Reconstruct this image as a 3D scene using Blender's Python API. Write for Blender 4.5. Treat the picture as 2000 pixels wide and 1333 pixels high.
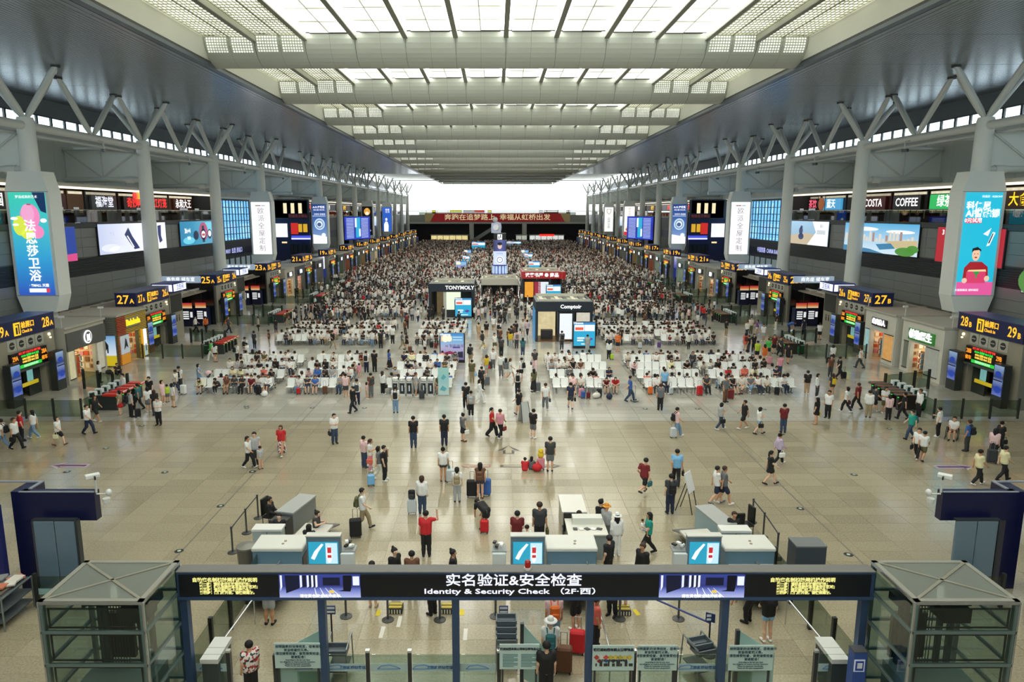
import bpy, math, random
import numpy as np
from mathutils import Vector, Matrix
random.seed(7); rng = np.random.default_rng(11)
PI = math.pi
for _o in list(bpy.data.objects): bpy.data.objects.remove(_o)
SC = bpy.context.scene
COL = SC.collection
# ---------------------------------------------------------------- camera, world, lights, exposure
H, CX, F, TH = 12.4, -0.75, 1400.0, math.atan(252.5/1400)
cam = bpy.data.cameras.new('camera'); cam.lens = F/2000*36; cam.sensor_width = 36; cam.shift_x = 0.016
cam.clip_end = 1500
camo = bpy.data.objects.new('camera', cam); COL.objects.link(camo)
camo.location = (CX, 0, H); camo.rotation_euler = (PI/2-TH, 0, 0)
SC.camera = camo
w = bpy.data.worlds.new('sky'); SC.world = w; w.use_nodes = True
w.node_tree.nodes['Background'].inputs[0].default_value = (0.90, 0.96, 1.0, 1)
w.node_tree.nodes['Background'].inputs[1].default_value = 3.8
vs = SC.view_settings; vs.view_transform = 'Standard'; vs.look = 'None'; vs.gamma = 1; vs.use_curve_mapping = False
vs.exposure = 0.62
SKY_L = 0.80         # radiance of the daylit skylight panes
SC.cycles.max_bounces = 7; SC.cycles.diffuse_bounces = 4; SC.cycles.glossy_bounces = 3
SC.cycles.transparent_max_bounces = 32; SC.cycles.transmission_bounces = 4
SC.cycles.caustics_reflective = False; SC.cycles.caustics_refractive = False
SC.cycles.sample_clamp_indirect = 4.0
_c, _s = math.cos(TH), math.sin(TH)
def G(px, py, z=0.0):
    "point of the place seen at a photo pixel, at height z"
    u, v = (px-968)/F, (py-666.5)/F
    t = (H-z)/(_s+v*_c)
    return (CX+u*t, t*(_c-v*_s), z)
# ---------------------------------------------------------------- materials
def lin(c):
    if isinstance(c, str):
        c = tuple(int(c[i:i+2], 16)/255 for i in (0, 2, 4))
    return tuple(((x/12.92) if x <= .04045 else ((x+.055)/1.055)**2.4) for x in c[:3])
MATS = {}
def M(hexc, rough=.55, metal=0.0, emit=0.0, noise=0.0, nscale=6.0, name=None, spec=None):
    key = (hexc, rough, metal, emit, noise, nscale)
    if key in MATS: return MATS[key]
    m = bpy.data.materials.new(name or 'mat_%s' % hexc); m.use_nodes = True
    nt = m.node_tree; b = nt.nodes['Principled BSDF']
    c = lin(hexc)
    b.inputs['Base Color'].default_value = (*c, 1); b.inputs['Roughness'].default_value = rough
    b.inputs['Metallic'].default_value = metal
    if spec is not None: b.inputs['Specular IOR Level'].default_value = spec
    if emit:
        b.inputs['Base Color'].default_value = (*[x*.25 for x in c], 1)
        b.inputs['Emission Color'].default_value = (*c, 1); b.inputs['Emission Strength'].default_value = emit*.70
    if noise:
        tc = nt.nodes.new('ShaderNodeTexCoord'); n = nt.nodes.new('ShaderNodeTexNoise')
        n.inputs['Scale'].default_value = nscale; n.inputs['Detail'].default_value = 4
        mx = nt.nodes.new('ShaderNodeMix'); mx.data_type = 'RGBA'
        mx.inputs[6].default_value = (*[x*(1-noise) for x in c], 1)
        mx.inputs[7].default_value = (*[min(1, x*(1+noise)) for x in c], 1)
        nt.links.new(tc.outputs['Object'], n.inputs['Vector'])
        nt.links.new(n.outputs['Fac'], mx.inputs[0])
        nt.links.new(mx.outputs[2], b.inputs['Emission Color' if emit else 'Base Color'])
    MATS[key] = m
    return m
def glass(name, tint, gloss=.12, rough=.02):
    if name in MATS: return MATS[name]
    m = bpy.data.materials.new(name); m.use_nodes = True; nt = m.node_tree; nt.nodes.clear()
    o = nt.nodes.new('ShaderNodeOutputMaterial'); mx = nt.nodes.new('ShaderNodeMixShader')
    t = nt.nodes.new('ShaderNodeBsdfTransparent'); g = nt.nodes.new('ShaderNodeBsdfGlossy')
    lw = nt.nodes.new('ShaderNodeLayerWeight'); lw.inputs['Blend'].default_value = .5
    pw = nt.nodes.new('ShaderNodeMath'); pw.operation = 'POWER'; pw.inputs[1].default_value = 4.0
    nt.links.new(lw.outputs['Facing'], pw.inputs[0])
    ad = nt.nodes.new('ShaderNodeMath'); ad.operation = 'ADD'; ad.inputs[1].default_value = gloss; ad.use_clamp = True
    t.inputs['Color'].default_value = (*lin(tint), 1); g.inputs['Roughness'].default_value = rough
    nt.links.new(pw.outputs[0], ad.inputs[0]); nt.links.new(ad.outputs[0], mx.inputs[0])
    nt.links.new(t.outputs[0], mx.inputs[1]); nt.links.new(g.outputs[0], mx.inputs[2]); nt.links.new(mx.outputs[0], o.inputs[0])
    MATS[name] = m
    return m
def frosted(name, col, trans=.5):
    if name in MATS: return MATS[name]
    m = bpy.data.materials.new(name); m.use_nodes = True; nt = m.node_tree
    b = nt.nodes['Principled BSDF']; o = nt.nodes['Material Output']
    b.inputs['Base Color'].default_value = (*lin(col), 1); b.inputs['Roughness'].default_value = .25
    t = nt.nodes.new('ShaderNodeBsdfTransparent'); t.inputs['Color'].default_value = (*lin(col), 1)
    mx = nt.nodes.new('ShaderNodeMixShader'); mx.inputs[0].default_value = trans
    nt.links.new(b.outputs[0], mx.inputs[1]); nt.links.new(t.outputs[0], mx.inputs[2]); nt.links.new(mx.outputs[0], o.inputs[0])
    MATS[name] = m
    return m
def ramp_mat(name, stops, axis=2, emit=1.0, rough=.3, lo=0.0, hi=1.0):
    "printed or lit sheet whose colour runs along one Generated axis"
    if name in MATS: return MATS[name]
    m = bpy.data.materials.new(name); m.use_nodes = True; nt = m.node_tree; b = nt.nodes['Principled BSDF']
    tc = nt.nodes.new('ShaderNodeTexCoord'); sp = nt.nodes.new('ShaderNodeSeparateXYZ'); r = nt.nodes.new('ShaderNodeValToRGB')
    nt.links.new(tc.outputs['Generated'], sp.inputs[0]); nt.links.new(sp.outputs[axis], r.inputs[0])
    e = r.color_ramp.elements
    while len(e) < len(stops): e.new(.5)
    for k, (p, c) in enumerate(stops): e[k].position = p; e[k].color = (*lin(c), 1)
    b.inputs['Roughness'].default_value = rough
    if emit:
        b.inputs['Base Color'].default_value = (.03, .03, .03, 1)
        nt.links.new(r.outputs[0], b.inputs['Emission Color']); b.inputs['Emission Strength'].default_value = emit*.70
    else: nt.links.new(r.outputs[0], b.inputs['Base Color'])
    MATS[name] = m
    return m
# ---------------------------------------------------------------- mesh builder
class MB:
    def __init__(s): s.v = []; s.f = []; s.m = []
    def add(s, vs, fs, mi=0):
        n = len(s.v); s.v.extend(vs)
        for f in fs: s.f.append(tuple(i+n for i in f)); s.m.append(mi)
        return s
    def box(s, c, d, mi=0, rz=0.0, bev=0.0):
        x, y, z = d[0]/2, d[1]/2, d[2]/2
        if bev:
            b = min(bev, x*.9, y*.9, z*.9)
            pl = [(x-b, y), (x, y-b), (x, -y+b), (x-b, -y), (-x+b, -y), (-x, -y+b), (-x, y-b), (-x+b, y)]
            il = [(x-b, y-b), (x-b, y-b), (x-b, -y+b), (x-b, -y+b), (-x+b, -y+b), (-x+b, -y+b), (-x+b, y-b), (-x+b, y-b)]
            P = [(a, q, -z) for a, q in il]+[(a, q, -z+b) for a, q in pl]+[(a, q, z-b) for a, q in pl]+[(a, q, z) for a, q in il]
            fs = []
            for r in range(3):
                for k in range(8):
                    q = (k+1) % 8; fs.append((r*8+q, r*8+k, (r+1)*8+k, (r+1)*8+q))
            fs = [f for f in fs]
            fs += [(0, 2, 4, 6), (24+6, 24+4, 24+2, 24)]
        else:
            P = [(-x, -y, -z), (x, -y, -z), (x, y, -z), (-x, y, -z), (-x, -y, z), (x, -y, z), (x, y, z), (-x, y, z)]
            fs = [(0, 3, 2, 1), (4, 5, 6, 7), (0, 1, 5, 4), (1, 2, 6, 5), (2, 3, 7, 6), (3, 0, 4, 7)]
        ca, sa = math.cos(rz), math.sin(rz)
        P = [(c[0]+a*ca-q*sa, c[1]+a*sa+q*ca, c[2]+r) for a, q, r in P]
        return s.add(P, fs, mi)
    def bx(s, x0, x1, y0, y1, z0, z1, mi=0):
        return s.box(((x0+x1)/2, (y0+y1)/2, (z0+z1)/2), (abs(x1-x0), abs(y1-y0), abs(z1-z0)), mi)
    def tube(s, a, b, r, r2=None, n=8, mi=0, caps=True):
        a, b = Vector(a), Vector(b); r2 = r if r2 is None else r2
        d = (b-a).normalized(); u = d.orthogonal().normalized(); w_ = d.cross(u)
        P = []
        for p, q in ((a, r), (b, r2)):
            for k in range(n):
                t = 2*PI*k/n; P.append(tuple(p+(u*math.cos(t)+w_*math.sin(t))*q))
        fs = [(k, (k+1) % n, n+(k+1) % n, n+k) for k in range(n)]
        if caps: fs += [tuple(range(n-1, -1, -1)), tuple(range(n, 2*n))]
        return s.add(P, fs, mi)
    def path(s, pts, r, n=8, mi=0):
        for a, b in zip(pts[:-1], pts[1:]): s.tube(a, b, r, n=n, mi=mi)
        return s
    def lathe(s, prof, c=(0, 0, 0), n=16, mi=0):
        P = []; fs = []
        for r, z in prof:
            for k in range(n): P.append((c[0]+r*math.cos(2*PI*k/n), c[1]+r*math.sin(2*PI*k/n), c[2]+z))
        for j in range(len(prof)-1):
            for k in range(n): fs.append((j*n+k, j*n+(k+1) % n, (j+1)*n+(k+1) % n, (j+1)*n+k))
        fs.append(tuple(range(n-1, -1, -1))); fs.append(tuple(range((len(prof)-1)*n, len(prof)*n)))
        return s.add(P, fs, mi)
    def prism(s, poly, a, b, axis='z', mi=0):
        "poly in the two other axes, extruded from a to b"
        def q(p, h): return (p[0], p[1], h) if axis == 'z' else ((p[0], h, p[1]) if axis == 'y' else (h, p[0], p[1]))
        n = len(poly); P = [q(p, a) for p in poly]+[q(p, b) for p in poly]
        fs = [tuple(range(n-1, -1, -1)), tuple(range(n, 2*n))]+[(k, (k+1) % n, n+(k+1) % n, n+k) for k in range(n)]
        return s.add(P, fs, mi)
    def ell(s, c, r, n=10, m=6, mi=0):
        P = [(c[0], c[1], c[2]-r[2])]; fs = []
        for j in range(1, m):
            t = PI*j/m
            for k in range(n):
                P.append((c[0]+r[0]*math.sin(t)*math.cos(2*PI*k/n), c[1]+r[1]*math.sin(t)*math.sin(2*PI*k/n), c[2]-r[2]*math.cos(t)))
        P.append((c[0], c[1], c[2]+r[2])); L = len(P)-1
        for k in range(n):
            q = (k+1) % n
            fs.append((0, 1+q, 1+k)); fs.append((L, L-n+k, L-n+q))
            for j in range(m-2): fs.append((1+j*n+k, 1+j*n+q, 1+(j+1)*n+q, 1+(j+1)*n+k))
        return s.add(P, fs, mi)
    def mesh(s, name, mats=(), smooth=False, fix=False):
        me = bpy.data.meshes.new(name); me.from_pydata(s.v, [], s.f)
        for m in (mats if isinstance(mats, (list, tuple)) else [mats]): me.materials.append(m)
        if any(s.m): me.polygons.foreach_set('material_index', s.m)
        if smooth: me.shade_smooth() if smooth is True else me.set_sharp_from_angle(angle=smooth)
        if smooth and smooth is not True: me.polygons.foreach_set('use_smooth', [True]*len(me.polygons))
        me.update()
        return me
def obj(name, me, parent=None, loc=None, rz=None, mats=None):
    o = bpy.data.objects.new(name, me); COL.objects.link(o)
    if parent: o.parent = parent
    if loc is not None: o.location = loc
    if rz is not None: o.rotation_euler = (0, 0, rz)
    if mats:
        for k, m in enumerate(mats):
            o.material_slots[k].link = 'OBJECT'; o.material_slots[k].material = m
    return o
def part(name, mb, mats, parent=None, smooth=False, **k):
    return obj(name, mb.mesh(name, mats, smooth), parent, **k)
def tag(o, label, cat, group=None, kind=None):
    o['label'] = label; o['category'] = cat
    if group: o['group'] = group
    if kind: o['kind'] = kind
    return o
def thing(name, label, cat, loc=(0, 0, 0), rz=0.0, group=None):
    o = bpy.data.objects.new(name, None); COL.objects.link(o); o.empty_display_size = .2
    o.location = loc; o.rotation_euler = (0, 0, rz)
    return tag(o, label, cat, group)
def struct(name, mb, mats, parent=None, smooth=False):
    o = part(name, mb, mats, parent, smooth)
    if not parent: o['kind'] = 'structure'
    return o
def stuff(o): o['kind'] = 'stuff'; return o
def dup(src, loc, rz=None, label=None, group=None, swap=None, scale=None):
    "copy of a thing with its parts and sub-parts; swap maps a part name to materials"
    def rec(o, par):
        c = o.copy(); COL.objects.link(c); c.parent = par
        if swap:
            b = o.name.split('.')[0]
            if b in swap and c.type == 'MESH':
                c.material_slots[0].link = 'OBJECT'; c.material_slots[0].material = swap[b]
        for ch in o.children: rec(ch, c)
        return c
    r = rec(src, None); r.location = loc
    if rz is not None: r.rotation_euler = (0, 0, rz)
    if scale: r.scale = (scale,)*3 if not isinstance(scale, tuple) else scale
    if label: r['label'] = label
    if group: r['group'] = group
    return r
# lettering: collected here, turned into meshes in one go at the end
TXT = []
def text(body, size, loc, face, mat, parent, name='lettering', bold=0.0, ext=.004, align='CENTER', vertical=False, line=1.0, sx=1.0):
    "face: direction the letters look, as an angle in the floor plane, or 'up'"
    TXT.append((name, '\n'.join(body) if vertical else body, size, loc, face, mat, parent, bold, ext, align, line, sx))
def flush_text():
    cache = {}; cu = []
    for t in TXT:
        key = (t[1], round(t[2], 3), t[7], t[8], t[9], t[10])
        if key in cache: continue
        c = bpy.data.curves.new('t', 'FONT'); c.body = t[1]; c.size = t[2]; c.offset = t[7]; c.extrude = t[8]
        c.align_x = t[9]; c.align_y = 'CENTER'; c.resolution_u = 2; c.space_line = t[10]
        o = bpy.data.objects.new('t', c); COL.objects.link(o); cache[key] = o
    dg = bpy.context.evaluated_depsgraph_get()
    me = {}
    for k, o in cache.items(): me[k] = bpy.data.meshes.new_from_object(o.evaluated_get(dg)); me[k].name = 'lettering'
    for o in cache.values():
        c = o.data; bpy.data.objects.remove(o); bpy.data.curves.remove(c)
    for name, body, size, loc, face, mat, parent, bold, ext, align, line, sx in TXT:
        m = me[(body, round(size, 3), bold, ext, align, line)]
        if not m.materials: m.materials.append(mat)
        o = bpy.data.objects.new(name, m); COL.objects.link(o); o.parent = parent; o.location = loc
        o.rotation_euler = (0, 0, 0) if face == 'up' else (PI/2, 0, face+PI/2)
        if sx != 1: o.scale = (sx, 1, 1)
        o.material_slots[0].link = 'OBJECT'; o.material_slots[0].material = mat
# ================================================================ THE HALL
B = 18.2; YC0 = 56.1            # bay length, first column line
ZS, ZG = 23.1, 24.8             # soffit, skylight
XI, XC, XW, XO = 21.9, 36.2, 38.0, 44.5   # soffit edge, columns, screen wall, outer wall
YEND = 304.0
steel = M('b9bcb6', .45, .1); white = M('c9cbc2', .6); dkgrey = M('4a4c4c', .6)
# ---- floor
def floor_mat():
    m = bpy.data.materials.new('polished_granite'); m.use_nodes = True; nt = m.node_tree; b = nt.nodes['Principled BSDF']
    N = nt.nodes.new; L = nt.links.new
    g = N('ShaderNodeNewGeometry'); sx = N('ShaderNodeSeparateXYZ'); L(g.outputs['Position'], sx.inputs[0])
    def math_(op, a, bb, c=None):
        n = N('ShaderNodeMath'); n.operation = op
        for k, q in enumerate((a, bb, c)):
            if q is None: continue
            if isinstance(q, (int, float)): n.inputs[k].default_value = q
            else: L(q, n.inputs[k])
        return n.outputs[0]
    ix = math_('FLOOR', math_('DIVIDE', math_('ADD', sx.outputs[0], .0), 1.6), 0); iy = math_('FLOOR', math_('DIVIDE', sx.outputs[1], .8), 0)
    cb = N('ShaderNodeCombineXYZ'); L(ix, cb.inputs[0]); L(iy, cb.inputs[1])
    wn = N('ShaderNodeTexWhiteNoise'); wn.noise_dimensions = '2D'; L(cb.outputs[0], wn.inputs['Vector'])
    # warm stone in the near zone, paler stone beyond
    zone = math_('GREATER_THAN', sx.outputs[1], 41.6)
    mz = N('ShaderNodeMix'); mz.data_type = 'RGBA'; L(zone, mz.inputs[0])
    mz.inputs[6].default_value = (*lin('a2987f'), 1); mz.inputs[7].default_value = (*lin('b0ada1'), 1)
    # big patches of stone from different lots
    v2 = N('ShaderNodeTexNoise'); v2.inputs['Scale'].default_value = .22; v2.inputs['Detail'].default_value = 1; L(cb.outputs[0], v2.inputs['Vector'])
    sp = N('ShaderNodeTexNoise'); sp.inputs['Scale'].default_value = 16; sp.inputs['Detail'].default_value = 3; L(g.outputs['Position'], sp.inputs['Vector'])
    f = math_('ADD', math_('MULTIPLY', wn.outputs['Value'], .17), math_('MULTIPLY', v2.outputs['Fac'], .30))
    sr = N('ShaderNodeMapRange'); sr.inputs[1].default_value = .36; sr.inputs[2].default_value = .62; sr.inputs[3].default_value = 0; sr.inputs[4].default_value = 1; L(sp.outputs['Fac'], sr.inputs[0])
    f = math_('ADD', f, math_('MULTIPLY', sr.outputs[0], .24))
    f = math_('ADD', f, .63)
    # joints further away, past the separately laid tiles
    fx = math_('FRACT', math_('DIVIDE', sx.outputs[0], 1.6), 0); fy = math_('FRACT', math_('DIVIDE', sx.outputs[1], .8), 0)
    far = math_('GREATER_THAN', sx.outputs[1], 68.0)
    jx = math_('LESS_THAN', fx, .016); jy = math_('LESS_THAN', fy, .03)
    j = math_('MULTIPLY', math_('MAXIMUM', jx, jy), far)
    f = math_('MULTIPLY', f, math_('SUBTRACT', 1.0, math_('MULTIPLY', j, .2)))
    vm = N('ShaderNodeMix'); vm.data_type = 'RGBA'; vm.blend_type = 'MULTIPLY'; vm.inputs[0].default_value = 1
    cg = N('ShaderNodeCombineXYZ')
    for k in range(3): L(f, cg.inputs[k])
    L(mz.outputs[2], vm.inputs[6]); L(cg.outputs[0], vm.inputs[7]); L(vm.outputs[2], b.inputs['Base Color'])
    r = math_('ADD', math_('MULTIPLY', sp.outputs['Fac'], .06), math_('MULTIPLY', wn.outputs['Value'], .05))
    L(math_('ADD', r, .075), b.inputs['Roughness'])
    b.inputs['Specular IOR Level'].default_value = .75
    return m
granite = floor_mat()
grout = M('756f60', .7)
fl = struct('floor', MB().bx(-62, 62, -22, 68, -.6, -.012, 0).bx(-62, 62, 68, 330, -.6, 0, 1), [grout, granite])
TW, TD = 1.6, .8
tile_me = MB().bx(.003, TW-.003, .003, TD-.003, -.012, 0).mesh('floor_tile', granite)
cells = []
for j in range(int(12/TD), int(68/TD)):
    y = j*TD
    for i in range(-32, 32):
        x = i*TW; d = y*_c+H*_s
        px = 968+(x+TW/2-CX)/d*F
        vis = -60 < px < 2060 and y > 16.4
        cells.append((0 if vis else 1, d, x, y))
cells.sort()
rest = MB()
for k, (nv, d, x, y) in enumerate(cells):
    if k < 300:
        o = obj('floor_tile', tile_me, fl); o.location = (x, y, 0)
    else: rest.add([(x+.006, y+.006, 0), (x+TW-.006, y+.006, 0), (x+TW-.006, y+TD-.006, 0), (x+.006, y+TD-.006, 0),
                    (x+.006, y+.006, -.012), (x+TW-.006, y+.006, -.012), (x+TW-.006, y+TD-.006, -.012), (x+.006, y+TD-.006, -.012)],
                   [(0, 1, 2, 3), (0, 4, 5, 1), (1, 5, 6, 2), (2, 6, 7, 3), (3, 7, 4, 0)])
stuff(part('floor_tile', rest, granite, fl))
# wide expansion joints
jb = MB()
for x in (-12.4, 12.4): jb.bx(x-.03, x+.03, 14, 300, 0, .003)
jb.bx(-45, 45, 41.55, 41.63, 0, .003)
part('expansion_joint', jb, M('6d675a', .6), fl)
# ---- roof: slab over everything, soffits, fascias, skylight bays, curved baffles
soff_m = M('a2aab4', .26, .55, noise=.05, nscale=.3)
ceil = struct('ceiling', MB().bx(-46, 46, -22, YEND+2, 25.6, 26.0), M('cfd0c8', .8))
lip_m = M('6b727c', .35, .5)
# soffit strips, one 9.1 m section after another
sm = MB(); x = XI+1.6
while x < XO-.1:
    x2 = min(x+.30, XO)
    sm.bx(x+.022, x2-.022, .03, 9.07, 0, .05); x += .30
sm.bx(XI+1.6, XO, 0, 9.1, .06, .10, 1)
sm.bx(XI-.04, XI+.42, .01, 9.09, -.12, .12, 2)
for q, z in ((0, .12), (.4, .12), (.8, .06), (1.2, .02)):   # plain lip by the inner edge
    sm.bx(XI+q+.01, XI+q+.39, .01, 9.09, z*.4, .12)
soff_r = sm.mesh('soffit_section', [soff_m, dkgrey, lip_m])
sm2 = MB(); sm2.v = [(-a, b_, c_) for a, b_, c_ in sm.v]; sm2.f = [tuple(reversed(f)) for f in sm.f]; sm2.m = sm.m
soff_l = sm2.mesh('soffit_section', [soff_m, dkgrey, lip_m])
YS0 = YC0-.5-B*4
NS = 0
y = YS0
while y < 203:
    for me in (soff_l, soff_r):
        o = obj('soffit_section', me, ceil); o.location = (0, y, ZS)
    y += 9.1
YSE = y
part('roof_slab', MB().bx(-XO, -XI, YS0, YSE, ZS+.12, ZS+.3).bx(XI, XO, YS0, YSE, ZS+.12, ZS+.3), dkgrey, ceil)
fas = M('cccdc2', .5, noise=.03, nscale=.4)
fm = MB().bx(-.05, .05, .02, B-.02, 0, ZG-ZS+.3)
fme = fm.mesh('fascia_panel', fas)
for k in range(-3, 14):
    for s in (-1, 1):
        o = obj('fascia_panel', fme, ceil); o.location = (s*(XI+.05), YC0-.5+(k-1)*B, ZS)
def pane_mat(name, col, strength, var, scale):
    m = bpy.data.materials.new(name); m.use_nodes = True; nt = m.node_tree; b = nt.nodes['Principled BSDF']
    b.inputs['Base Color'].default_value = (.75, .78, .7, 1); b.inputs['Roughness'].default_value = .5
    g = nt.nodes.new('ShaderNodeNewGeometry'); n = nt.nodes.new('ShaderNodeTexNoise'); n.inputs['Scale'].default_value = scale; n.inputs['Detail'].default_value = 2
    mp = nt.nodes.new('ShaderNodeMapRange'); mp.inputs[1].default_value = .3; mp.inputs[2].default_value = .7
    mp.inputs[3].default_value = strength*(1-var); mp.inputs[4].default_value = strength*(1+var)
    nt.links.new(g.outputs['Position'], n.inputs['Vector']); nt.links.new(n.outputs['Fac'], mp.inputs[0])
    nt.links.new(mp.outputs[0], b.inputs['Emission Strength']); b.inputs['Emission Color'].default_value = (*col, 1)
    return m
sky_pane = pane_mat('daylit_diffuser', (1, 1, .94), SKY_L, .30, .45)
sky_slot = pane_mat('daylit_slot', (1, 1, .96), SKY_L*8.5, .1, .3)
sky_lat = pane_mat('daylit_lattice', (1, 1, .86), SKY_L*1.7, .35, .5)
rib_m = M('b4b6a8', .5); rib_d = M('8d8f84', .5)
W12 = 2*XI/12
bay0 = YC0+1.1          # bottom edge of baffle 0
DB = 2.3               # depth of the baffle curve
bayL = B-DB
pm = MB()              # one diffuser: 2 x 5 sheets with thin bars between
for a in range(2):
    for b_ in range(5):
        x0 = -W12/2+.42+a*(W12-.84)/2; x1 = x0+(W12-.84)/2
        pm.bx(x0+.02, x1-.02, b_*bayL/5+.04, (b_+1)*bayL/5-.04, .02+.03*((a+b_) % 2), .08)
pane_me = pm.mesh('skylight_pane', sky_pane)
pbar = MB().bx(-.025, .025, 0, bayL, .0, .06)
for b_ in range(1, 5): pbar.bx(-W12/2+.42, W12/2-.42, b_*bayL/5-.03, b_*bayL/5+.03, 0, .06)
pbar_me = pbar.mesh('pane_bar', M('d8d9c6', .6))
slot_me = MB().bx(-W12/2+.13, -W12/2+.40, 0, bayL, .1, .14).bx(W12/2-.40, W12/2-.13, 0, bayL, .1, .14).mesh('light_slot', sky_slot)
rib_me = MB().bx(-.11, .11, -.1, bayL+.1, -.42, .3, 0).bx(-.17, .17, -.1, bayL+.1, -.44, -.38, 1).mesh('skylight_rib', [rib_m, rib_d])
# lattice bays at either side
lat_pane = MB().bx(-W12/2+.1, W12/2-.1, 0, bayL, .12, .16).mesh('lattice_pane', sky_lat)
lt = MB()
nx, ny = 12, 27
for k in range(nx+1): xx = -W12/2+.12+k*(W12-.24)/nx; lt.bx(xx-(.07 if k == 6 else .022), xx+(.07 if k == 6 else .022), 0, bayL, -.03, .03)
for k in range(ny+1): yy = k*bayL/ny; lt.bx(-W12/2+.12, W12/2-.12, yy-(.05 if k % 5 == 0 else .022), yy+(.05 if k % 5 == 0 else .022), -.03, .03)
lat_me = lt.mesh('lattice', M('a9ab97', .6))
# curved baffle panel
def baffle(name, m, lattice=False, kk=9):
    mb = MB(); prof = []
    for k in range(kk+1):
        t = PI/2*k/kk; prof.append((-DB*math.cos(t), (ZG-ZS)*(1-math.sin(t))))
    prof_b = [(0.02, 0), (0.02, ZG-ZS+.2), (-DB+.25, ZG-ZS+.2)]
    x0, x1 = -W12/2+.012, W12/2-.012
    for half in (0, 1):
        a = x0 if half == 0 else .006; b_ = -.006 if half == 0 else x1
        P = [(a, p, q) for p, q in prof]+[(b_, p, q) for p, q in prof]; n = len(prof)
        mb.add(P, [(k, n+k, n+k+1, k+1) for k in range(n-1)], 0)
    P = [(x0-.03, p, q) for p, q in prof_b]+[(x1+.03, p, q) for p, q in prof_b]
    mb.add(P, [(k, k+1, 4+k-1, 3+k) for k in range(2)], 0)
    P = [(x0-.03, p+.05, q+.03) for p, q in prof]+[(x1+.03, p+.05, q+.03) for p, q in prof]; n = len(prof)
    mb.add(P, [(k, n+k, n+k+1, k+1) for k in range(n-1)], 1)
    return mb.mesh(name, m)
baf_m = M('bfc3b8', .42, .05, noise=.03, nscale=.5); baf_d = M('5c5e54', .7)
baf_me = baffle('baffle_panel', [baf_m, baf_d])
# the pierced outer panels: little daylit openings following the curve
lb = MB()
for half in (-1, 1):
    for a in range(8):
        for r in range(6):
            t0, t1 = PI/2*(.02+.064*r), PI/2*(.02+.064*r+.040)
            xc = half*W12/4+(a-3.5)*W12/2/9.6
            P = []
            for t in (t0, t1):
                yy, zz = -DB*math.cos(t)-.012, (ZG-ZS)*(1-math.sin(t))-.012
                P += [(xc-.062, yy, zz), (xc+.062, yy, zz)]
            lb.add(P, [(0, 1, 3, 2)])
bafl_me = lb.mesh('pierced_opening', pane_mat('daylit_piercing', (.97, .98, .90), .5, .3, .9))
drk = M('23241f', .8)
rail_me = MB().bx(-W12/2+.4, W12/2-.4, -.06, .02, -.02, .16).mesh('dark_rail', drk)
for k in range(-3, 9):
    yb = bay0+k*B                  # baffle k, skylight bay in front of it
    y0 = yb-B
    for i in range(12):
        xc = -XI+W12*(i+.5)
        o = obj('baffle_panel', baf_me, ceil); o.location = (xc, yb, ZS); ar = .45*(1-(xc/XI)**2); o.scale.z = 1+ar/(ZG-ZS)
        if i in (0, 1, 10, 11):
            o = obj('pierced_opening', bafl_me, ceil); o.location = (xc, yb, ZS); o.scale.z = 1+ar/(ZG-ZS); stuff(o)
            o = obj('lattice_pane', lat_pane, ceil); o.location = (xc, y0, ZG+ar)
            o = obj('lattice', lat_me, ceil); o.location = (xc, y0, ZG+ar); stuff(o)
        else:
            for nm, me in (('skylight_pane', pane_me), ('pane_bar', pbar_me), ('light_slot', slot_me)):
                o = obj(nm, me, ceil); o.location = (xc, y0, ZG+ar)
            o = obj('dark_rail', rail_me, ceil); o.location = (xc, yb-DB, ZG+ar)
        if i:
            o = obj('skylight_rib', rib_me, ceil); o.location = (-XI+W12*i, y0, ZG+.45*(1-((-XI+W12*i)/XI)**2))
# beyond the skylights: plain ceiling with hanging beams as far as the glass end
far_m = M('a9aa9c', .6)
part('ceiling_board', MB().bx(-XI, XI, bay0+8*B, YEND, ZG, ZG+.3), far_m, ceil)
part('ceiling_board', MB().bx(-XI, XI, -22, bay0-4*B, ZG, ZG+.3), far_m, ceil)
fb = MB()
for q, hgt in ((0, 1.5), (3, .7), (6, .9), (9, .7), (12, .9), (15, .7)): fb.bx(-XI, XI, -.5+q, .5+q, ZG-hgt, ZG)
fbm = fb.mesh('roof_beam', M('d4d6c8', .5))
for k in range(9, 14):
    o = obj('roof_beam', fbm, ceil); o.location = (0, bay0+k*B, 0)
# ---- columns with their roof struts
col_m = M('e0e1da', .5, noise=.03, nscale=1.2); strut_m = M('d6d7d0', .42, .05)
cap_m = M('3a3b3a', .6)
ZR = H+6.4
def strut(name, a, b, par):
    mb = MB(); a_, b_ = Vector(a), Vector(b); m1 = a_.lerp(b_, .15); m2 = a_.lerp(b_, .85)
    mb.tube(a_, m1, .15, .25, 10); mb.tube(m1, m2, .25, .25, 10, caps=False); mb.tube(m2, b_, .25, .15, 10)
    mb.lathe([(.34, -.10), (.34, 0)], (b_[0], b_[1], b_[2]), 10, 1)
    return part(name, mb, [strut_m, cap_m], par, smooth=.6)
ORD = ['first', 'second', 'third', 'fourth', 'fifth', 'sixth', 'seventh', 'eighth', 'ninth', 'tenth', 'eleventh', 'twelfth', 'thirteenth', 'fourteenth']
SIDE = {-1: 'left', 1: 'right'}
ct = 0
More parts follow.
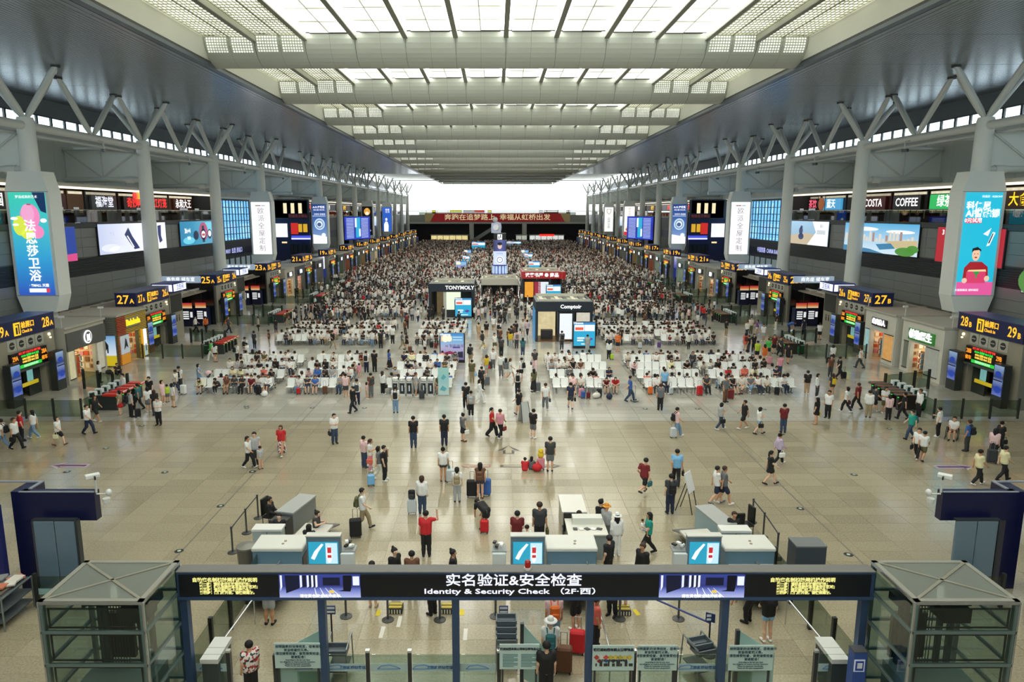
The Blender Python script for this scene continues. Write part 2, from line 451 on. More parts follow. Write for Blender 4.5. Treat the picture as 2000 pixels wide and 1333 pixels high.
for s in (-1, 1):
    cols = [k for k in range(14) if k != 4]
    protos = None
    for n, k in enumerate(cols):
        yc = YC0+B*k
        lab = '%s pale round roof column from the near end on the hall\'s %s side' % (ORD[n], SIDE[s])
        if protos is None or k == 9 or k==0:
            t = thing('column', lab, 'column', (s*XC, yc, 0), 0, 'columns along the %s side' % SIDE[s]); t['kind'] = 'structure'
            part('shaft', MB().lathe([(.80, 0), (.78, 4), (.66, 14), (.62, ZR+.35), (.55, ZR+.6), (.30, ZR+.62)], n=20), col_m, t, smooth=.7)
            if k <= 8:
                for dx, dy in ((-2.7, 0), (2.9, 0), (0, 4.0), (0, -4.0)):
                    strut('roof_strut', (s*(.12 if dx > 0 else -.12 if dx else 0), math.copysign(.12, dy) if dy else 0, ZR+.55), (s*dx, dy, ZS), t)
            else:
                for dx, dy in ((-2.7, 0), (2.9, 0), (0, 4.0), (0, -4.0)):
                    strut('roof_strut', (0, 0, ZR+.55), (s*dx*.8, dy*.8, ZS), t)
            protos = t
        else:
            t = dup(protos, (s*XC, yc, 0), label=lab)
    # ring tube with the struts that stand on it midway between columns
    ring = thing('ring_beam', 'long pale steel tube running from column top to column top, %s side' % SIDE[s], 'beam', (s*XC, YC0, ZR)); ring['kind'] = 'structure'
    part('tube', MB().tube((0, -16, 0), (0, B*13+6, 0), .33, n=12), strut_m, ring, smooth=.7)
    part('tube', MB().tube((s*1.1, -16, -.45), (s*1.1, B*13+6, -.45), .14, n=8), strut_m, ring, smooth=.7)
    p0 = None
    for k in range(0, 9):
        ym = B*(k-.5)
        if p0 is None:
            p0 = [strut('roof_strut', (0, math.copysign(.15, dy), .2), (0, dy, ZS-ZR), ring) for dy in (-4.3, 4.3)]
            me0 = [o.data for o in p0]
            for o in p0: o.location = (0, ym, 0)
        else:
            for me in me0:
                o = obj('roof_strut', me, ring); o.location = (0, ym, 0)
    # cross braces of the open steelwork behind the tube
    br = MB()
    for k in range(0, 27):
        y = -9+k*B/2
        br.tube((0, y, -.1), (s*8, y, -.25), .09, n=6)
    part('cross_brace', br, strut_m, ring)
# ---- transverse trusses with their white infill between column and outer wall
inf_m = M('e8eae2', .6, noise=.02, nscale=.4)
for s in (-1, 1):
    src = None
    for k in range(14):
        yc = YC0+B*k+.2
        lab = 'white triangulated truss panel at the %s column line, %s side' % (ORD[k], SIDE[s])
        if src is None:
            t = thing('truss', lab, 'truss', (s*XC, yc, 0), 0, 'trusses on the %s side' % SIDE[s]); t['kind'] = 'structure'
            part('infill_panel', MB().bx(s*.6, s*8.2, .25, .35, H+3.3, H+6.4), inf_m, t)
            part('bottom_chord', MB().tube((s*.5, 0, H+3.2), (s*8.2, 0, H+3.2), .26, n=10), strut_m, t, smooth=.7)
            part('chord_sleeve', MB().tube((s*1.2, 0, H+3.2), (s*2.0, 0, H+3.2), .33, n=10), strut_m, t, smooth=.7)
            part('top_chord', MB().tube((s*.5, 0, H+6.2), (s*8.2, 0, H+6.2), .14, n=8), strut_m, t, smooth=.7)
            for a, b_ in (((.7, 6.1), (4.4, 3.4)), ((8.1, 6.1), (4.4, 3.4))):
                part('diagonal', MB().tube((s*a[0], .1, H+a[1]), (s*b_[0], .1, H+b_[1]), .09, n=6), strut_m, t)
            part('web_post', MB().tube((s*4.4, .1, H+3.3), (s*4.4, .1, H+6.2), .07, n=6), strut_m, t)
            src = t
        else: dup(src, (s*XC, yc, 0), label=lab)
# ---- outer walls, clerestory, end glass
owall = M('d2d5cf', .65, noise=.03, nscale=.3); band_m = M('74787b', .55)
wglass = glass('window_glass', 'eef6f8', .05)
fr_d = M('3d4143', .5)
wn_ = 0
for s in (-1, 1):
    wl = struct('wall_%s' % SIDE[s], MB().bx(s*XO, s*(XO+.4), -22, YEND+2, 14.8, 20.4, 0).bx(s*XO, s*(XO+.4), -22, YEND+2, 21.5, 23.3, 1)
                .bx(s*(XO+.1), s*(XO+.5), -22, 96.5, -.4, 14.8, 0).bx(s*(XO+.1), s*(XO+.5), 146, YEND+2, -.4, 14.8, 0), [owall, band_m])
    pm_ = MB().bx(-.02, .02, -2.2, 2.2, 0, 5.55).mesh('wall_panel', owall)
    for k in range(60):
        y = -18+4.55*k
        if y > 215: break
        o = obj('wall_panel', pm_, wl); o.location = (s*(XO-.02), y+2.27, 14.84)
    # clerestory strip, eight lights to the bay
    wfr = MB(); 
    wn_ += 1
    wd = struct('window_%d' % wn_, MB().bx(s*(XO-.08), s*(XO+.12), 0, 290, 20.36, 20.46).bx(s*(XO-.08), s*(XO+.12), 0, 290, 21.44, 21.54), fr_d)
    pane = MB().bx(-.012, .012, .07, B/8-.07, 20.46, 21.44).mesh('pane', wglass)
    post = MB().bx(-.09, .09, -.13, .13, 20.40, 21.5).mesh('mullion', fr_d)
    for k in range(0, 118):
        y = 30+k*B/8
        o = obj('pane', pane, wd); o.location = (s*(XO+.05), y, 0)
        o = obj('mullion', post, wd); o.location = (s*XO, y, 0)
# glass end of the hall
wn_ += 1
ew = struct('window_%d' % wn_, MB().bx(-XO, XO, YEND, YEND+.3, 12.6, 12.9).bx(-XO, XO, YEND, YEND+.3, ZG+.2, ZG+.6), M('9aa5aa', .5))
gp = MB().bx(.05, 3.6, -.01, .01, .04, 2.36).mesh('pane', glass('end_glass', 'ffffff', .02))
mu = MB().bx(-.06, .06, -.1, .1, 12.7, 25).mesh('mullion', M('a9b4ba', .5))
tr = MB().bx(-XO, XO, -.06, .06, -.04, .04).mesh('transom', M('b6c0c6', .5))
for i in range(-12, 13):
    o = obj('mullion', mu, ew); o.location = (i*3.65, YEND, 0)
for j in range(5):
    o = obj('transom', tr, ew); o.location = (0, YEND, 15.1+j*2.4)
    for i in range(-12, 12):
        o = obj('pane', gp, ew); o.location = (i*3.65, YEND, 12.7+j*2.4)
# gallery the photograph is taken from
struct('floor_gallery', MB().bx(-50, 50, -22, .25, 10.5, 11.0, 0).bx(-50, 50, -7.4, -7, 0, 10.5, 1), [M('8d8a80', .5), M('4c4e4e', .5)])  # unseen; wall under the deck added to keep rear light off the near floor
# near end of the hall behind the photographer
struct('wall_rear', MB().bx(-60, 60, -22.4, -22, -.4, 2, 0).bx(-60, 60, -22.4, -22, 24.4, 26, 0), [owall])
wn_ += 1
rw = struct('window_%d' % wn_, MB().bx(-60, 60, -22.3, -22.1, 2, 2.3).bx(-60, 60, -22.3, -22.1, 24.1, 24.4), fr_d)
part('pane', MB().bx(-60, 60, -22.21, -22.19, 2.3, 24.1), wglass, rw)  # unseen end glazing, made nearly full height to send fill light down the hall
# ================================================================ SIDE WALLS WITH SCREENS, UPPER FLOOR, CROSS HALL, FAR BRIDGE
stone_d = M('7d7f7b', .32, noise=.06, nscale=.8); louv_m = M('2a2b2b', .5, .3); navy = M('141a3c', .35)
black = M('101214', .4); railg = glass('rail_glass', '8c9189', .10)
railt = M('9a9c98', .3, .7)
lit_w = M('fff3d8', .5, 0, 1.6); warm_l = M('ffd9a0', .5, 0, 1.1)
scr_frame = M('1c1e22', .4)
def flat(mb, pts, y, mi=0):
    "flat printed shape in the x-z plane (a sheet 6 mm thick)"
    n = len(pts); mb.add([(p[0], y, p[1]) for p in pts], [tuple(range(n))], mi); return mb
def disc(mb, cx, cz, rx, rz, y, mi=0, n=20):
    return flat(mb, [(cx+rx*math.cos(2*PI*k/n), cz+rz*math.sin(2*PI*k/n)) for k in range(n)], y, mi)
def E(c, e=1.0): return M(c, .4, 0, e)
def side_rz(s): return PI/2 if s < 0 else -PI/2
# local frame of wall-mounted pieces: looks along -y, x runs to the reader's right
def wall_thing(name, label, cat, s, y, x, z=0.0, group=None):
    return thing(name, label, cat, (s*x, y, z), side_rz(s), group)
for s in (-1, 1):
    wt = struct('wall_%s' % ('screens_left' if s < 0 else 'screens_right'), MB().bx(s*(XW+.06), s*(XW+6.4), -22, 97, 0, 11.2), [M('55574f', .6)])
    for nm_, a_, b_ in (('wall_middle_%s', 146, 171.9), ('wall_far_%s', 184, YEND)): struct(nm_ % SIDE[s], MB().bx(s*(XW+.06), s*(XW+6.4), a_, b_, 0, 11.2), [M('55574f', .6)])
    # stone panels, three rows below the louvres and three above
    pan = MB().bx(-.05, .0, .015, 4.535, .012, .858).mesh('stone_panel', stone_d)
    for j, z0 in enumerate((4.1, 4.97, 5.84, 8.35, 9.22, 10.09)):
        for k in range(13):
            y = 37.8+k*4.55
            if y > 93: break
            o = obj('stone_panel', pan, wt); o.location = (s*(XW+(.06 if s > 0 else .01)), y, z0); 
            if s > 0: o.location.x = XW+.06
            else: o.location.x = -XW-.01
    lv = MB()
    for k in range(9): lv.bx(s*(XW-.06), s*(XW+.04), 37.8, 97, 6.76+k*.175, 6.86+k*.175)
    o = part('louvre', lv, louv_m, wt); stuff(o)
    o = part('louvre', MB().bx(s*(XW+.03), s*(XW+.06), 146, 300, 6.7, 8.3), louv_m, wt)
    # upper floor edge, glass balustrade
    part('deck_edge', MB().bx(s*(XW-.12), s*(XW+.5), 30, 97, 11.0, 11.42).bx(s*(XW-.12), s*(XW+.5), 146, 300, 11.0, 11.42), M('3b3d3c', .5), wt)
    part('upper_floor', MB().bx(s*XW, s*(XO+1), -22, 97, 11.2, 11.4).bx(s*XW, s*(XO+1), 146, 300, 11.2, 11.4), M('77746a', .4), wt)
    rl = thing('balustrade', 'glass balustrade along the upper food floor on the hall\'s %s side' % SIDE[s], 'railing', (s*(XW-.05), 60, 11.42))
    part('handrail', MB().bx(-.03, .03, -30, 37, 1.12, 1.18).bx(-.03, .03, 86, 240, 1.12, 1.18), railt, rl)
    gp_ = MB().bx(-.01, .01, .02, 2.25, .05, 1.1).mesh('pane', railg)
    for k in range(28):
        y = -25+k*2.275
        if y > 34.5: break
        o = obj('pane', gp_, rl); o.location = (0, y, 0)
    part('pane', MB().bx(-.01, .01, 86, 240, .05, 1.1), railg, rl)
    # canopy over the upper floor with its light line
    cn = struct('trim_%d' % (1 if s < 0 else 2), MB().bx(s*(XW+.3), s*(XO+.2), -20, 97, 14.6, 14.9).bx(s*(XW+.3), s*(XO+.2), 146, 300, 14.6, 14.9), M('b9b7ab', .6))
    part('light_strip', MB().bx(s*(XW+.25), s*(XW+.42), 20, 97, 14.42, 14.6).bx(s*(XW+1.6), s*(XW+1.72), 20, 97, 14.48, 14.6), lit_w, cn)
    part('light_strip', MB().bx(s*(XW+.25), s*(XW+.40), 146, 300, 14.46, 14.6), lit_w, cn)
# ---- big lit adverts on the screen walls.  each: frame, face, printed shapes
def wall_screen(s, y0, y1, z0, z1, label, face, draw=None):
    yc = (y0+y1)/2; W = y1-y0
    t = wall_thing('wall_screen', label, 'screen', s, yc, XW, z0, None)
    hgt = z1-z0
    part('frame', MB().bx(-W/2-.08, W/2+.08, -.16, 0, -.08, hgt+.08), scr_frame, t)
    part('picture', MB().bx(-W/2, W/2, -.19, -.15, 0, hgt), face, t)
    if draw: draw(t, W, hgt)
    return t
def pic(t, items, y=-.21, name='printed_shape'):
    "items: (colour, emit, [poly...]) -> one flat shape each"
    for i, (c, e, polys) in enumerate(items):
        for p in polys:
            mb = MB()
            if p[0] == 'o': disc(mb, p[1], p[2], p[3], p[4], y-.004*i)
            elif p[0] == 'r': flat(mb, [(p[1], p[2]), (p[3], p[2]), (p[3], p[4]), (p[1], p[4])], y-.004*i)
            else: flat(mb, p, y-.004*i)
            part(name, mb, E(c, e), t)
def d_shoe(t, W, h):
    pic(t, [('dfe4f4', 1, [('o', -W*.36, h*.2, W*.12, h*.13), ('o', -W*.24, h*.13, W*.14, h*.11)]),
            ('243063', .9, [[(-W*.16, h*.62), (-W*.10, h*.86), (-W*.075, h*.7), (-W*.05, h*.55), (W*.03, h*.2), (W*.05, h*.1), (-W*.03, h*.08), (-W*.10, h*.35)], [(W*.36, h*.88), (W*.42, h*.9), (W*.41, h*.5), (W*.43, h*.3), (W*.38, h*.22), (W*.36, h*.55)]]),
            ('ffffff', 1, [[(-W*.13, h*.56), (-W*.115, h*.58), (-W*.03, h*.16), (-W*.045, h*.14)]]),
            ('2a3a78', .8, [('r', W*.135, h*.33, W*.20, h*.74)]), ('e9ecf6', 1, [('r', W*.145, h*.52, W*.19, h*.66), ('r', W*.145, h*.38, W*.19, h*.44)])])
    text('梦为', h*.15, (-W*.33, -.215, h*.66), -PI/2, E('b9c4e0', 1), t)
def d_white_blue(t, W, h):
    pic(t, [('c9d3ea', 1, [('r', -W*.5, h*.28, W*.1, h*.8)]), ('1f3f95', .9, [('r', W*.28, h*.2, W*.5, h), ('r', -W*.22, h*.62, -W*.06, h*.9), ('r', -W*.2, h*.22, -W*.04, h*.5)]),
            ('d64a86', .9, [[(-W*.5, 0), (W*.5, 0), (W*.5, h*.22), (-W*.5, h*.13)]]), ('f4d7c8', 1, [('r', W*.04, h*.3, W*.09, h*.85)])])
    text('天猫家装 · 超值好物', h*.07, (0, -.235, h*.08), -PI/2, E('ffffff', 1), t)
def d_watch(t, W, h):
    pic(t, [('6fd0e6', .9, [('o', W*.25, h*.75, W*.2, h*.2), ('o', -W*.3, h*.2, W*.15, h*.15)]), ('b04a72', .9, [('o', W*.10, h*.55, W*.12, h*.4)]),
            ('1f2b4a', .7, [('o', W*.09, h*.42, W*.075, h*.24), ('r', W*.055, h*.08, W*.125, h*.8), ('o', W*.27, h*.42, W*.06, h*.22), ('o', -W*.11, h*.4, W*.07, h*.2)]),
            ('e9eef5', 1, [('o', W*.09, h*.42, W*.055, h*.16), ('o', W*.27, h*.44, W*.045, h*.14), ('r', W*.42, 0, W*.5, h)]), ('c23a3a', .9, [('r', W*.05, h*.36, W*.13, h*.45)])])
    text('3h+4', h*.28, (-W*.33, -.235, h*.6), -PI/2, E('ffffff', 1.1), t, bold=.015)
    text('智能', h*.16, (-W*.3, -.235, h*.3), -PI/2, E('ffffff', 1), t)
def d_bike(t, W, h):
    pic(t, [('c8b79a', .9, [[(-W*.5, 0), (W*.1, 0), (W*.28, h*.4), (0, h*.5), (-W*.5, h*.35)]]), ('2e3f6e', .7, [('o', -W*.15, h*.34, W*.07, h*.14), ('o', -W*.16, h*.58, W*.05, h*.16), ('o', -W*.15, h*.74, W*.03, h*.07)]),
            ('f6f8fb', 1, [[(W*.12, h), (W*.5, h), (W*.5, 0), (W*.02, 0), (W*.22, h*.55)]]), ('9aa9b4', .9, [('r', W*.24, h*.62-.1*k, W*.44, h*.64-.1*k) for k in range(5)])])
    text('骑行', h*.16, (W*.35, -.235, h*.8), -PI/2, E('8b9aa6', 1), t)
def d_city(t, W, h):
    it = []
    random.seed(3)
    bl = [('r', -W*.48+k*W*.045, h*.36+.1*random.random(), -W*.48+k*W*.045+W*.03, h*(.48+.28*random.random())) for k in range(21)]
    pic(t, [('eef4f8', 1, [('o', -W*.2, h*.8, W*.2, h*.07), ('o', W*.28, h*.74, W*.18, h*.06)]), ('d9cfc0', .95, bl), ('b58f86', .8, bl[1::4]), ('c9b98c', .9, [[(W*.1, h*.42), (W*.5, h*.5), (W*.5, h*.3), (W*.2, h*.2)]]),
            ('3d7fa6', .9, [[(-W*.02, h*.3), (W*.18, h*.36), (W*.24, h*.2), (W*.04, h*.12)], [(-W*.5, 0), (-W*.5, h*.2), (-W*.1, h*.12), (W*.1, 0)]]), ('4f8f3a', .9, [('o', W*.36, h*.12, W*.12, h*.14), ('o', W*.45, h*.22, W*.07, h*.12)])])
def d_red(t, W, h):
    text('会稽山', h*.26, (-W*.02, -.215, h*.62), -PI/2, E('ffffff', 1), t, bold=.012)
    text('绍兴黄酒香飘天下', h*.11, (0, -.215, h*.36), -PI/2, E('ffffff', 1), t)
    text('—— 始于1743年 ——', h*.08, (0, -.215, h*.18), -PI/2, E('ffffff', 1), t)
    text('3', h*.2, (-W*.4, -.215, h*.85), -PI/2, E('ffffff', 1), t, bold=.02)
    text('会稽山绍兴酒', h*.07, (-W*.24, -.215, h*.85), -PI/2, E('ffffff', 1), t)
def d_green(t, W, h):
    pic(t, [('9fc4dc', .95, [('r', -W*.5, h*.5, W*.5, h)]), ('d7dde0', 1, [('o', W*.1, h*.6, W*.3, h*.2)]), ('4c8a3f', .9, [('o', -W*.35, h*.2, W*.2, h*.25), ('o', W*.2, h*.12, W*.3, h*.18)])])
grad = lambda n, a, b_, e=1.0: ramp_mat(n, [(0, a), (1, b_)], 2, e)
wall_screen(-1, 56.5, 63.8, 8.15, 11.1, 'lit wall poster in white, blue and pink behind the teal column banner', grad('pic_a', 'd6def0', 'f2f5fb'), d_white_blue)
wall_screen(-1, 67.6, 81.4, 8.4, 11.25, 'wide pale lit poster showing dark blue sneakers', ramp_mat('pic_b', [(0, 'c3cdea'), (.5, 'eef0fa'), (1, 'f4f5fc')], 0, 1.0), d_shoe)
wall_screen(-1, 85.2, 96.4, 8.4, 11.25, 'turquoise lit poster with a row of wristwatches', ramp_mat('pic_c', [(0, '1f86b4'), (.6, '3aa4c4'), (1, '5ba6c6')], 0, .9), d_watch)
wall_screen(-1, 44.5, 51.5, 8.2, 11.1, 'grey blue lit poster at the near end of the left screen wall', grad('pic_d', '54606e', 'a9b4c2'), d_green)
wall_screen(1, 84.0, 95.4, 8.4, 11.25, 'lit wall poster with a cyclist beside pale desert', grad('pic_e', '8fa9bd', '9fc6e2'), d_bike)
wall_screen(1, 66.0, 80.0, 8.3, 11.25, 'wide lit poster of a waterfront city under blue sky', grad('pic_f', 'cfe3ee', '4fa9d8'), d_city)
wall_screen(1, 54.8, 63.2, 8.15, 11.1, 'red lit poster with white calligraphy behind the right banner', M('b3202c', .4, 0, .85), d_red)
wall_screen(1, 44.0, 52.4, 6.6, 10.9, 'pale poster with green plants at the near end of the right screen wall', grad('pic_g', 'b9cfc4', 'cfe0ea'), d_green)
# ---- upper food floor: shop fronts with their signs
wood = M('5a3a28', .5); cream = M('d8c9a8', .6)
def food_shop(s, y0, y1, label, body, sign, sign_c, sign_bg, glow=.8, z1=14.4, deep=True):
    yc, W = (y0+y1)/2, y1-y0-.1
    t = wall_thing('food_shop', label, 'shop', s, yc, XO-3.7, 11.4)
    part('front_wall', MB().bx(-W/2, W/2, 0, .9, 0, 3.0), body, t)
    part('shop_window', MB().bx(-W/2+.25, W/2-.25, -.06, .02, .35, 1.15), M('ffdca8', .4, 0, glow, .5, 1.5), t)
    mb = MB()
    for k in range(int(W/1.1)+1): mb.bx(-W/2+.2+k*1.1, -W/2+.28+k*1.1, -.12, 0, .3, 1.2)
    part('window_bar', mb, black, t)
    part('counter', MB().bx(-W/2+.3, W/2-.3, -.5, -.1, 0, .9), wood, t)
    part('upper_shelf', MB().bx(-W/2+.2, W/2-.2, -.04, .02, 2.68, 2.92), M('ffe6b8', .4, 0, glow*.9, .6, 2.2), t)
    if sign:
        part('sign_board', MB().bx(-W*.4, W*.4, -.3, -.05, 1.25, 2.6), sign_bg, t)
        text(sign, min(1.15, W*.74/len(sign)/ (1.0 if ord(sign[0]) > 255 else .62)), (0, -.32, 1.92), -PI/2, sign_c, t, bold=.014)
    return t
redl = M('ff2a22', .4, 0, 1.2); whl = M('ffffff', .4, 0, 1.3); yel = M('ffcf20', .4, 0, 1.2); grn = M('25b45a', .4, 0, .9)
gsign = M('4b5057', .5)
food_shop(-1, 50.5, 64, 'upper floor eatery at the near end, left side, with white letters', wood, '小南国', whl, M('2c2018', .5), .7)
food_shop(-1, 64.2, 68, 'upper floor cafe with a small white letter on a brick red front', M('5a2c22', .6), 'C', whl, M('4e1d18', .5))
food_shop(-1, 68.2, 71, 'narrow upper floor stall with warm brown shelves and no sign', M('6b4a30', .6), '', whl, wood, 1.0)
food_shop(-1, 71.2, 77.2, 'upper floor restaurant with a big grey sign in white characters', M('34363a', .6), '福海堂', M('e8ecff', .4, 0, 1.2), gsign, .5)
food_shop(-1, 77.4, 83.4, 'upper floor shop behind the rainbow coloured discs', M('26282b', .6), '奇妙屋', redl, black)
food_shop(-1, 83.6, 89.2, 'upper floor restaurant with red lit characters', M('4a2d20', .6), '红灯笼', redl, M('30201a', .5), .9)
food_shop(-1, 89.4, 96.4, 'upper floor noodle house with a brown sign in white characters', M('6b4630', .6), '永和大王', whl, M('5a2b1c', .5), 1.0)
food_shop(1, 93.2, 96.6, 'upper floor cafe with pink lettering on a black front', M('1c1d20', .6), '茶饮', M('ff6a80', .4, 0, 1), black, .4)
food_shop(1, 86.5, 93, 'upper floor shop with a pale blue sign', M('2a3036', .6), '蓝天', whl, M('4aa6d8', .4, 0, .8), .6)
food_shop(1, 76.6, 83, 'upper floor coffee shop with a dark red front', M('451818', .6), 'COSTA', whl, M('5a1a1e', .5), .5)
food_shop(1, 83.2, 86.3, 'narrow dark upper floor stall without a sign, right side', M('22201e', .6), '', whl, black, .6)
food_shop(1, 70.2, 76.4, 'upper floor bar with black boards and bottles', M('1e1a16', .6), 'COFFEE', whl, black, .9)
food_shop(1, 64.2, 70, 'upper floor restaurant with a green and white sign', M('3a2c20', .6), '绿茶', whl, grn, 1.0)
food_shop(1, 50, 64, 'upper floor restaurant with big yellow characters', wood, '大食代', yel, M('4a2a1a', .5), 1.0)
g = wall_thing('lantern', 'round brown lantern board hanging by the pale blue upper floor sign', 'sign', 1, 89.5, XW+1.2, 13.35)
part('disc', MB().tube((0, -.06, 0), (0, .06, 0), .75, n=24), M('b5622a', .5, 0, .45), g)
part('hanger', MB().bx(-.03, .03, -.02, .02, .95, 1.3), black, g)
part('frame', MB().bx(-1, 1, -.03, .03, -.95, -.9).bx(-1, 1, -.03, .03, .95, 1).bx(-1, -.95, -.03, .03, -.95, 1).bx(.95, 1, -.03, .03, -.95, 1), black, g)
b4 = wall_thing('balloon_sign', 'cluster of rainbow lit discs over the upper floor railing', 'sign', -1, 79.3, XW+1.4, 13.5)
for q, c in enumerate(('e8302c', 'f08a20', 'f2d020', '30a850', '2c5ad0')):
    part('lit_disc', MB().tube((-1+q*.5, -.06+.02*q, .6), (-1+q*.5, .06, .6), .36, n=16), M(c, .4, 0, 1.0), b4)
part('lit_panel', MB().bx(-.8, .5, -.05, .05, -.4, .2), redl, b4)
# blade banners standing behind the balustrade
for s, y in ((-1, 61.2), (-1, 63.5), (-1, 74.3), (-1, 86.5), (-1, 89.5), (1, 91), (1, 89), (1, 86.5)):
    pass
bl = None
for q, (s, y, sz) in enumerate(((-1, 62.2, 1.7), (-1, 65.0, .8), (-1, 76.6, 1.3), (-1, 87.4, 2.2), (-1, 91.2, 1.2), (1, 92.6, 1.1), (1, 89.6, 1.8))):
    t = wall_thing('rail_poster', 'white poster with black characters hung inside the %s balustrade, %s from the near end' % (SIDE[s], ORD[q if s < 0 else q-5]), 'poster', s, y, XW+.15, 11.45)
    part('sheet', MB().bx(-sz/2, sz/2, -.02, .0, -.03, 1.35), M('e4e6e8', .5, 0, .35), t)
    text('特色\n美食', .5, (0, -.03, .7), -PI/2, M('33353a', .5), t, name='printed_text')
# ---- cross hall between the fourth and fifth columns, both sides
lobby = M('3c4044', .6); blue_d = M('1a2146', .4)
for s in (-1, 1):
    gw = struct('window_%d' % (7 if s < 0 else 8), MB().bx(s*46.9, s*47.2, 97, 146, 7.2, 7.5).bx(s*46.9, s*47.2, 97, 146, 14.3, 14.6), fr_d)
    mu_ = MB().bx(-.06, .06, -.07, .07, 7.5, 14.4).mesh('mullion', fr_d)
    for k in range(34):
        o = obj('mullion', mu_, gw); o.location = (s*47.05, 97.4+k*1.46, 0)
    for j in range(5):
        part('transom', MB().bx(s*46.99, s*47.11, 97, 146, 8.5+j*1.15, 8.6+j*1.15), fr_d, gw)
    part('pane', MB().bx(s*47.09, s*47.11, 97, 146, 7.5, 14.4), glass('tint_glass', '8fb4cc', .06), gw)
    wl = struct('wall_cross_%s' % SIDE[s], MB().bx(s*46.8, s*47.6, 97, 146, 0, 7.2).bx(s*46.8, s*47.6, 96.5, 146.5, 14.6, 20.4, 2)
                .bx(s*XW, s*50, 145.2, 146, 0, 11.0, 1).bx(s*XW, s*50, 145.2, 146, 11.0, 14.8, 0).bx(s*XW, s*50, 96.6, 97.2, 0, 14.8), [lobby, blue_d, owall])
    lo = wall_thing('lobby_front', 'glass lobby front with doors under a blue lit band, hall\'s %s cross hall' % SIDE[s], 'entrance', s, 121, 46.6)
    part('lit_band', MB().bx(-22, 22, -.2, 0, 5.2, 6.2), M('20263a', .4), lo)
    text('中国铁路  CHINA RAILWAY  出发 进站口', 1.0, (0, -.22, 5.7), -PI/2, M('b9c0ff', .4, 0, 1.2), lo)
    mb = MB(); gl = MB()
    for k in range(16):
        gl.bx(-21+k*2.7, -19+k*2.7, -.04, 0, 0, 4.4); mb.bx(-21.2+k*2.7, -21.05+k*2.7, -.08, .0, 0, 4.6)
    part('glass_door', gl, M('b9cdd0', .15, 0, .22), lo); part('door_frame', mb, railt, lo)
    # wall that closes the cross hall at its far side and faces the entrance
    cw = thing('cross_hall_shopfront', 'dark blue shop wall with white screen and red boards, %s cross hall' % SIDE[s], 'shop', (s*41.5, 145.1, 0))
    def cx(a): return a*(1 if s < 0 else -1)
    part('screen', MB().bx(cx(-2.2)-1.3, cx(-2.2)+1.3, -.15, 0, 7.4, 10.1), M('e8eefb', .4, 0, 1.1, .25, .8), cw)
    part('dark_band', MB().bx(cx(1.4)-2.0, cx(1.4)+2.0, -.1, 0, 11.0, 12.1), M('3a1216', .5), cw)
    text('社会主义核心', .62, (cx(1.4), -.12, 11.55), -PI/2, M('a04a48', .4, 0, .5), cw)
    part('red_board', MB().bx(cx(.55)-.7, cx(.55)+.7, -.15, 0, 8.0, 10.2), M('c8281c', .4, 0, .9), cw)
    part('gold_board', MB().bx(cx(1.7)-.35, cx(1.7)+.35, -.15, 0, 8.4, 10.0).bx(cx(2.7)-.4, cx(2.7)+.4, -.15, 0, 8.4, 10.0), M('d8a828', .4, 0, .9), cw)
    part('lit_band', MB().bx(cx(1.8)-1.9, cx(1.8)+1.9, -.3, 0, 6.9, 7.7), M('4a55d8', .4, 0, 1.0), cw)
    part('lit_line', MB().bx(cx(1.8)-1.9, cx(1.8)+1.9, -.36, -.3, 7.0, 7.2), whl, cw)
    mb = MB()
    for k in range(5): mb.bx(cx(-.2+k*.85)-.3, cx(-.2+k*.85)+.3, -.1, 0, 3.4, 6.0)
    part('doorway', mb, black, cw); part('door_lamp', MB().bx(cx(-1.6)-.5, cx(-1.6)+.5, -.12, 0, 6.2, 6.5), warm_l, cw)
    up = thing('upper_shop', 'dark upper storey with three lit windows over the %s cross hall' % SIDE[s], 'shop', (s*41.5, 145.2, 11.2))
    part('wall', MB().bx(-3.2, 3.2, 0, .3, 0, 3.4), black, up)
    for k in range(3): part('lit_window', MB().bx(cx(-1.2+k*1.5)-.35, cx(-1.2+k*1.5)+.35, -.05, 0, .9, 2.9), M('f3e3b4', .4, 0, 1.0), up)
# upper shops beyond the cross hall
rs = random.Random(5)
for s in (-1, 1):
    for k in range(8):
        y0 = 147+k*18
        food_shop(s, y0, y0+17.6, '%s upper floor shop beyond the cross hall on the %s side' % (ORD[k], SIDE[s]), M(rs.choice(['22201e', '2b2f36', '3a2a20', '1c2028']), .6),
                  rs.choice(['茶餐厅', '面馆', '咖啡', '快餐', '小吃']), rs.choice([whl, yel, redl]), rs.choice([black, M('5a1a1e', .5), M('23303e', .5)]), rs.choice([.5, .8, 1.0]))
    # lower wall beyond: lit posters
    for k in range(6):
        y0 = 152+k*22
        wall_screen(s, y0, y0+8, 8.2, 11.0, '%s pale blue lit poster on the lower wall beyond the cross hall, %s side' % (ORD[k], SIDE[s]),
                    grad('pic_far%d' % (k % 3), ['9fb6d6', 'd6dde8', '6f8fc0'][k % 3], ['e6eef8', 'f5f7fa', 'c6d6ec'][k % 3]))
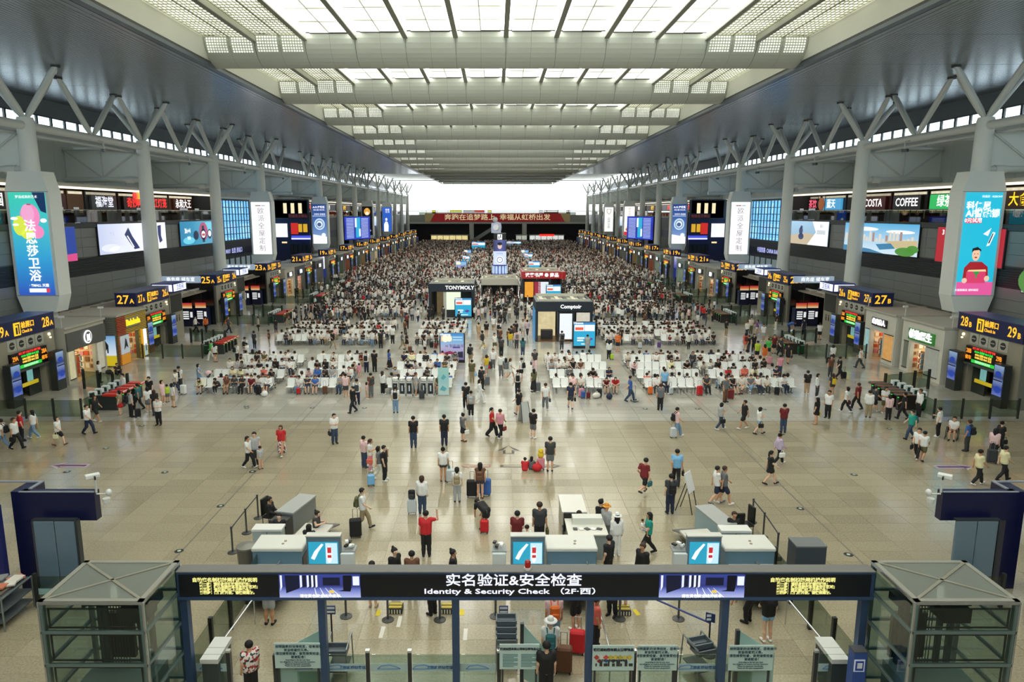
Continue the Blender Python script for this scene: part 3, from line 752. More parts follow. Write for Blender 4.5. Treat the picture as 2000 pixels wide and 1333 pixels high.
# ---- far bridge with the red banner, stairs and stalls
YB = 296.0
fbr = thing('far_bridge', 'concrete walkway across the far end of the hall', 'bridge', (0, YB, 0)); fbr['kind'] = 'structure'
conc = M('8f9088', .6)
part('deck', MB().bx(-XC, XC, 0, 7, 7.6, 11.2), conc, fbr)
part('back_wall', MB().bx(-XO, XO, 6.8, 7.2, 0, 7.6), M('1e2022', .6), fbr)
for x in (-10.6, 11): part('pier', MB().lathe([(.95, 0), (.95, 7.6)], (x, .6, 0), 14), M('c0c0b8', .5), fbr)
part('beam_edge', MB().bx(-XC, XC, -.15, 0, 7.6, 8.3), M('b3b3aa', .5), fbr)
rail2 = thing('bridge_railing', 'framed glass railing on top of the far walkway', 'railing', (0, YB+.2, 11.2))
for a, b_ in ((-29, -20), (20, 29)):
    part('frame', MB().bx(a, b_, -.05, .05, 2.3, 2.5).bx(a, a+.2, -.05, .05, 0, 2.5).bx(b_-.2, b_, -.05, .05, 0, 2.5).bx((a+b_)/2-.1, (a+b_)/2+.1, -.05, .05, 0, 2.5), M('5e6468', .5), rail2)
part('pane', MB().bx(-32, 32, -.02, .02, 0, 1.1), railg, rail2)
bn = thing('red_banner', 'long red banner with gold characters across the far walkway', 'banner', (0, YB-.2, 8.4))
part('sheet', MB().bx(-29.5, 29.5, -.05, .05, 0, 3.4), M('b5262a', .6, 0, .25), bn)
part('gold_end', MB().prism([(-29.5, 0), (-27.4, 0), (-25.5, 3.4), (-29.5, 3.4)], -.09, -.06, 'y').prism([(29.5, 0), (27.4, 0), (25.5, 3.4), (29.5, 3.4)], -.09, -.06, 'y'), M('c9b27a', .6), bn)
text('奔跑在追梦路上  幸福从虹桥出发', 2.6, (0, -.1, 1.7), -PI/2, M('f6e2ae', .5, 0, .6), bn, bold=.03, sx=1.14)
st_ = thing('escalator', 'sloping escalator under the far walkway', 'escalator', (-5, YB+1.5, 0))
part('balustrade', MB().prism([(-6, 0), (-4.6, 0), (5.6, 6.6), (5.6, 7.6), (4.8, 7.6), (-6, .9)], -.6, .6, 'y'), M('8b8d8c', .4, .3), st_)
part('handrail', MB().tube((-6, -.66, 1.0), (5, -.66, 8), .1), black, st_)
for q, (x0, x1, c, lab, ga) in enumerate(((-27, -12, 'f0d090', 'yellow lit food stall with menu boards at the far left end', .9), (13, 27, 'e8f0e8', 'white lit shop with a red sign at the far right end', .8), (7.5, 12, 'd8e4d0', 'small pale stall between piers at the far end', .5))):
    t = thing('far_stall', lab, 'stall', ((x0+x1)/2, YB-2, 0)); W = x1-x0
    part('body', MB().bx(-W/2, W/2, 0, 2, 0, 3.0), M('4c4a44', .6), t)
    n = max(2, int(W/2.2))
    for k in range(n): part('menu_board', MB().bx(-W/2+.1+k*W/n, -W/2+(k+1)*W/n-.1, -.12, 0, 1.2, 2.9), M(c, .4, 0, ga, .4, .9), t)
    part('roof', MB().bx(-W/2-.2, W/2+.2, -.5, 2.2, 3.0, 3.3), M('a9a79c', .5), t)
    if q == 1: part('sign', MB().bx(-3, 3, -.6, -.5, 2.7, 3.5), redl, t)
# dark signs standing on the far bridge deck in front of the glass
for q, (x, w_, c) in enumerate(((-26, 1.6, 'e8e040'), (-17, 5, 'd8d830'), (-11.5, 5, 'b8b8b0'), (-7.4, 4.4, 'd83830'), (-3.2, 1.8, 'e8e040'), (17.8, 1.8, 'e0e4e4'), (22, 6, 'f0f0f0'), (29, 1.6, 'e4e4e4'))):
    t = thing('deck_sign', '%s shop sign from the left on the deck of the far walkway' % ORD[q], 'sign', (x, YB+2, 11.2))
    part('board', MB().bx(-w_/2, w_/2, 0, .3, 0, 1.9), M('2c2c2c', .5), t); part('face', MB().bx(-w_/2+.15, w_/2-.15, -.05, 0, .9, 1.7), M(c, .4, 0, .7), t)
# ================================================================ TICKET GATES, SHOPS AND RECESSES ALONG BOTH SIDES
XG = 32.2
stone_b = M('989280', .4, noise=.10, nscale=1.6); stone_g = M('7f7e74', .45, noise=.05, nscale=1.0)
sgn = M('1b2350', .35); amber = M('ffb42e', .4, 0, 1.25); amber2 = M('ffc21c', .4, 0, 1.1); ledbk = M('120a0c', .3)
ledr = M('ff3a30', .4, 0, .9); ledy = M('ffd24a', .4, 0, 1.05); ledg = M('2ee04a', .4, 0, 1.0); ledo = M('ff9a2a', .4, 0, 1.0)
doorg = M('3c413c', .25, .2); grille_m = M('2e2f2c', .6)
BAYS = {-1: 'shops', 0: 'recess', 1: 'recess', 2: 'shops', 3: 'board'}
def gate(s, k, yg):
    a, b_ = 27-2*k, 26-2*k
    L_ = 'A' if s < 0 else 'B'
    n = -1 if s < 0 else 1                        # which local x end is the near one
    t = wall_thing('ticket_gate', 'ticket gate block under the navy sign numbered %d%s and %d%s' % (a, L_, b_, L_), 'ticket gate', s, yg+3.15, XG, 0, 'ticket gate blocks')
    detail = k <= 3
    W = 3.15
    part('wall', MB().bx(-W, -1.75, 0, 3.9, 0, 4.25).bx(1.75, W, 0, 3.9, 0, 4.25).bx(-1.75, 1.75, 0, 3.9, 2.1, 4.25), stone_b, t)
    # the near end and back, greyer cladding with a recessed joint
    part('end_cladding', MB().bx(n*W, n*(W+.05), .05, 3.85, 0, 1.55).bx(n*W, n*(W+.05), .05, 3.85, 1.58, 2.75).bx(n*W, n*(W+.05), .05, 3.85, 2.78, 4.22), stone_g, t)
    o = part('monitor', MB().bx(n*(W+.06), n*(W+.14), 1.2, 2.6, 1.85, 2.6), M('2f4fd0', .3, 0, .55) if s > 0 else M('26304a', .3, 0, .2), t)
    part('passage', MB().bx(-1.75, 1.75, 1.6, 1.7, 0, 2.1), M('15181a', .4), t)
    part('door', MB().bx(-1.7, -.35, .35, .42, 0, 2.05), doorg, t); part('door', MB().bx(.4, 1.7, .35, .42, 0, 2.05), doorg, t)
    part('notice', MB().bx(.55*-n-.28, .55*-n+.28, .28, .34, 1.05, 1.95), M('8fd0cc', .4, 0, .5, .3, 3), t)
    part('yellow_strip', MB().bx(-1.3, 1.3, .25, .33, .78, 1.02), M('e8cf30', .4, 0, .45), t)
    sg = part('sign_box', MB().bx(-W-.05, W+.05, -.1, 1.75, 4.25, 5.4), sgn, t)
    part('sign_rim', MB().bx(-W-.08, W+.08, -.13, 1.78, 5.4, 5.45), M('39406a', .4), sg)
    first, last = (a, b_) if s < 0 else (b_, a)
    for q, num in ((-1, first), (1, last)):
        text('%d' % num, .95, (q*2.35-.14, -.115, 4.82), -PI/2, amber, sg, bold=.012, sx=.86)
        text(L_, .5, (q*2.35+.5, -.115, 4.70), -PI/2, amber, sg, bold=.012)
    part('pictogram', MB().bx(-1.15, -.5, -.125, -.1, 4.4, 5.25), amber2, sg)
    part('pictogram_figure', MB().bx(-.98, -.82, -.14, -.125, 4.5, 4.95).bx(-.72, -.62, -.14, -.125, 4.5, 5.1).bx(-.98, -.62, -.14, -.125, 5.08, 5.14), sgn, sg)
    text('检票口', .46, (.28, -.115, 4.98), -PI/2, amber, sg, bold=.012); text('Check in', .3, (.15, -.115, 4.58), -PI/2, amber, sg, bold=.006)
    text('%d' % a, 1.05, (n*(W+.07), .62 if s > 0 else 1.05, 4.82), 0 if n > 0 else PI, amber, sg, bold=.014)
    text(L_, .55, (n*(W+.07), 1.38 if s > 0 else .28, 4.70), 0 if n > 0 else PI, amber, sg, bold=.012)
    # departures board
    bd = part('led_board', MB().bx(-1.85, 1.85, -.22, 0, 2.15, 3.3), ledbk, t)
    part('board_shelf', MB().bx(-1.9, 1.9, -.3, 0, 2.0, 2.15), M('4a4d4a', .5), t)
    for q, num in ((-1, first if s > 0 else a), (1, last if s > 0 else b_)):
        text('%d%s' % (num, L_), .42, (q*1.5, -.235, 2.95), -PI/2, ledo, bd, bold=.01, sx=.8)
        text('候车', .32, (q*1.5, -.235, 2.5), -PI/2, ledo, bd, bold=.008)
    rows = (('车次 开往 开点 站台 检票 状态', ledr, 3.2), ('G1234 北京南 08:10 正点', ledg, 3.0), ('G7012 南京 08:26 正点', ledy, 2.8), ('G1820 武汉 08:41 正点', ledy, 2.61))
    if detail:
        for tx, mm, z in rows: text(tx, .17, (0, -.235, z), -PI/2, mm, bd, bold=.008, sx=1.0)
        part('led_strip', MB().bx(-1.15, 1.15, -.235, -.22, 2.22, 2.44), M('28c83e', .4, 0, .9), bd)
        text('请旅客提前检票进站', .17, (0, -.24, 2.33), -PI/2, M('c8ffd0', .4, 0, 1), bd)
    else:
        for q, mm in ((3.14, ledr), (2.95, ledy), (2.75, ledy), (2.56, ledy), (2.34, ledg)): part('led_row', MB().bx(-1.15, 1.15, -.235, -.22, q-.07, q+.07), mm, bd)
    # four round loudspeakers on their own panels
    for q in range(4):
        x = -1.5+q*.95+(.1)
        sp_ = part('speaker_panel', MB().bx(x-.44, x+.44, -.03, 0, 3.42, 4.18), M('b3b1a3', .5), t)
        part('speaker', MB().tube((x, -.03, 3.8), (x, -.06, 3.8), .24, n=16), grille_m, sp_)
        part('speaker_badge', MB().bx(x-.2, x+.2, -.075, -.06, 3.78, 3.84), M('b3b1a3', .5), sp_)
    part('wall_lamp', MB().ell((-n*2.5, -.08, 3.95), (.12, .1, .12)), M('fff0cc', .3, 0, 1.2), t)
    part('wall_lamp', MB().ell((-n*2.62, -.08, 3.7), (.08, .08, .08)), M('fff0cc', .3, 0, 1.2), t)
    part('accessible_sign', MB().bx(n*2.3-.2, n*2.3+.2, -.03, 0, 2.0, 2.5), M('3a4048', .5), t)
    # two advert pillars in front
    for q in (-1, 1):
        lab = 'dark advert pillar with blue picture, %s side of the doorway at gate %d%s' % ('near' if q == n else 'far', a, L_)
        tl = wall_thing('advert_pillar', lab, 'advert pillar', s, yg+3.15+(-2.35 if q == n else 2.35), XG-.72, 0, 'advert pillars at the gates')
        part('case', MB().bx(-.5, .5, 0, .45, 0, 2.8), M('2f3230', .35), tl)
        f = part('screen', MB().bx(-.42, .42, -.03, 0, .75, 2.7), ramp_mat('totem', [(0, '6f86d8'), (.25, '1c3a9a'), (.5, '8aa0d8'), (.62, '26346a'), (1, '9fc0ea')], 2, .62), tl)
        if detail:
            part('picture_shape', MB().bx(-.42, .42, -.035, -.03, 1.7, 1.78), M('1a2450', .4, 0, .4), f)
            mb = MB(); disc(mb, 0, 2.15, .28, .2, -.037); disc(mb, .05, 1.15, .3, .22, -.037); part('picture_shape', mb, M('2a4fc0', .4, 0, .5), f)
    return t
fence_g = glass('fence_glass', 'd2dcd4', .06)
postd = M('3a3c3a', .4, .4)
def fence(name, label, pts, hgt=1.15, group=None, band=False, cat='glass fence', pm=postd, pr=.05):
    base = pts[0]
    t = thing(name, label, cat, (base[0], base[1], 0), 0, group)
    for i in range(len(pts)-1):
        a, b_ = Vector(pts[i]).to_2d()-Vector(base).to_2d(), Vector(pts[i+1]).to_2d()-Vector(base).to_2d()
        L = (b_-a).length; n = max(1, round(L/1.5)); d = (b_-a)/n; ang = math.atan2(d.y, d.x)
        for k in range(n+1):
            if i and k == 0: continue
            p = a+d*k
            part('post', MB().box((p.x, p.y, hgt*.53), (pr*2, pr*2, hgt*1.06), 0, ang), pm, t)
        for k in range(n):
            p = a+d*(k+.5)
            pn = part('pane', MB().box((p.x, p.y, hgt*.54), (d.length-.14, .02, hgt*.86), 0, ang), fence_g, t)
            if band: part('band', MB().box((p.x, p.y, hgt*.5), (d.length-.14, .026, .2), 0, ang), M('8fb3b4', .4), pn)
    return t
# ---- turnstiles
tb = M('3f4341', .35, .4); tred = M('d2301c', .3); twht = M('dfe6e2', .4); tgrn = M('1e7a4a', .4)
cop = M('c98a66', .35, .4); tdk = M('2a2420', .35)
def make_turnstile(s):
    t = thing('turnstile', 'x', 'turnstile')
    # long side along x; hall end at -x*s
    h = -s
    part('cabinet', MB().bx(-.85, .85, -.13, .13, 0, .95), tb if s < 0 else tdk, t)
    part('top_cover', MB().prism([(h*.05, .95), (h*.95, .90), (h*1.05, .98), (h*.95, 1.06), (h*.05, 1.06)], -.24, .24, 'y'), tred if s < 0 else tdk, t)
    part('cover_edge', MB().bx(h*.95, h*1.0, -.25, .25, .99, 1.07) if s < 0 else MB().bx(h*.05, h*1.0, -.26, -.23, 1.0, 1.075), M('f0e8e0', .4) if s < 0 else cop, t)
    part('platform_end', MB().bx(-h*.9, -h*.45, -.15, .15, .75, 1.2), twht, t)
    part('platform_panel', MB().bx(-h*.9, -h*.3, -.155, .155, .1, .72), tgrn, t)
    part('display', MB().bx(-h*.8, -h*.55, -.16, -.15, .85, 1.12), M('1f3a34', .3), t)
    part('signal_lamp', MB().ell((h*.9, -.15, .86), (.05, .05, .05)), ledg, t)
    part('flap', MB().bx(-.25, .15, .13, .38, .45, .85), M('a8c8b8', .2), t)
    return t
TST = {-1: None, 1: None}
roof_m = M('8b7f70', .7, noise=.25, nscale=.9); roof_l = M('b3ada0', .6)
for s in (-1, 1):
    L_ = 'A' if s < 0 else 'B'
    # continuous low roof between gate blocks and screen wall
    rt = struct('roof_lower_%s' % SIDE[s], MB().bx(s*(XG+.6), s*(XW-.02), 30, 296, 3.72, 3.86), [roof_m])
    bm = MB()
    for k in range(44): bm.bx(s*(XG+.7), s*(XW-.2), 38+k*3.2, 38.18+k*3.2, 3.86, 4.06)
    for q in (33.6, 35.0, 37.0): bm.bx(s*q, s*(q+.14), 34, 200, 3.9, 4.1)
    part('roof_batten', bm, roof_l, rt)
    dm = MB()
    for k in range(9): dm.bx(s*(XG+1.5+(k % 3)), s*(XG+3.2+(k % 3)), 40.5+k*6.3, 43.5+k*6.3, 3.87, 3.98)
    part('roof_opening', dm, M('2b2824', .8), rt)
    for k in range(-1, 13):
        yg = 62.2+18.2*k
        if yg > 284: break
        gate(s, k, yg)
        a = 27-2*k
        if k <= 3:
            fence('glass_fence', 'dark glass fence on the near side of gate %d%s' % (a, L_), [(s*31.0, yg-1.9), (s*25.9, yg-1.9), (s*25.9, yg-.5)], 1.2, 'glass fences at the gates')
            fence('glass_fence', 'dark glass fence on the far side of gate %d%s' % (a, L_), [(s*26.2, yg+4.3), (s*30.0, yg+5.6)], 1.35, 'glass fences at the gates', pr=.07)
            for i in range(5):
                lab = '%s turnstile from the near end in the row at gate %d%s' % (ORD[i], a, L_)
                loc = (s*25.6, yg+.1+i*.78, 0); grp = 'turnstiles at gate %d%s' % (a, L_)
                if TST[s] is None:
                    TST[s] = make_turnstile(s); TST[s].location = loc; TST[s]['label'] = lab; TST[s]['group'] = grp
                else: dup(TST[s], loc, label=lab, group=grp)
# ---- shops.  local frame as the gates: x reads left to right, near end at n
def rect(x0, x1, z0, z1, y0, y1): return MB().bx(x0, x1, y0, y1, z0, z1)
inside = M('ffe2a8', .5, 0, .55, .3, 2.5)
def shop(s, y0, y1, label, wallm, sign=None, sign_m=None, board=None, x=31.7, hgt=4.05, inner='f2d49a', glow=.8, open_=(-.35, .45), win=None, sz=.62, products=True):
    n = -1 if s < 0 else 1
    W = (y1-y0)/2
    t = wall_thing('shop', label, 'shop', s, (y0+y1)/2, x, 0, 'shops beside the gates')
    a, b_ = open_[0]*2*W, open_[1]*2*W
    if s < 0: pass
    else: a, b_ = -b_, -a
    zt = 2.45
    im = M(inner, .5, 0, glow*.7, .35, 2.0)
    part('wall', rect(-W, a, 0, zt, 0, .3).bx(b_, W, 0, .3, 0, zt).bx(-W, W, 0, .3, zt, hgt).bx(-W, -W+.15, .3, 4.5, 0, hgt).bx(W-.15, W, .3, 4.5, 0, hgt), wallm, t)
    part('cornice', rect(-W-.08, W+.08, hgt, hgt+.16, -.12, 4.6), M('b2aea0', .6), t)
    part('interior', rect(-W+.15, W-.15, 0, zt+.3, 3.9, 4.0).bx(-W+.15, W-.15, .3, 4, zt+.3, zt+.4), im, t)  # back wall and ceiling glow themselves, standing in for lamplight inside the shop
    part('ceiling_lamp', rect(a+.1, b_-.1, zt+.15, zt+.28, 1.2, 2.2), M('fff2d6', .4, 0, 7.0), t)
    part('shop_floor', rect(a, b_, .0, .02, .02, 3.9), M('c8a878', .3), t)
    if products:
        rr = random.Random(int(y0*10)+s)
        fx = -n*(W-.4)
        sh = part('display_shelf', rect(fx-.2, fx+.2, 0, 2.3, .5, 3.6), M('e0c8a0', .5), t)
        mb = MB()
        for q in range(28): mb.bx(fx+n*.2, fx+n*.3, .6+.42*(q % 7), .6+.42*(q % 7)+rr.uniform(.2, .36), .3+.5*(q//7), .3+.5*(q//7)+rr.uniform(.2, .38), rr.randrange(4))
        part('goods', mb, [M('c8502e', .5), M('f2ead8', .5), M('d88a98', .5), M('8a5a3a', .5)], sh)
        for k in range(4):
            xx = a+.2+(b_-a-.4)*(k+.5)/4
            sh = part('display_shelf', rect(xx-.24, xx+.24, 0, 1.75, .75+.5*(k % 2), 1.1+.5*(k % 2)), M(rr.choice(['d8b890', 'e8dcc4', 'b08058']), .5), t)
            mb = MB()
            for q in range(9): mb.bx(xx-.23+.16*(q % 3), xx-.09+.16*(q % 3), .64+.5*(k % 2), .75+.5*(k % 2), .35+.45*(q//3), .68+.45*(q//3), q % 3)
            part('goods', mb, [M('c8502e', .5), M('f2ead8', .5), M('4a7a8a', .5)], sh)
    if board is not None: part('sign_board', rect(-W*board[0], W*board[0], board[1], board[2], -.12, 0), board[3], t)
    if sign: text(sign, sz, (0, -.15, (board[1]+board[2])/2 if board else 3.2), -PI/2, sign_m, t, bold=.018, ext=.03)
    if win:
        for (wx0, wx1, mm) in win:
            if s > 0: wx0, wx1 = -wx1, -wx0
            part('show_window', rect(wx0*2*W, wx1*2*W, .35, 2.4, -.05, .02), mm, t)
            part('window_frame', rect(wx0*2*W-.05, wx1*2*W+.05, .3, .36, -.07, .0).bx(wx0*2*W-.05, wx1*2*W+.05, -.07, 0, 2.4, 2.45), M('26241f', .5), t)
    return t
# left, between 28A and 27A
t = shop(-1, 50.7, 55.9, 'shop with plain grey fascia and a round white lit emblem next to gate 28A', M('b7b3a2', .5), board=(.98, 2.45, 3.75, M('5d5e58', .5)), open_=(-.30, .22), inner='ffe0a0', glow=1.3,
         win=[(-.46, -.34, M('f5e0b0', .4, 0, .5, .4, 3)), (.27, .42, M('f0e6cc', .4, 0, .35, .3, 3))])
mb = MB(); mb.tube((0, -.14, 3.12), (0, -.2, 3.12), .5, n=24); em = part('emblem', mb, whl, t)
part('emblem_disc', MB().tube((0, -.2, 3.12), (0, -.22, 3.12), .40, n=24), M('6a6e72', .4), em); part('emblem_mark', MB().bx(-.22, -.1, -.24, -.22, 2.85, 3.35).bx(-.05, .05, -.24, -.22, 2.9, 3.3).bx(.1, .22, -.24, -.22, 2.85, 3.35).bx(-.22, .22, -.24, -.22, 2.82, 2.9), whl, em)
yb = M('d6ae3c', .45)
t = shop(-1, 57.0, 61.9, 'yellow slatted children\'s clothes shop with glowing yellow letters next to gate 27A', M('6a6648', .5), 'Balabala', yel, (.45, 2.95, 3.75, M('8d8c78', .5)), x=31.3, open_=(-.12, .2), inner='ffd890', glow=1.2, sz=.72)
for k in range(11): part('slat', rect(-2.45, -1.15, 2.5+k*.14, 2.57+k*.14, -.1, 0), M('c0512c', .5), t)
for k in range(11): part('slat', rect(-1.1, 2.45, 2.5+k*.14, 2.57+k*.14, -.05, 0), yb, t)
for k in range(18): part('slat', rect(-2.45, -2.2, .1+k*.13, .17+k*.13, -.1, 0), M('c0702c', .5), t)
for k in range(18): part('slat', rect(1.0, 1.25, .1+k*.13, .17+k*.13, -.1, 0), yb, t)
for k in range(18): part('slat', rect(2.2, 2.45, .1+k*.13, .17+k*.13, -.1, 0), yb, t)
p_ = part('poster', rect(-2.1, -.75, .9, 2.4, -.08, 0), M('c9d2d6', .4, 0, .5, .4, 2), t)
mb = MB(); flat(mb, [(-1.7, 1.2), (-1.4, 2.2), (-1.2, 2.0), (-1.0, 1.3), (-1.3, 1.5)], -.09); part('poster_figure', mb, M('3a4048', .5), p_)
part('poster', rect(-2.1, -.75, .05, .85, -.08, 0), M('e0962a', .4, 0, .5), t)
part('lit_jamb', rect(1.28, 1.6, 0, 2.45, -.1, .1), M('e8a818', .4, 0, .7), t)
p_ = part('poster', rect(1.65, 2.2, .1, 2.4, -.1, 0), M('e8eef6', .4, 0, 1.0), t)
part('poster_figure', rect(1.85, 1.92, .5, 1.1, -.11, -.1).bx(1.97, 2.04, -.11, -.1, .5, 1.1), M('2a3a6a', .5), p_)
# its near side wall faces the entrance
t = thing('shop_side_wall', 'brown ribbed side wall with a pale blue golfer poster over yellow', 'wall panel', (-32.7, 56.9, 0))
for k in range(27): part('slat', MB().bx(-1.3, 1.35, -.05, 0, .02+k*.15, .13+k*.15), M('77756a', .5), t)
p_ = part('poster', MB().bx(-.5, 1.3, -.12, -.05, .95, 2.55), ramp_mat('golf', [(0, 'dfe9f2'), (.5, 'b9d4ea'), (1, '6fa6d8')], 2, .8), t)
mb = MB(); flat(mb, [(.35, 1.15), (.5, 1.5), (.3, 2.1), (.5, 2.2), (.75, 1.8), (.72, 1.15), (.62, 1.15), (.6, 1.5), (.45, 1.15)], -.13); part('poster_figure', mb, M('2a3444', .5), p_)
part('poster', MB().bx(-.5, 1.3, -.12, -.05, .1, .93), M('e2c928', .4, 0, .6), t)
# right, between 27B and 28B
wh = M('cfccbf', .5)
t = shop(1, 57.2, 62.0, 'white clothes shop with a black sign of white characters next to gate 27B', wh, '绝代佳人', whl, (.48, 2.9, 3.55, M('1c1a18', .4)), x=31.6, open_=(-.12, .28), inner='e8a070', glow=.9, sz=.5,
         win=[(-.45, -.18, M('f2a860', .4, 0, .6, .5, 2)), (.34, .45, M('a8d8d8', .4, 0, .5, .3, 2))])
t = thing('shop_side_wall', 'white side wall with a dark night-picture poster beside the green sign shop', 'wall panel', (33.4, 57.1, 0))
part('panel', MB().bx(-1.8, 1.5, -.06, 0, 0, 4.0), wh, t); part('poster', MB().bx(-.7, .7, -.12, -.06, .7, 2.9), ramp_mat('night', [(0, '1c2550'), (.4, '3a4a8a'), (.7, '23222c'), (1, '4a4a3a')], 2, .5), t)
t = shop(1, 50.9, 56.2, 'white cosmetics shop with a green lit sign next to gate 28B', wh, '植物医生', whl, (.62, 2.65, 3.5, M('2f7a2c', .4, 0, .6)), x=31.6, open_=(-.10, .26), inner='fff0d0', glow=1.3, sz=.72,
         win=[(-.42, -.14, M('c8ccbc', .4, 0, .3, .3, 2)), (.32, .42, M('7f8478', .3))])
mb = MB(); disc(mb, -1.25, 3.08, .3, .3, -.14); part('emblem', mb, whl, t)
sp_m = M('c8c4b4', .5)
# recesses with toilet sign, vending machines, pillar (27/26 to 25/24 and 25/24 to 23/22)
def recess(s, k, yg):
    L_ = 'A' if s < 0 else 'B'; n = -1 if s < 0 else 1
    a = 27-2*k
    y0 = yg+6.4
    t = wall_thing('pictogram_pillar', 'stone pillar with dark pictograms just past gate %d%s' % (a, L_), 'pillar', s, y0+1.5, XG, 0)
    part('pillar_body', rect(-1.35, 1.35, 0, 4.6, 0, 2.5), stone_b, t)
    part('pillar_glass', rect(-1.2, 1.2, 2.7, 4.4, -.04, 0), M('3a3c38', .2), t)
    for q in range(3):
        part('pictogram', MB().bx(-.75+q*.55, -.55+q*.55, -.03, 0, 1.75, 2.15).ell((-.65+q*.55, -.02, 2.28), (.1, .02, .1)), M('3a3a34', .5), t)
    sgx = part('sign_box', rect(-1.5, 1.4, 4.75, 5.6, -.5, 1.6), M('1a2a70', .4, 0, .3), t)
    part('lit_face', rect(-1.4, 1.3, 4.85, 5.5, -.54, -.5), M('eef2ff', .4, 0, 1.3), sgx); part('lit_face', MB().bx(n*1.5 if n < 0 else 1.4, n*1.5-.04 if n < 0 else 1.44, -.4, 1.5, 4.85, 5.5), M('eef2ff', .4, 0, 1.3), sgx)
    text('卫生间 ', .55, (0, -.55, 5.17), -PI/2, M('4a60c0', .4, 0, .6), sgx, bold=.01)
    # dark glazed wall and back room
    t = thing('recess_glazing', 'dark glazed wall with pale lit header in the recess past gate %d%s' % (a, L_), 'glass wall', (s*34.9, yg+17.0, 0))
    part('glazing', MB().bx(-2.9, 2.9, 0, .1, 0, 4.6), M('14171a', .15), t)
    mb = MB()
    for q in range(5): mb.bx(-2.9+q*1.45-.04, -2.9+q*1.45+.04, -.06, 0, 0, 4.6)
    part('frame', mb, M('2c2e30', .4), t)
    part('lit_header', MB().bx(-2.8, 1.6, -.4, -.1, 4.7, 5.4), M('a8bcd0', .4, 0, .6, .4, 1.0), t)
    text('商务座 候车室', .5, (-.5, -.42, 5.05), -PI/2, whl, t)
    for q, lx in enumerate((-.9, .5)):
        v = thing('vending_machine', 'navy vending machine under a red poster, %s of two in the recess past gate %d%s' % (('inner', 'outer')[q] if s < 0 else ('outer', 'inner')[q], a, L_), 'vending machine', (s*33.6+lx*1.0, yg+15.6+.3*q, 0), 0, 'vending machines in the recesses')
        part('case', MB().box((0, .45, 1.0), (1.3, .9, 2.0), 0, 0, .04), navy, v)
        part('window', MB().bx(-.5, .2, -.03, 0, .75, 1.75), M('1e2430', .3), v)
        for r in range(4): part('shelf_row', MB().bx(-.46, .16, -.05, -.03, .8+.24*r, .95+.24*r), M('e8ecee', .4, 0, .8, .3, 9), v)
        part('panel', MB().bx(.3, .55, -.03, 0, 1.0, 1.6), M('e8e8e8', .4, 0, .8), v)
        part('poster', MB().bx(-.6, .55, -.06, 0, 2.02, 2.6), ramp_mat('vend', [(0, 'f0e0b0'), (.5, 'e0702a'), (1, 'b01c40')], 2, .7), v)
for s in (-1, 1):
    for k in (0, 1): recess(s, k, 62.2+18.2*k)
# further bays of shops
rs = random.Random(21)
styles = [('8a8a7e', 'd8e4e0', '服饰'), ('b9b4a4', 'f0c070', '礼品'), ('6a5a3a', 'f5c860', '茶叶'), ('4a4c4a', 'e8ecf0', '箱包'), ('6a3a2a', 'f0a060', '糕点'), ('7a8a84', 'b0e0d8', '药房'), ('3a4a40', 'c8f0d0', '果汁')]
for s in (-1, 1):
    L_ = 'A' if s < 0 else 'B'
    for k in range(2, 13):
        yg = 62.2+18.2*k
        if yg+18 > 292: break
        a = 27-2*k
        if k == 3:
            t = wall_thing('advert_board', 'blue and violet lit advert board over a blue hoarding past gate %d%s' % (a, L_), 'advert board', s, yg+15.2, XG+.4, 0)
            part('hoarding', rect(-2.6, 2.6, 0, 2.0, 0, .2), M('1e3fae', .4, 0, .25), t); part('picture', rect(-2.4, 1.2, 2.1, 4.2, 0, .2), ramp_mat('violet', [(0, '3a3ab0'), (.5, '8a8ae0'), (1, 'd8e0f8')], 2, .7), t)
            part('lit_post', rect(1.5, 1.9, 2.0, 4.2, 0, .2), whl, t)
            ys = [(yg+6.6, yg+12.2)]
        else: ys = [(yg+6.6, yg+12.0), (yg+12.3, yg+17.9)]
        for i, (y0, y1) in enumerate(ys):
            st = rs.choice(styles)
            shop(s, y0, y1, '%s %s shop past gate %d%s' % (('nearer', 'further')[i], {'8a8a7e': 'grey', 'b9b4a4': 'pale', '6a5a3a': 'olive brown', '4a4c4a': 'charcoal', '6a3a2a': 'red brown', '7a8a84': 'sage grey', '3a4a40': 'dark green'}[st[0]], a, L_), M(st[0], .5), st[2], whl,
                 (.5, 2.75, 3.5, M(rs.choice(['20221f', '3a3d3c', '24304a']), .4)), open_=(-.3, .3), inner=st[1], glow=rs.choice([.4, .7, .9]), products=(k < 3))
# small pole cameras on the shop roofs
for q, (s, y) in enumerate(((-1, 50.8), (-1, 56.0), (1, 56.6), (1, 50.6), (1, 62.3))):
    t = thing('roof_camera', 'small white camera on a thin roof pole, %s' % (('by gate 28A', 'between the two left shops', 'between the two right shops', 'by gate 28B', 'by gate 27B')[q]), 'camera', (s*31.9, y, 4.2))
    part('pole', MB().tube((0, 0, 0), (0, 0, .75), .035), white, t); part('camera_body', MB().box((-.1*s, -.1, .8), (.4, .16, .14), 0, .3), M('d8dad6', .4), t)
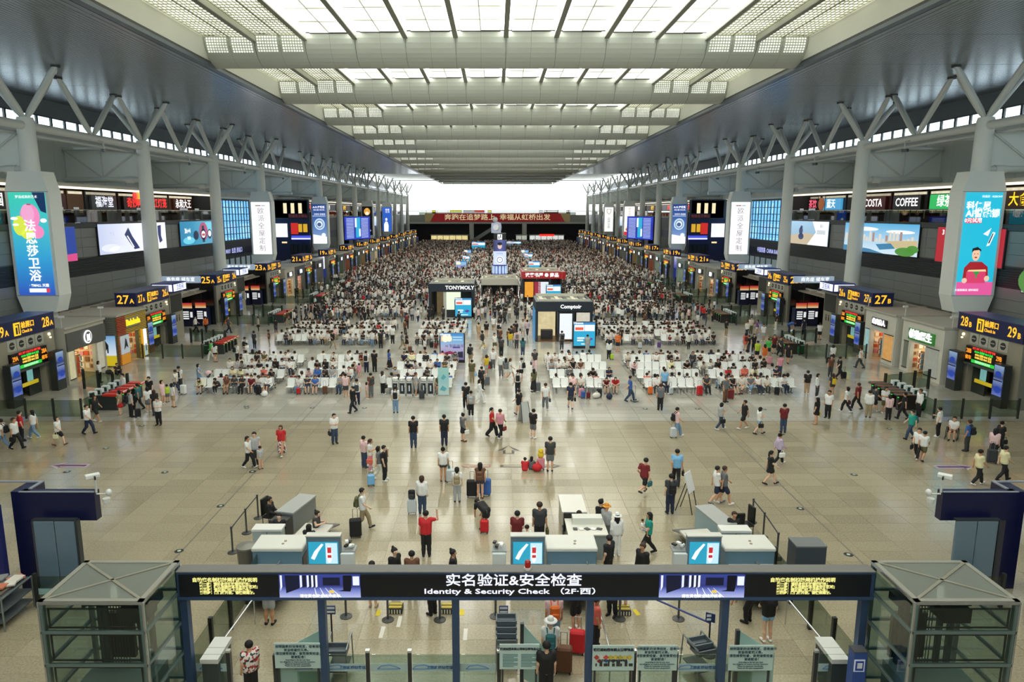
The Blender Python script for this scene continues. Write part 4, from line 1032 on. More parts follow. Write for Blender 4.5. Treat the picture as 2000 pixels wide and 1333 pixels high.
# ================================================================ COLUMN BANNERS, BOARDS, KIOSKS
shell_m = M('e4e6e0', .5)
def column_banner(s, k, label, face, z0=4.7, z1=15.4, w_=3.3, draw=None):
    yc = YC0+B*k
    t = thing('column_banner', label, 'banner', (s*XC, yc-.82, 0), 0)
    h = w_/2
    part('box', MB().prism([(-h*.76, z0), (h*.76, z0), (h, z0+1.3), (h, z1-1.5), (h*.76, z1), (-h*.76, z1), (-h, z1-1.5), (-h, z0+1.3)], .0, 1.6, 'y'), shell_m, t)
    part('seam', MB().bx(-h*.99, h*.99, -.006, 0, z0+1.28, z0+1.31).bx(-h*.99, h*.99, -.006, 0, z1-1.52, z1-1.49), dkgrey, t)
    a, b_ = z0+1.35, z1-1.55
    f = part('lit_face', MB().bx(-h*.84, h*.84, -.05, 0, a, b_), face, t)
    if draw: draw(t, h*.84, a, b_)
    return t
def ban_bath(t, w_, a, b_):
    L = b_-a
    pic(t, [('f28cc0', .9, [('o', .1, a+L*.77, .75, .95), ('o', .55, a+L*.62, .5, .5)]), ('d8e650', .9, [('o', -.75, a+L*.68, .5, .75), ('o', -.2, a+L*.60, .5, .4)]),
            ('123a6a', .6, [[(w_*.3, b_), (w_, b_), (w_, a+L*.8), (w_*.7, a+L*.82), (w_*.45, a+L*.93)]]), ('f0a8d0', .9, [('o', -.05, a+L*.8, .5, .7)]), ('c2607a', .7, [('o', .1, a+L*.885, .18, .06)]),
            ('ffffff', .9, [('o', w_*.8, a+L*.73, .25, .16), ('o', -w_*.8, a+L*.75, .28, .12), ('o', -w_*.75, a+L*.69, .25, .09)]), ('ffffff', 1, [('r', -.55, a+.22, .75, a+.52)]), ('e23a4a', 1, [('r', .78, a+.22, 1.02, a+.52)])], y=-.06)
    text('法恩莎卫浴', .92, (.05, -.115, a+L*.43), -PI/2, E('ffffff', 1.2), t, vertical=True, bold=.018, line=1.03)
    text('梦浴成真的艺术', .24, (0, -.115, b_-.35), -PI/2, E('ffffff', 1.1), t); text('· TMALL 天猫', .26, (.25, -.115, a+.75), -PI/2, E('ffffff', 1.1), t, bold=.006)
def ban_lock(t, w_, a, b_):
    L = b_-a
    pic(t, [('e05a9a', .95, [('r', -w_, a, w_, a+L*.13)]), ('f2f2f2', .9, [[(.2, a+L*.60), (.8, a+L*.66), (.6, a+L*.58)]]),
            ('e8f2f4', 1, [[(.55, a+L*.48), (.8, a+L*.49), (1.15, a+L*.615), (.92, a+L*.62)]]), ('26303a', .6, [[(.66, a+L*.51), (.76, a+L*.51), (1.0, a+L*.605), (.92, a+L*.605)]]),
            ('a8202c', .85, [[(-1.0, a+L*.13), (-.95, a+L*.27), (-.55, a+L*.33), (.35, a+L*.33), (.85, a+L*.28), (1.0, a+L*.14)]]),
            ('f0c0a0', .95, [('o', -.15, a+L*.40, .30, .48)]), ('1c1a1c', .5, [[(-.5, a+L*.42), (-.47, a+L*.46), (-.1, a+L*.475), (.2, a+L*.45), (.2, a+L*.43), (.05, a+L*.445), (-.35, a+L*.44)]]),
            ('7a3a36', .8, [('o', -.15, a+L*.372, .11, .05)]), ('1c1a1c', .5, [('o', -.27, a+L*.408, .045, .03), ('o', -.03, a+L*.408, .045, .03)]),
            ('d6406a', .95, [('r', -.75, a+L*.12, .75, a+L*.235)]), ('3a9a4a', .9, [('o', .02, a+L*.225, .22, .15), ('r', -.04, a+L*.17, .08, a+L*.225)]), ('f0d8a0', .9, [[(-.7, a+L*.235), (.75, a+L*.235), (.7, a+L*.255), (-.6, a+L*.25)]]),
            ('f0c8b0', .9, [('o', -.85, a+L*.145, .2, .2), ('o', .85, a+L*.165, .2, .22)]), ('e0506a', .9, [('r', -w_*.93, a+L*.705, -.05, a+L*.755)])], y=-.06)
    text('科保尼', .62, (-.4, -.125, a+L*.87), -PI/2, E('ffffff', 1.2), t, bold=.018); text('AI智能锁', .66, (-.02, -.125, a+L*.795), -PI/2, E('ffffff', 1.2), t, bold=.018)
    text('0元试用', .38, (-.7, -.125, a+L*.73), -PI/2, E('ffffff', 1.1), t, bold=.008); text('科保尼 · KEBONY', .2, (.55, -.125, b_-.32), -PI/2, E('ffffff', 1.1), t)
    text('天猫旗舰店 搜科保尼', .2, (-.6, -.125, a+L*.05), -PI/2, E('ffffff', 1.1), t)
def ban_home(t, w_, a, b_):
    text('欧派全屋定制', 1.0, (.02, -.06, (a+b_)/2-.25), -PI/2, E('8f8088', .75), t, vertical=True, bold=.0, line=1.12)
    part('brand_line', MB().bx(-.75, .05, -.056, -.05, b_-.62, b_-.45), E('b08a80', .8), t); part('brand_line', MB().bx(.15, .7, -.056, -.05, b_-.62, b_-.45), E('a8c8d0', .9), t)
def ban_wash(t, w_, a, b_):
    L = b_-a
    pic(t, [('f4f6f8', 1, [[(-w_, a), (w_, a), (w_, a+L*.18), (-w_, a+L*.24)]]), ('c8dcf0', 1, [('o', 0, a+L*.50, 1.05, 1.15)]), ('7f9cc4', .9, [('o', 0, a+L*.50, .82, .9)]), ('e8f2fa', 1, [('o', 0, a+L*.50, .6, .65)]), ('4a6a98', .8, [('o', -.05, a+L*.49, .42, .4)]),
            ('f6f8fa', 1, [('o', .75, a+L*.22, .42, .42)]), ('c0cede', 1, [('r', -w_, a+L*.70, w_*.95, a+L*.715)])], y=-.06)
    text('A.O.史密斯', .5, (0, -.115, a+L*.93), -PI/2, E('ffffff', 1.1), t, bold=.012); text('热水器 净水机', .36, (0, -.115, a+L*.86), -PI/2, E('ffffff', 1.1), t)
    text('洗得净 更健康', .36, (.1, -.115, a+L*.75), -PI/2, E('ffffff', 1.1), t)
def ban_tiger(t, w_, a, b_):
    L = b_-a
    pic(t, [('e8a848', .95, [('o', 0, a+L*.82, .85, 1.0)]), ('f6e8d0', 1, [('o', 0, a+L*.76, .5, .45)]), ('201810', .5, [('o', -.35, a+L*.85, .12, .08), ('o', .35, a+L*.85, .12, .08), ('r', -.7, a+L*.9, -.3, a+L*.91), ('r', .3, a+L*.9, .7, a+L*.91)]),
            ('d03030', .9, [('o', -.1, a+L*.45, .75, .4)]), ('f0f0f0', 1, [('o', -.1, a+L*.45, .35, .15)]), ('98a8d0', .9, [('o', 0, a+L*.16, 1.0, .45)])], y=-.06)
    text('红牛', .5, (-.1, -.09, a+L*.35), -PI/2, E('ffffff', 1), t)
def ban_doc(t, w_, a, b_):
    L = b_-a
    pic(t, [('f2f5f8', 1, [[(-1.0, a), (-1.0, a+L*.3), (-.5, a+L*.42), (.2, a+L*.4), (.5, a+L*.25), (.4, a)], ('o', -.2, a+L*.5, .35, .5)])], y=-.06)
    text('健康\n生活', .7, (.2, -.09, a+L*.85), -PI/2, E('ffffff', 1.1), t)
def ban_shield(t, w_, a, b_):
    L = b_-a
    pic(t, [('b08a80', .8, [[(-.7, a+L*.93), (.7, a+L*.93), (.7, a+L*.8), (0, a+L*.7), (-.7, a+L*.8)]]), ('f8f8f4', 1, [[(-.55, a+L*.915), (.55, a+L*.915), (.55, a+L*.81), (0, a+L*.725), (-.55, a+L*.81)]])], y=-.06)
    text('品牌全屋', .9, (0, -.09, a+L*.35), -PI/2, E('8f9a96', .8), t, vertical=True)
def ban_food(t, w_, a, b_):
    L = b_-a
    pic(t, [('d8323a', .95, [('r', -w_, a, w_, a+L*.12)]), ('c8743a', .9, [('o', 0, a+L*.2, 1.0, .6)]), ('f0d890', .9, [('o', -.2, a+L*.26, .5, .5)]), ('a8402a', .8, [('o', .35, a+L*.24, .4, .4)])], y=-.06)
    text('老北京炸酱面', .8, (0, -.09, a+L*.66), -PI/2, E('d8c0b8', .9), t, vertical=True)
column_banner(-1, 0, 'tall teal column banner with a painted face and white vertical characters, near left column', ramp_mat('b_teal', [(0, '2a52b8'), (.35, '2c9ad0'), (.7, '3cc0c8'), (1, '35c9b0')], 2, .95), draw=ban_bath)
column_banner(1, 0, 'tall sky blue column banner with a man in a red sweater, near right column', M('22b8d6', .4, 0, .95), draw=ban_lock)
column_banner(-1, 3, 'white lit column banner with six thin grey characters, left side', M('fbfcff', .4, 0, 1.15), draw=ban_home)
column_banner(1, 3, 'white lit column banner with six thin grey characters, right side', M('fbfcff', .4, 0, 1.15), draw=ban_home)
fw_ = ramp_mat('b_wash', [(0, '8fb0dc'), (.5, '4a70b0'), (1, '1c3a88')], 2, .95)
column_banner(-1, 5, 'dark blue column banner showing a round washing drum, left side', fw_, draw=ban_wash)
column_banner(1, 5, 'dark blue column banner showing a round washing drum, right side', fw_, draw=ban_wash)
column_banner(-1, 8, 'black column banner with an orange tiger face', M('0c0c10', .4, 0, .5), draw=ban_tiger)
column_banner(-1, 10, 'blue column banner with a person in white', M('2f62c8', .4, 0, .9), draw=ban_doc)
column_banner(1, 10, 'white column banner with a shield mark on the far right', M('f4f5f2', .4, 0, 1.0), draw=ban_shield)
column_banner(1, 8, 'white column banner with noodles over a red foot', M('f2f0ee', .4, 0, 1.0), draw=ban_food)
# angled departure screens on both sides
for s in (-1, 1):
    t = thing('departure_screen', 'huge blue departures screen with dark side, hall\'s %s side' % SIDE[s], 'screen', (s*37.0, 172, 5.7))
    a, b_ = Vector((s*-.3, 0, 0)), Vector((s*-4.6, 11, 0))
    part('casing', MB().prism([(s*4.6, 0), (s*-.3, 0), (s*-4.6, 11), (s*4.6, 11)], 0, 5.6), M('24272b', .5), t)
    mb = MB()
    for k in range(6): mb.bx(s*(.0+k*.8)-.03, s*(.0+k*.8)+.03, -.03, 0, 0, 5.6)
    for k in range(5): mb.bx(s*-.2, s*4.5, -.03, 0, .9*k+.9, .9*k+.94)
    o = part('panel_joint', mb, black, t); stuff(o)
    ang = math.atan2(b_.y-a.y, b_.x-a.x)
    if s > 0: ang += PI
    sc = obj('screen_face', MB().bx(-5.7, 5.7, -.1, 0, .1, 5.5).mesh('screen_face', ramp_mat('dep_blue', [(0, '2038c0'), (.5, '1b2aa0'), (1, '1c3ac8')], 2, .9)), t, ((a.x+b_.x)/2, (a.y+b_.y)/2, 0), ang)
    mb = MB()
    for k in range(14):
        for x0 in (-5.0, 1.6): mb.bx(x0, x0+3.2, -.13, -.1, .45+k*.35, .58+k*.35)
    part('timetable_row', mb, M('c8d8ff', .4, 0, 1.0), sc)
    part('centre_block', MB().bx(-.9, 1.1, -.12, -.1, .5, 5.3), M('28a8d0', .4, 0, .95), sc); part('centre_note', MB().bx(-1.3, -.5, -.14, -.12, 3.0, 5.2).bx(.5, 1.2, -.14, -.12, .8, 2.6), M('e8f4ff', .4, 0, 1), sc)
# ---- information tower in the middle
TY = 113.4
t = thing('information_tower', 'blue lit advert tower with clock and timetables in the central aisle', 'tower', (-.1, TY, 0))
part('base', MB().lathe([(.95, 0), (.95, 2.6)], n=20), M('33383c', .3), t)
part('timetable_ring', MB().lathe([(1.15, 2.6), (1.15, 4.25)], n=20), ramp_mat('ring', [(0, '1c2a80'), (.5, '5a6cd0'), (1, '2a2f80')], 2, .8), t)
for q in range(7): part('timetable', MB().box((1.2*math.sin((q-3)*.45), -1.2*math.cos((q-3)*.45), 3.45), (.34, .06, 1.2), 0, (q-3)*.45), M('b8d0ff', .4, 0, .9, .5, 2.5), t)
ck = part('clock_face', MB().bx(-1.0, 1.0, -1.0, 1.0, 4.25, 6.35), M('c8d4f4', .4, 0, .95), t)
mb = MB(); disc(mb, 0, 5.0, .62, .62, -1.02); disc(mb, 0, 5.0, .48, .48, -1.03, 1); disc(mb, 0, 5.0, .37, .37, -1.04, 0); part('clock_dial', mb, [M('eef3ff', .4, 0, 1.1), M('5a70b8', .4, 0, .8)], ck)
part('clock_hand', MB().add([(0, -1.05, 4.95), (.06, -1.05, 4.98), (-.24, -1.05, 5.26)], [(0, 1, 2)]).add([(0, -1.05, 4.95), (0, -1.05, 5.03), (.26, -1.05, 5.18)], [(0, 1, 2)]), M('2a3a80', .5), ck)
text('FOTILE', .3, (0, -1.04, 6.0), -PI/2, M('6a78b0', .4, 0, .7), ck)
pf = part('portrait_face', MB().bx(-1.0, 1.0, -1.0, 1.0, 6.35, 8.0), ramp_mat('port', [(0, '20245a'), (.6, '5a62b0'), (1, '2a2f6a')], 0, .8), t)
mb = MB(); disc(mb, 0, 7.15, .34, .46, -1.02); part('portrait_head', mb, M('e8c8c0', .4, 0, .8), pf); mb = MB(); disc(mb, 0, 7.5, .38, .24, -1.03); part('portrait_hair', mb, M('201a28', .4, 0, .4), pf)
part('black_head', MB().bx(-.95, .95, -.9, .9, 8.05, 9.1), black, t); em = part('emblem', MB().bx(-.35, .35, -.93, -.9, 8.15, 8.95), whl, t); part('emblem_arrow', MB().bx(-.2, -.06, -.95, -.93, 8.22, 8.7).bx(.06, .2, -.95, -.93, 8.4, 8.9), black, em)
sc_ = thing('globe_sculpture', 'white round two ball sculpture above the tower at the far end', 'sculpture', (-.6, 210, 0))
part('pole', MB().tube((0, 0, 0), (0, 0, 6.5), .5), M('8b8f92', .4), sc_); part('plinth', MB().bx(-1.4, 1.4, -1, 1, 6.4, 9.2), M('d0d8f0', .4, 0, .4), sc_)
part('large_ball', MB().ell((.3, 0, 7.9), (1.35, 1.2, 1.7), 18, 12), M('d8dcda', .4), sc_, smooth=True); part('small_ball', MB().ell((-.3, 0, 10.2), (.75, .7, .75), 16, 10), M('e2e4e2', .4), sc_, smooth=True)
part('dial', MB().tube((-.1, -1.1, 8.0), (-.1, -1.25, 8.0), .8, n=20), M('f4f6f4', .4, 0, .5), sc_)
# ---- kiosks
def kiosk(name, label, x0, x1, yf, depth, hgt, fascia_m, wall_m, sign=None, sign_m=None, sz=.6, sx=0.0):
    W = (x1-x0)/2
    t = thing(name, label, 'kiosk', ((x0+x1)/2, yf, 0))
    part('fascia', MB().bx(-W, W, 0, .25, hgt-.95, hgt).bx(-W, -W+.25, .25, depth, hgt-.95, hgt).bx(W-.25, W, .25, depth, hgt-.95, hgt).bx(-W, W, depth-.25, depth, hgt-.95, hgt), fascia_m, t)
    part('roof_tray', MB().bx(-W+.25, W-.25, .25, depth-.25, hgt-.25, hgt-.15), M('b7b3a0', .6), t)
    mb = MB()
    for k in range(int(W*2/.8)): mb.bx(-W+.5+k*.8, -W+.85+k*.8, .7, depth-.7, hgt-.14, hgt-.02, k % 2)
    part('roof_fin', mb, [M('d8d4c0', .5), M('5a5a52', .6)], t)
    part('roof_rim', MB().bx(-W+.25, W-.25, .2, .35, hgt-.1, hgt+.22), M('c9c6b6', .6), t); part('roof_rim', MB().bx(-W+.25, W-.25, depth-.35, depth-.2, hgt-.1, hgt+.22), M('c9c6b6', .6), t)
    part('back_wall', MB().bx(-W, W, depth-.2, depth, 0, hgt-.95), wall_m, t); part('side_wall', MB().bx(-W, -W+.2, .3, depth, 0, hgt-.95), wall_m, t); part('side_wall', MB().bx(W-.2, W, .3, depth, 0, hgt-.95), wall_m, t)
    if sign: text(sign, sz, (sx, -.03, hgt-.48), -PI/2, sign_m, t, bold=.014)
    return t, W
navyk = M('1c2733', .4)
def lcd_ad(label, px0, px1, py0, py1, style, group='free standing advert screens'):
    x0, y, _ = G(px0, py1); x1 = G(px1, py1)[0]; W = (x1-x0)/2
    d = y*_c+H*_s; hgt = (py1-py0)*d/F/_c*1.01
    t = thing('advert_screen', label, 'screen', ((x0+x1)/2, y, 0), 0, group)
    part('frame', MB().bx(-W, W, 0, .28, 0, hgt), scr_frame, t)
    z0 = hgt*.1
    part('picture', MB().bx(-W+.08, W-.08, -.02, 0, z0, hgt-.06), M('2aa6d0', .4, 0, .85) if style == 'blue' else ramp_mat('car', [(0, '6a6098'), (.5, 'b8b4d8'), (.66, '8ab8e0'), (1, '4a9ad8')], 2, .85), t)
    L = hgt-z0; w_ = W-.1
    if style == 'blue':
        pic(t, [('3f86c0', .9, [('r', -w_, z0+L*.9, w_, z0+L*.985)]), ('eef4fa', 1, [('r', -w_+.03, z0+L*.62, -.02, z0+L*.88), ('r', .02, z0+L*.62, w_-.03, z0+L*.88)]), ('e0604a', .9, [('r', -w_+.1, z0+L*.66, -.1, z0+L*.78)]), ('5a3a9a', .8, [[(w_*.1, z0+L*.28), (w_*.5, z0+L*.36), (w_*.85, z0+L*.3), (w_*.5, z0+L*.2)]]), ('e8f6fc', 1, [('r', -w_*.7, z0+L*.3, 0, z0+L*.36), ('r', -w_*.7, z0+L*.2, -w_*.1, z0+L*.26), ('r', -w_*.3, z0+L*.06, w_*.6, z0+L*.1)])], y=-.03)
    else:
        pic(t, [('3f86c0', .9, [('r', -w_, z0+L*.93, w_, z0+L)]), ('e8b870', .9, [('r', -w_+.03, z0+L*.7, -.02, z0+L*.9)]), ('f2e2c8', 1, [('o', -w_*.6, z0+L*.8, .28, .3), ('o', -w_*.25, z0+L*.8, .22, .26)]), ('b8e0f8', .95, [('r', .05, z0+L*.84, w_-.1, z0+L*.87), ('r', .05, z0+L*.74, w_-.1, z0+L*.77)]),
                ('8a2a4a', .8, [[(-w_*.9, z0+L*.12), (-w_*.7, z0+L*.28), (-w_*.2, z0+L*.34), (w_*.3, z0+L*.26), (w_*.4, z0+L*.1)]]), ('2a2440', .6, [('o', -w_*.6, z0+L*.12, .25, .22), ('o', w_*.1, z0+L*.12, .25, .22), [(w_*.4, z0+L*.1), (w_*.5, z0+L*.3), (w_*.95, z0+L*.32), (w_*.95, z0+L*.08)]]), ('5a5090', .8, [('r', w_*.05, z0+L*.44, w_*.7, z0+L*.5)])], y=-.03)
        text('AI 智能电视', .3, (w_*.2, -.07, z0+L*.52), -PI/2, M('3a3a80', .4, 0, .5), t)
    text('Hisense', .28, (-w_*.6, -.05, z0+L*.955), -PI/2, E('ffffff', 1), t, bold=.006)
    return t
x0, yk, _ = G(838, 620); x1 = G(926, 620)[0]
t, W = kiosk('cosmetics_kiosk', 'dark kiosk with white capital letters on its fascia, left of the central aisle', x0, x1, yk, 5.0, 4.0, navyk, M('2c2f30', .4), 'TONYMOLY', M('ffffff', .4, 0, 1.2), .62, 1.0)
part('lit_panel', MB().bx(-.6, 1.1, .1, .2, .9, 3.0), M('dff0d0', .4, 0, 1.0), t)
part('doorway', MB().bx(-W+.6, -.9, 4.4, 4.5, 0, 3.0), M('a08a60', .5, 0, .3, .5, 3), t); part('pillar', MB().bx(-.95, -.6, 0, .3, 0, 3.0), M('c8c8c0', .4), t)
part('counter', MB().bx(-.6, 2.6, .0, .5, 0, .9), M('23272a', .4), t); part('pillar', MB().bx(W-.3, W, 0, .3, 0, 3.05), navyk, t); part('pillar', MB().bx(-W, -W+.3, 0, .3, 0, 3.05), navyk, t)
lcd_ad('blue lit advert screen standing at the left aisle kiosk', 888, 922, 583, 622, 'blue')
x0, yk, _ = G(1046, 668); x1 = G(1157, 668)[0]
t, W = kiosk('cosmetics_kiosk', 'navy kiosk with white script lettering and wood floor, right of the central aisle', x0, x1, yk, 5.4, 3.9, navyk, M('20262c', .4), 'Comptoir', M('ffffff', .4, 0, 1.2), .5, .6)
part('blue_side', MB().bx(-W-.06, -W, .4, 5, 0, 2.9), M('3a98d0', .4, 0, .5), t); part('lit_shelves', MB().bx(-W+.3, -.6, 3.2, 3.3, 0, 2.9), M('e8d0a0', .4, 0, .8, .4, 2.5), t); part('wood_floor', MB().bx(-W+.2, W-.2, .1, 5, 0, .06), M('7a5230', .4), t)
part('lit_poster', MB().bx(-.45, .75, -.02, .05, .25, 2.75), M('e8eef2', .4, 0, .9), t); part('lit_poster', MB().bx(1.2, 2.6, .3, .4, .25, 2.8), M('e0d8c8', .4, 0, .7, .3, 3), t)
for xx in (-W+.1, -.55, .85, W-.15): part('pillar', MB().bx(xx-.12, xx+.12, 0, .3, 0, 3.0), navyk, t)
part('counter', MB().bx(-W+.6, -1.0, 1.2, 1.9, 0, .95), M('2a2624', .4), t)
lcd_ad('blue lit advert screen in front of the navy aisle kiosk', 1118.5, 1163, 630, 681, 'blue')
lcd_ad('lit advert screen showing red cars, between seats left of the aisle', 859, 908, 652, 709, 'car')
x0, yk, _ = G(1019, 592); x1 = G(1097, 592)[0]
redk = M('c62a2a', .4, 0, .35)
t, W = kiosk('book_kiosk', 'red topped kiosk with white characters, right of the central aisle further back', x0, x1, yk, 5.6, 4.3, redk, M('2a2c30', .4), '读客书屋 ◉ 商品', M('ffffff', .4, 0, 1.2), .62)
part('rounded_front', MB().tube((W, .1, 3.35), (W, .1, 4.3), .5, n=14), redk, t)
part('lit_poster', MB().bx(-W+.4, -W+1.6, -.02, .1, .8, 2.9), M('f2a030', .4, 0, .8, .3, 2), t); part('lit_poster', MB().bx(-W+1.7, -W+2.6, -.02, .1, .8, 2.9), M('a02840', .4, 0, .7, .4, 2), t); part('lit_poster', MB().bx(-.5, .9, -.02, .1, .4, 2.9), M('dfe6ee', .4, 0, .9), t)
for xx in (-W+.15, -.7, 1.1): part('pillar', MB().bx(xx-.12, xx+.12, 0, .3, 0, 3.3), navyk, t)
lcd_ad('blue lit advert screen at the red topped kiosk', 1066, 1096, 557, 593, 'blue')
for q, (a, b_, c, d_, st) in enumerate(((889, 912, 511, 534, 'car'), (903, 918, 500, 518, 'blue'), (906, 921, 489, 504, 'car'), (1031, 1055, 511, 534, 'blue'), (1023, 1041, 496, 513, 'blue'), (1017, 1033, 489, 504, 'car'), (921, 948, 473, 492, 'blue'), (989, 1018, 472, 484, 'blue'))):
    lcd_ad('small lit advert screen rising from the far crowd, %s of eight' % ORD[q], a, b_, c, d_, st, 'far advert screens')
t, W = kiosk('low_kiosk', 'pale low kiosk around the foot of the advert tower', -2.9, 2.6, 106.5, 5, 2.6, M('c9c6b6', .6), M('3a3d40', .5))
# roll-up banner and the row of lockers at the near centre-left seats
x0, y, _ = G(856, 773); x1 = G(877, 773)[0]
t = thing('rollup_banner', 'pale turquoise standing banner at the end of the charging counter', 'banner', ((x0+x1)/2, y, 0))
W = (x1-x0)/2
part('sheet', MB().bx(-W, W, 0, .03, .05, 1.95), ramp_mat('roll', [(0, 'c8dcd8'), (.5, '9fd0d4'), (1, 'a8d8d0')], 2, 0), t)
mb = MB(); flat(mb, [(-W*.7, .4), (-W*.2, .7), (W*.6, .5), (W*.2, .3)], -.01); flat(mb, [(-W*.5, 1.2), (0, 1.5), (W*.5, 1.3), (0, 1.1)], -.01); part('print', mb, M('5fb0bc', .5), t); part('foot', MB().bx(-W, W, -.12, .15, 0, .05), M('9a9c98', .4), t)
x0, y, _ = G(765, 773); x1 = G(848, 773)[0]
n = 6; wq = (x1-x0)/n
for k in range(n):
    t = thing('charging_cabinet', 'white framed cabinet with dark front, %s from the left in the charging counter row' % ORD[k], 'cabinet', (x0+wq*(k+.5), y, 0), 0, 'charging cabinets')
    part('frame', MB().bx(-wq*.46, -wq*.40, 0, .5, 0, 1.2).bx(wq*.40, wq*.46, 0, .5, 0, 1.2).bx(-wq*.46, wq*.46, 0, .5, 1.12, 1.2).bx(-wq*.46, wq*.46, 0, .5, 0, .08), M('dcdcd6', .5), t)
    part('front', MB().bx(-wq*.32, wq*.32, .02, .06, .12, .85), M('23262a', .4), t); part('label', MB().bx(-wq*.1, wq*.1, 0, .02, .3, .7), M('c8ccd0', .5), t); part('shelf', MB().bx(-wq*.4, wq*.4, .05, .45, .88, .92), M('c8c8c2', .5), t)
# ================================================================ ENTRANCE: GANTRY, LIFTS, SECURITY LANES
slate = M('3d5478', .4, .3); slate_d = M('2a3346', .45); panel_k = M('14181d', .35)
steel_b = M('8f9a9a', .3, .6); steel_s = M('c8cccb', .25, .8)
YG = 16.62
t = thing('gantry', 'long dark entrance gantry with white identity and security check lettering', 'gantry', (-.06, YG, 0))
part('beam', MB().bx(-8.61, 8.72, -.17, .17, 2.9, 3.6), slate, t)
part('top_plate', MB().bx(-8.61, 8.72, -.19, .19, 3.6, 3.63), M('6b6a66', .6, noise=.1, nscale=3), t)
part('front_panel', MB().bx(-8.55, 8.62, -.19, -.17, 2.97, 3.55), panel_k, t)
part('lower_rim', MB().bx(-8.61, 8.72, -.2, .17, 2.87, 2.95), slate, t)
def gx(px, z): return G(px, 1140, 3.25)[0]+.06
for x in (-8.52, -5.07, -1.70, 1.69, 5.09, 8.58): part('post', MB().bx(x-.09, x+.09, -.1, .1, 0, 2.9), slate, t)
yt = -.2
text('实名验证&安全检查', .345, (gx(1003, 3.25), yt-.005, 3.395), -PI/2, M('e8ecff', .4, 0, 1.1), t, bold=.004, sx=1.14)
text('Identity & Security Check （2F·西）', .185, (gx(1003, 3.1), yt-.005, 3.11), -PI/2, M('e8ecff', .4, 0, 1.1), t, bold=.003, sx=1.62)
ly = M('e8e28a', .4, 0, .95)
for px in (444, 1562):
    text('自助实名制核验闸机操作说明', .122, (gx(px, 3.3), yt-.005, 3.415), -PI/2, ly, t, bold=.004, sx=1.02)
    for q, tx in enumerate(('第一步：请将身份证放置扫描处；', '第二步：确认车票信息与身份证区域；', '第三步：请正视闸机上方摄像头；', '第四步：闸门打开后，请快速通行。')):
        text(tx, .088, (gx(px-48, 3.3)-.02, yt-.005, 3.31-.078*q), -PI/2, ly, t, bold=.004, align='LEFT')
for i, (a, b_) in enumerate(((549, 706), (1285, 1450))):
    xa, xb = gx(a, 3.2), gx(b_, 3.2); xm, W = (xa+xb)/2, (xb-xa)/2
    sc = part('video_screen', MB().bx(xa, xb, -.215, -.17, 2.955, 3.555), ramp_mat('vid', [(0, 'b9c2ee'), (.35, '6a78c8'), (.5, '2a3480'), (1, '2c3a90')], 2, .9), t)
    mb = MB()
    def q_(x): return xm+x*W
    Z = lambda z: 2.955+.6*z
    flat(mb, [(q_(-.85), Z(1)), (q_(-.5), Z(1)), (q_(-.5), Z(.42)), (q_(-.83), Z(.2))], -.219, 0)
    for k, x in enumerate((-.42, -.28, -.18)): flat(mb, [(q_(x), Z(1)), (q_(x+.09), Z(1)), (q_(x+.09), Z(.5)), (q_(x), Z(.45))], -.219, 0)
    for x in (-.97, -.48, -.31, -.2, -.1): flat(mb, [(q_(x), Z(1)), (q_(x+.05), Z(1)), (q_(x+.05), Z(.5)), (q_(x), Z(.3 if x < -.9 else .45))], -.222, 1)
    flat(mb, [(q_(.08), Z(.55)), (q_(.08), Z(.9)), (q_(.5), Z(.9)), (q_(.5), Z(.55))], -.219, 0)
    flat(mb, [(q_(.58), Z(1)), (q_(.8), Z(1)), (q_(.78), Z(.42)), (q_(.76), Z(.3)), (q_(.58), Z(.32))], -.224, 2)
    flat(mb, [(q_(.42), Z(.3)), (q_(.76), Z(.28)), (q_(.76), Z(.33)), (q_(.6), Z(.36))], -.226, 2)
    flat(mb, [(q_(.82), Z(.55)), (q_(.82), Z(.95)), (q_(.98), Z(.95)), (q_(.98), Z(.55))], -.219, 1)
    for k in range(4): flat(mb, [(q_(-.1+.2*k), Z(.02)), (q_(-.06+.2*k), Z(.02)), (q_(-.12+.13*k), Z(.44)), (q_(-.13+.13*k), Z(.44))], -.219, 1)
    flat(mb, [(q_(.22), Z(.22)), (q_(.36), Z(.2)), (q_(.34), Z(.34)), (q_(.24), Z(.34))], -.222, 3)
    part('video_shape', mb, [M('1a1f3e', .4, 0, .5), M('dfe4ff', .4, 0, 1.0), M('101428', .4, 0, .4), M('e8c860', .4, 0, .9)], sc)
    text('请在黄色安全线外候车', .10, (xm, -.226, Z(.07)), -PI/2, whl, sc)
t = thing('warning_beacon', 'small red warning lamp on top of the entrance gantry', 'lamp', (.05, YG-.05, 3.63))
part('base', MB().lathe([(.09, 0), (.09, .06)], n=14), M('d8d4c8', .4), t); part('lens', MB().lathe([(.075, .06), (.075, .2), (.05, .24)], n=14), M('c2241c', .25, 0, .25), t)
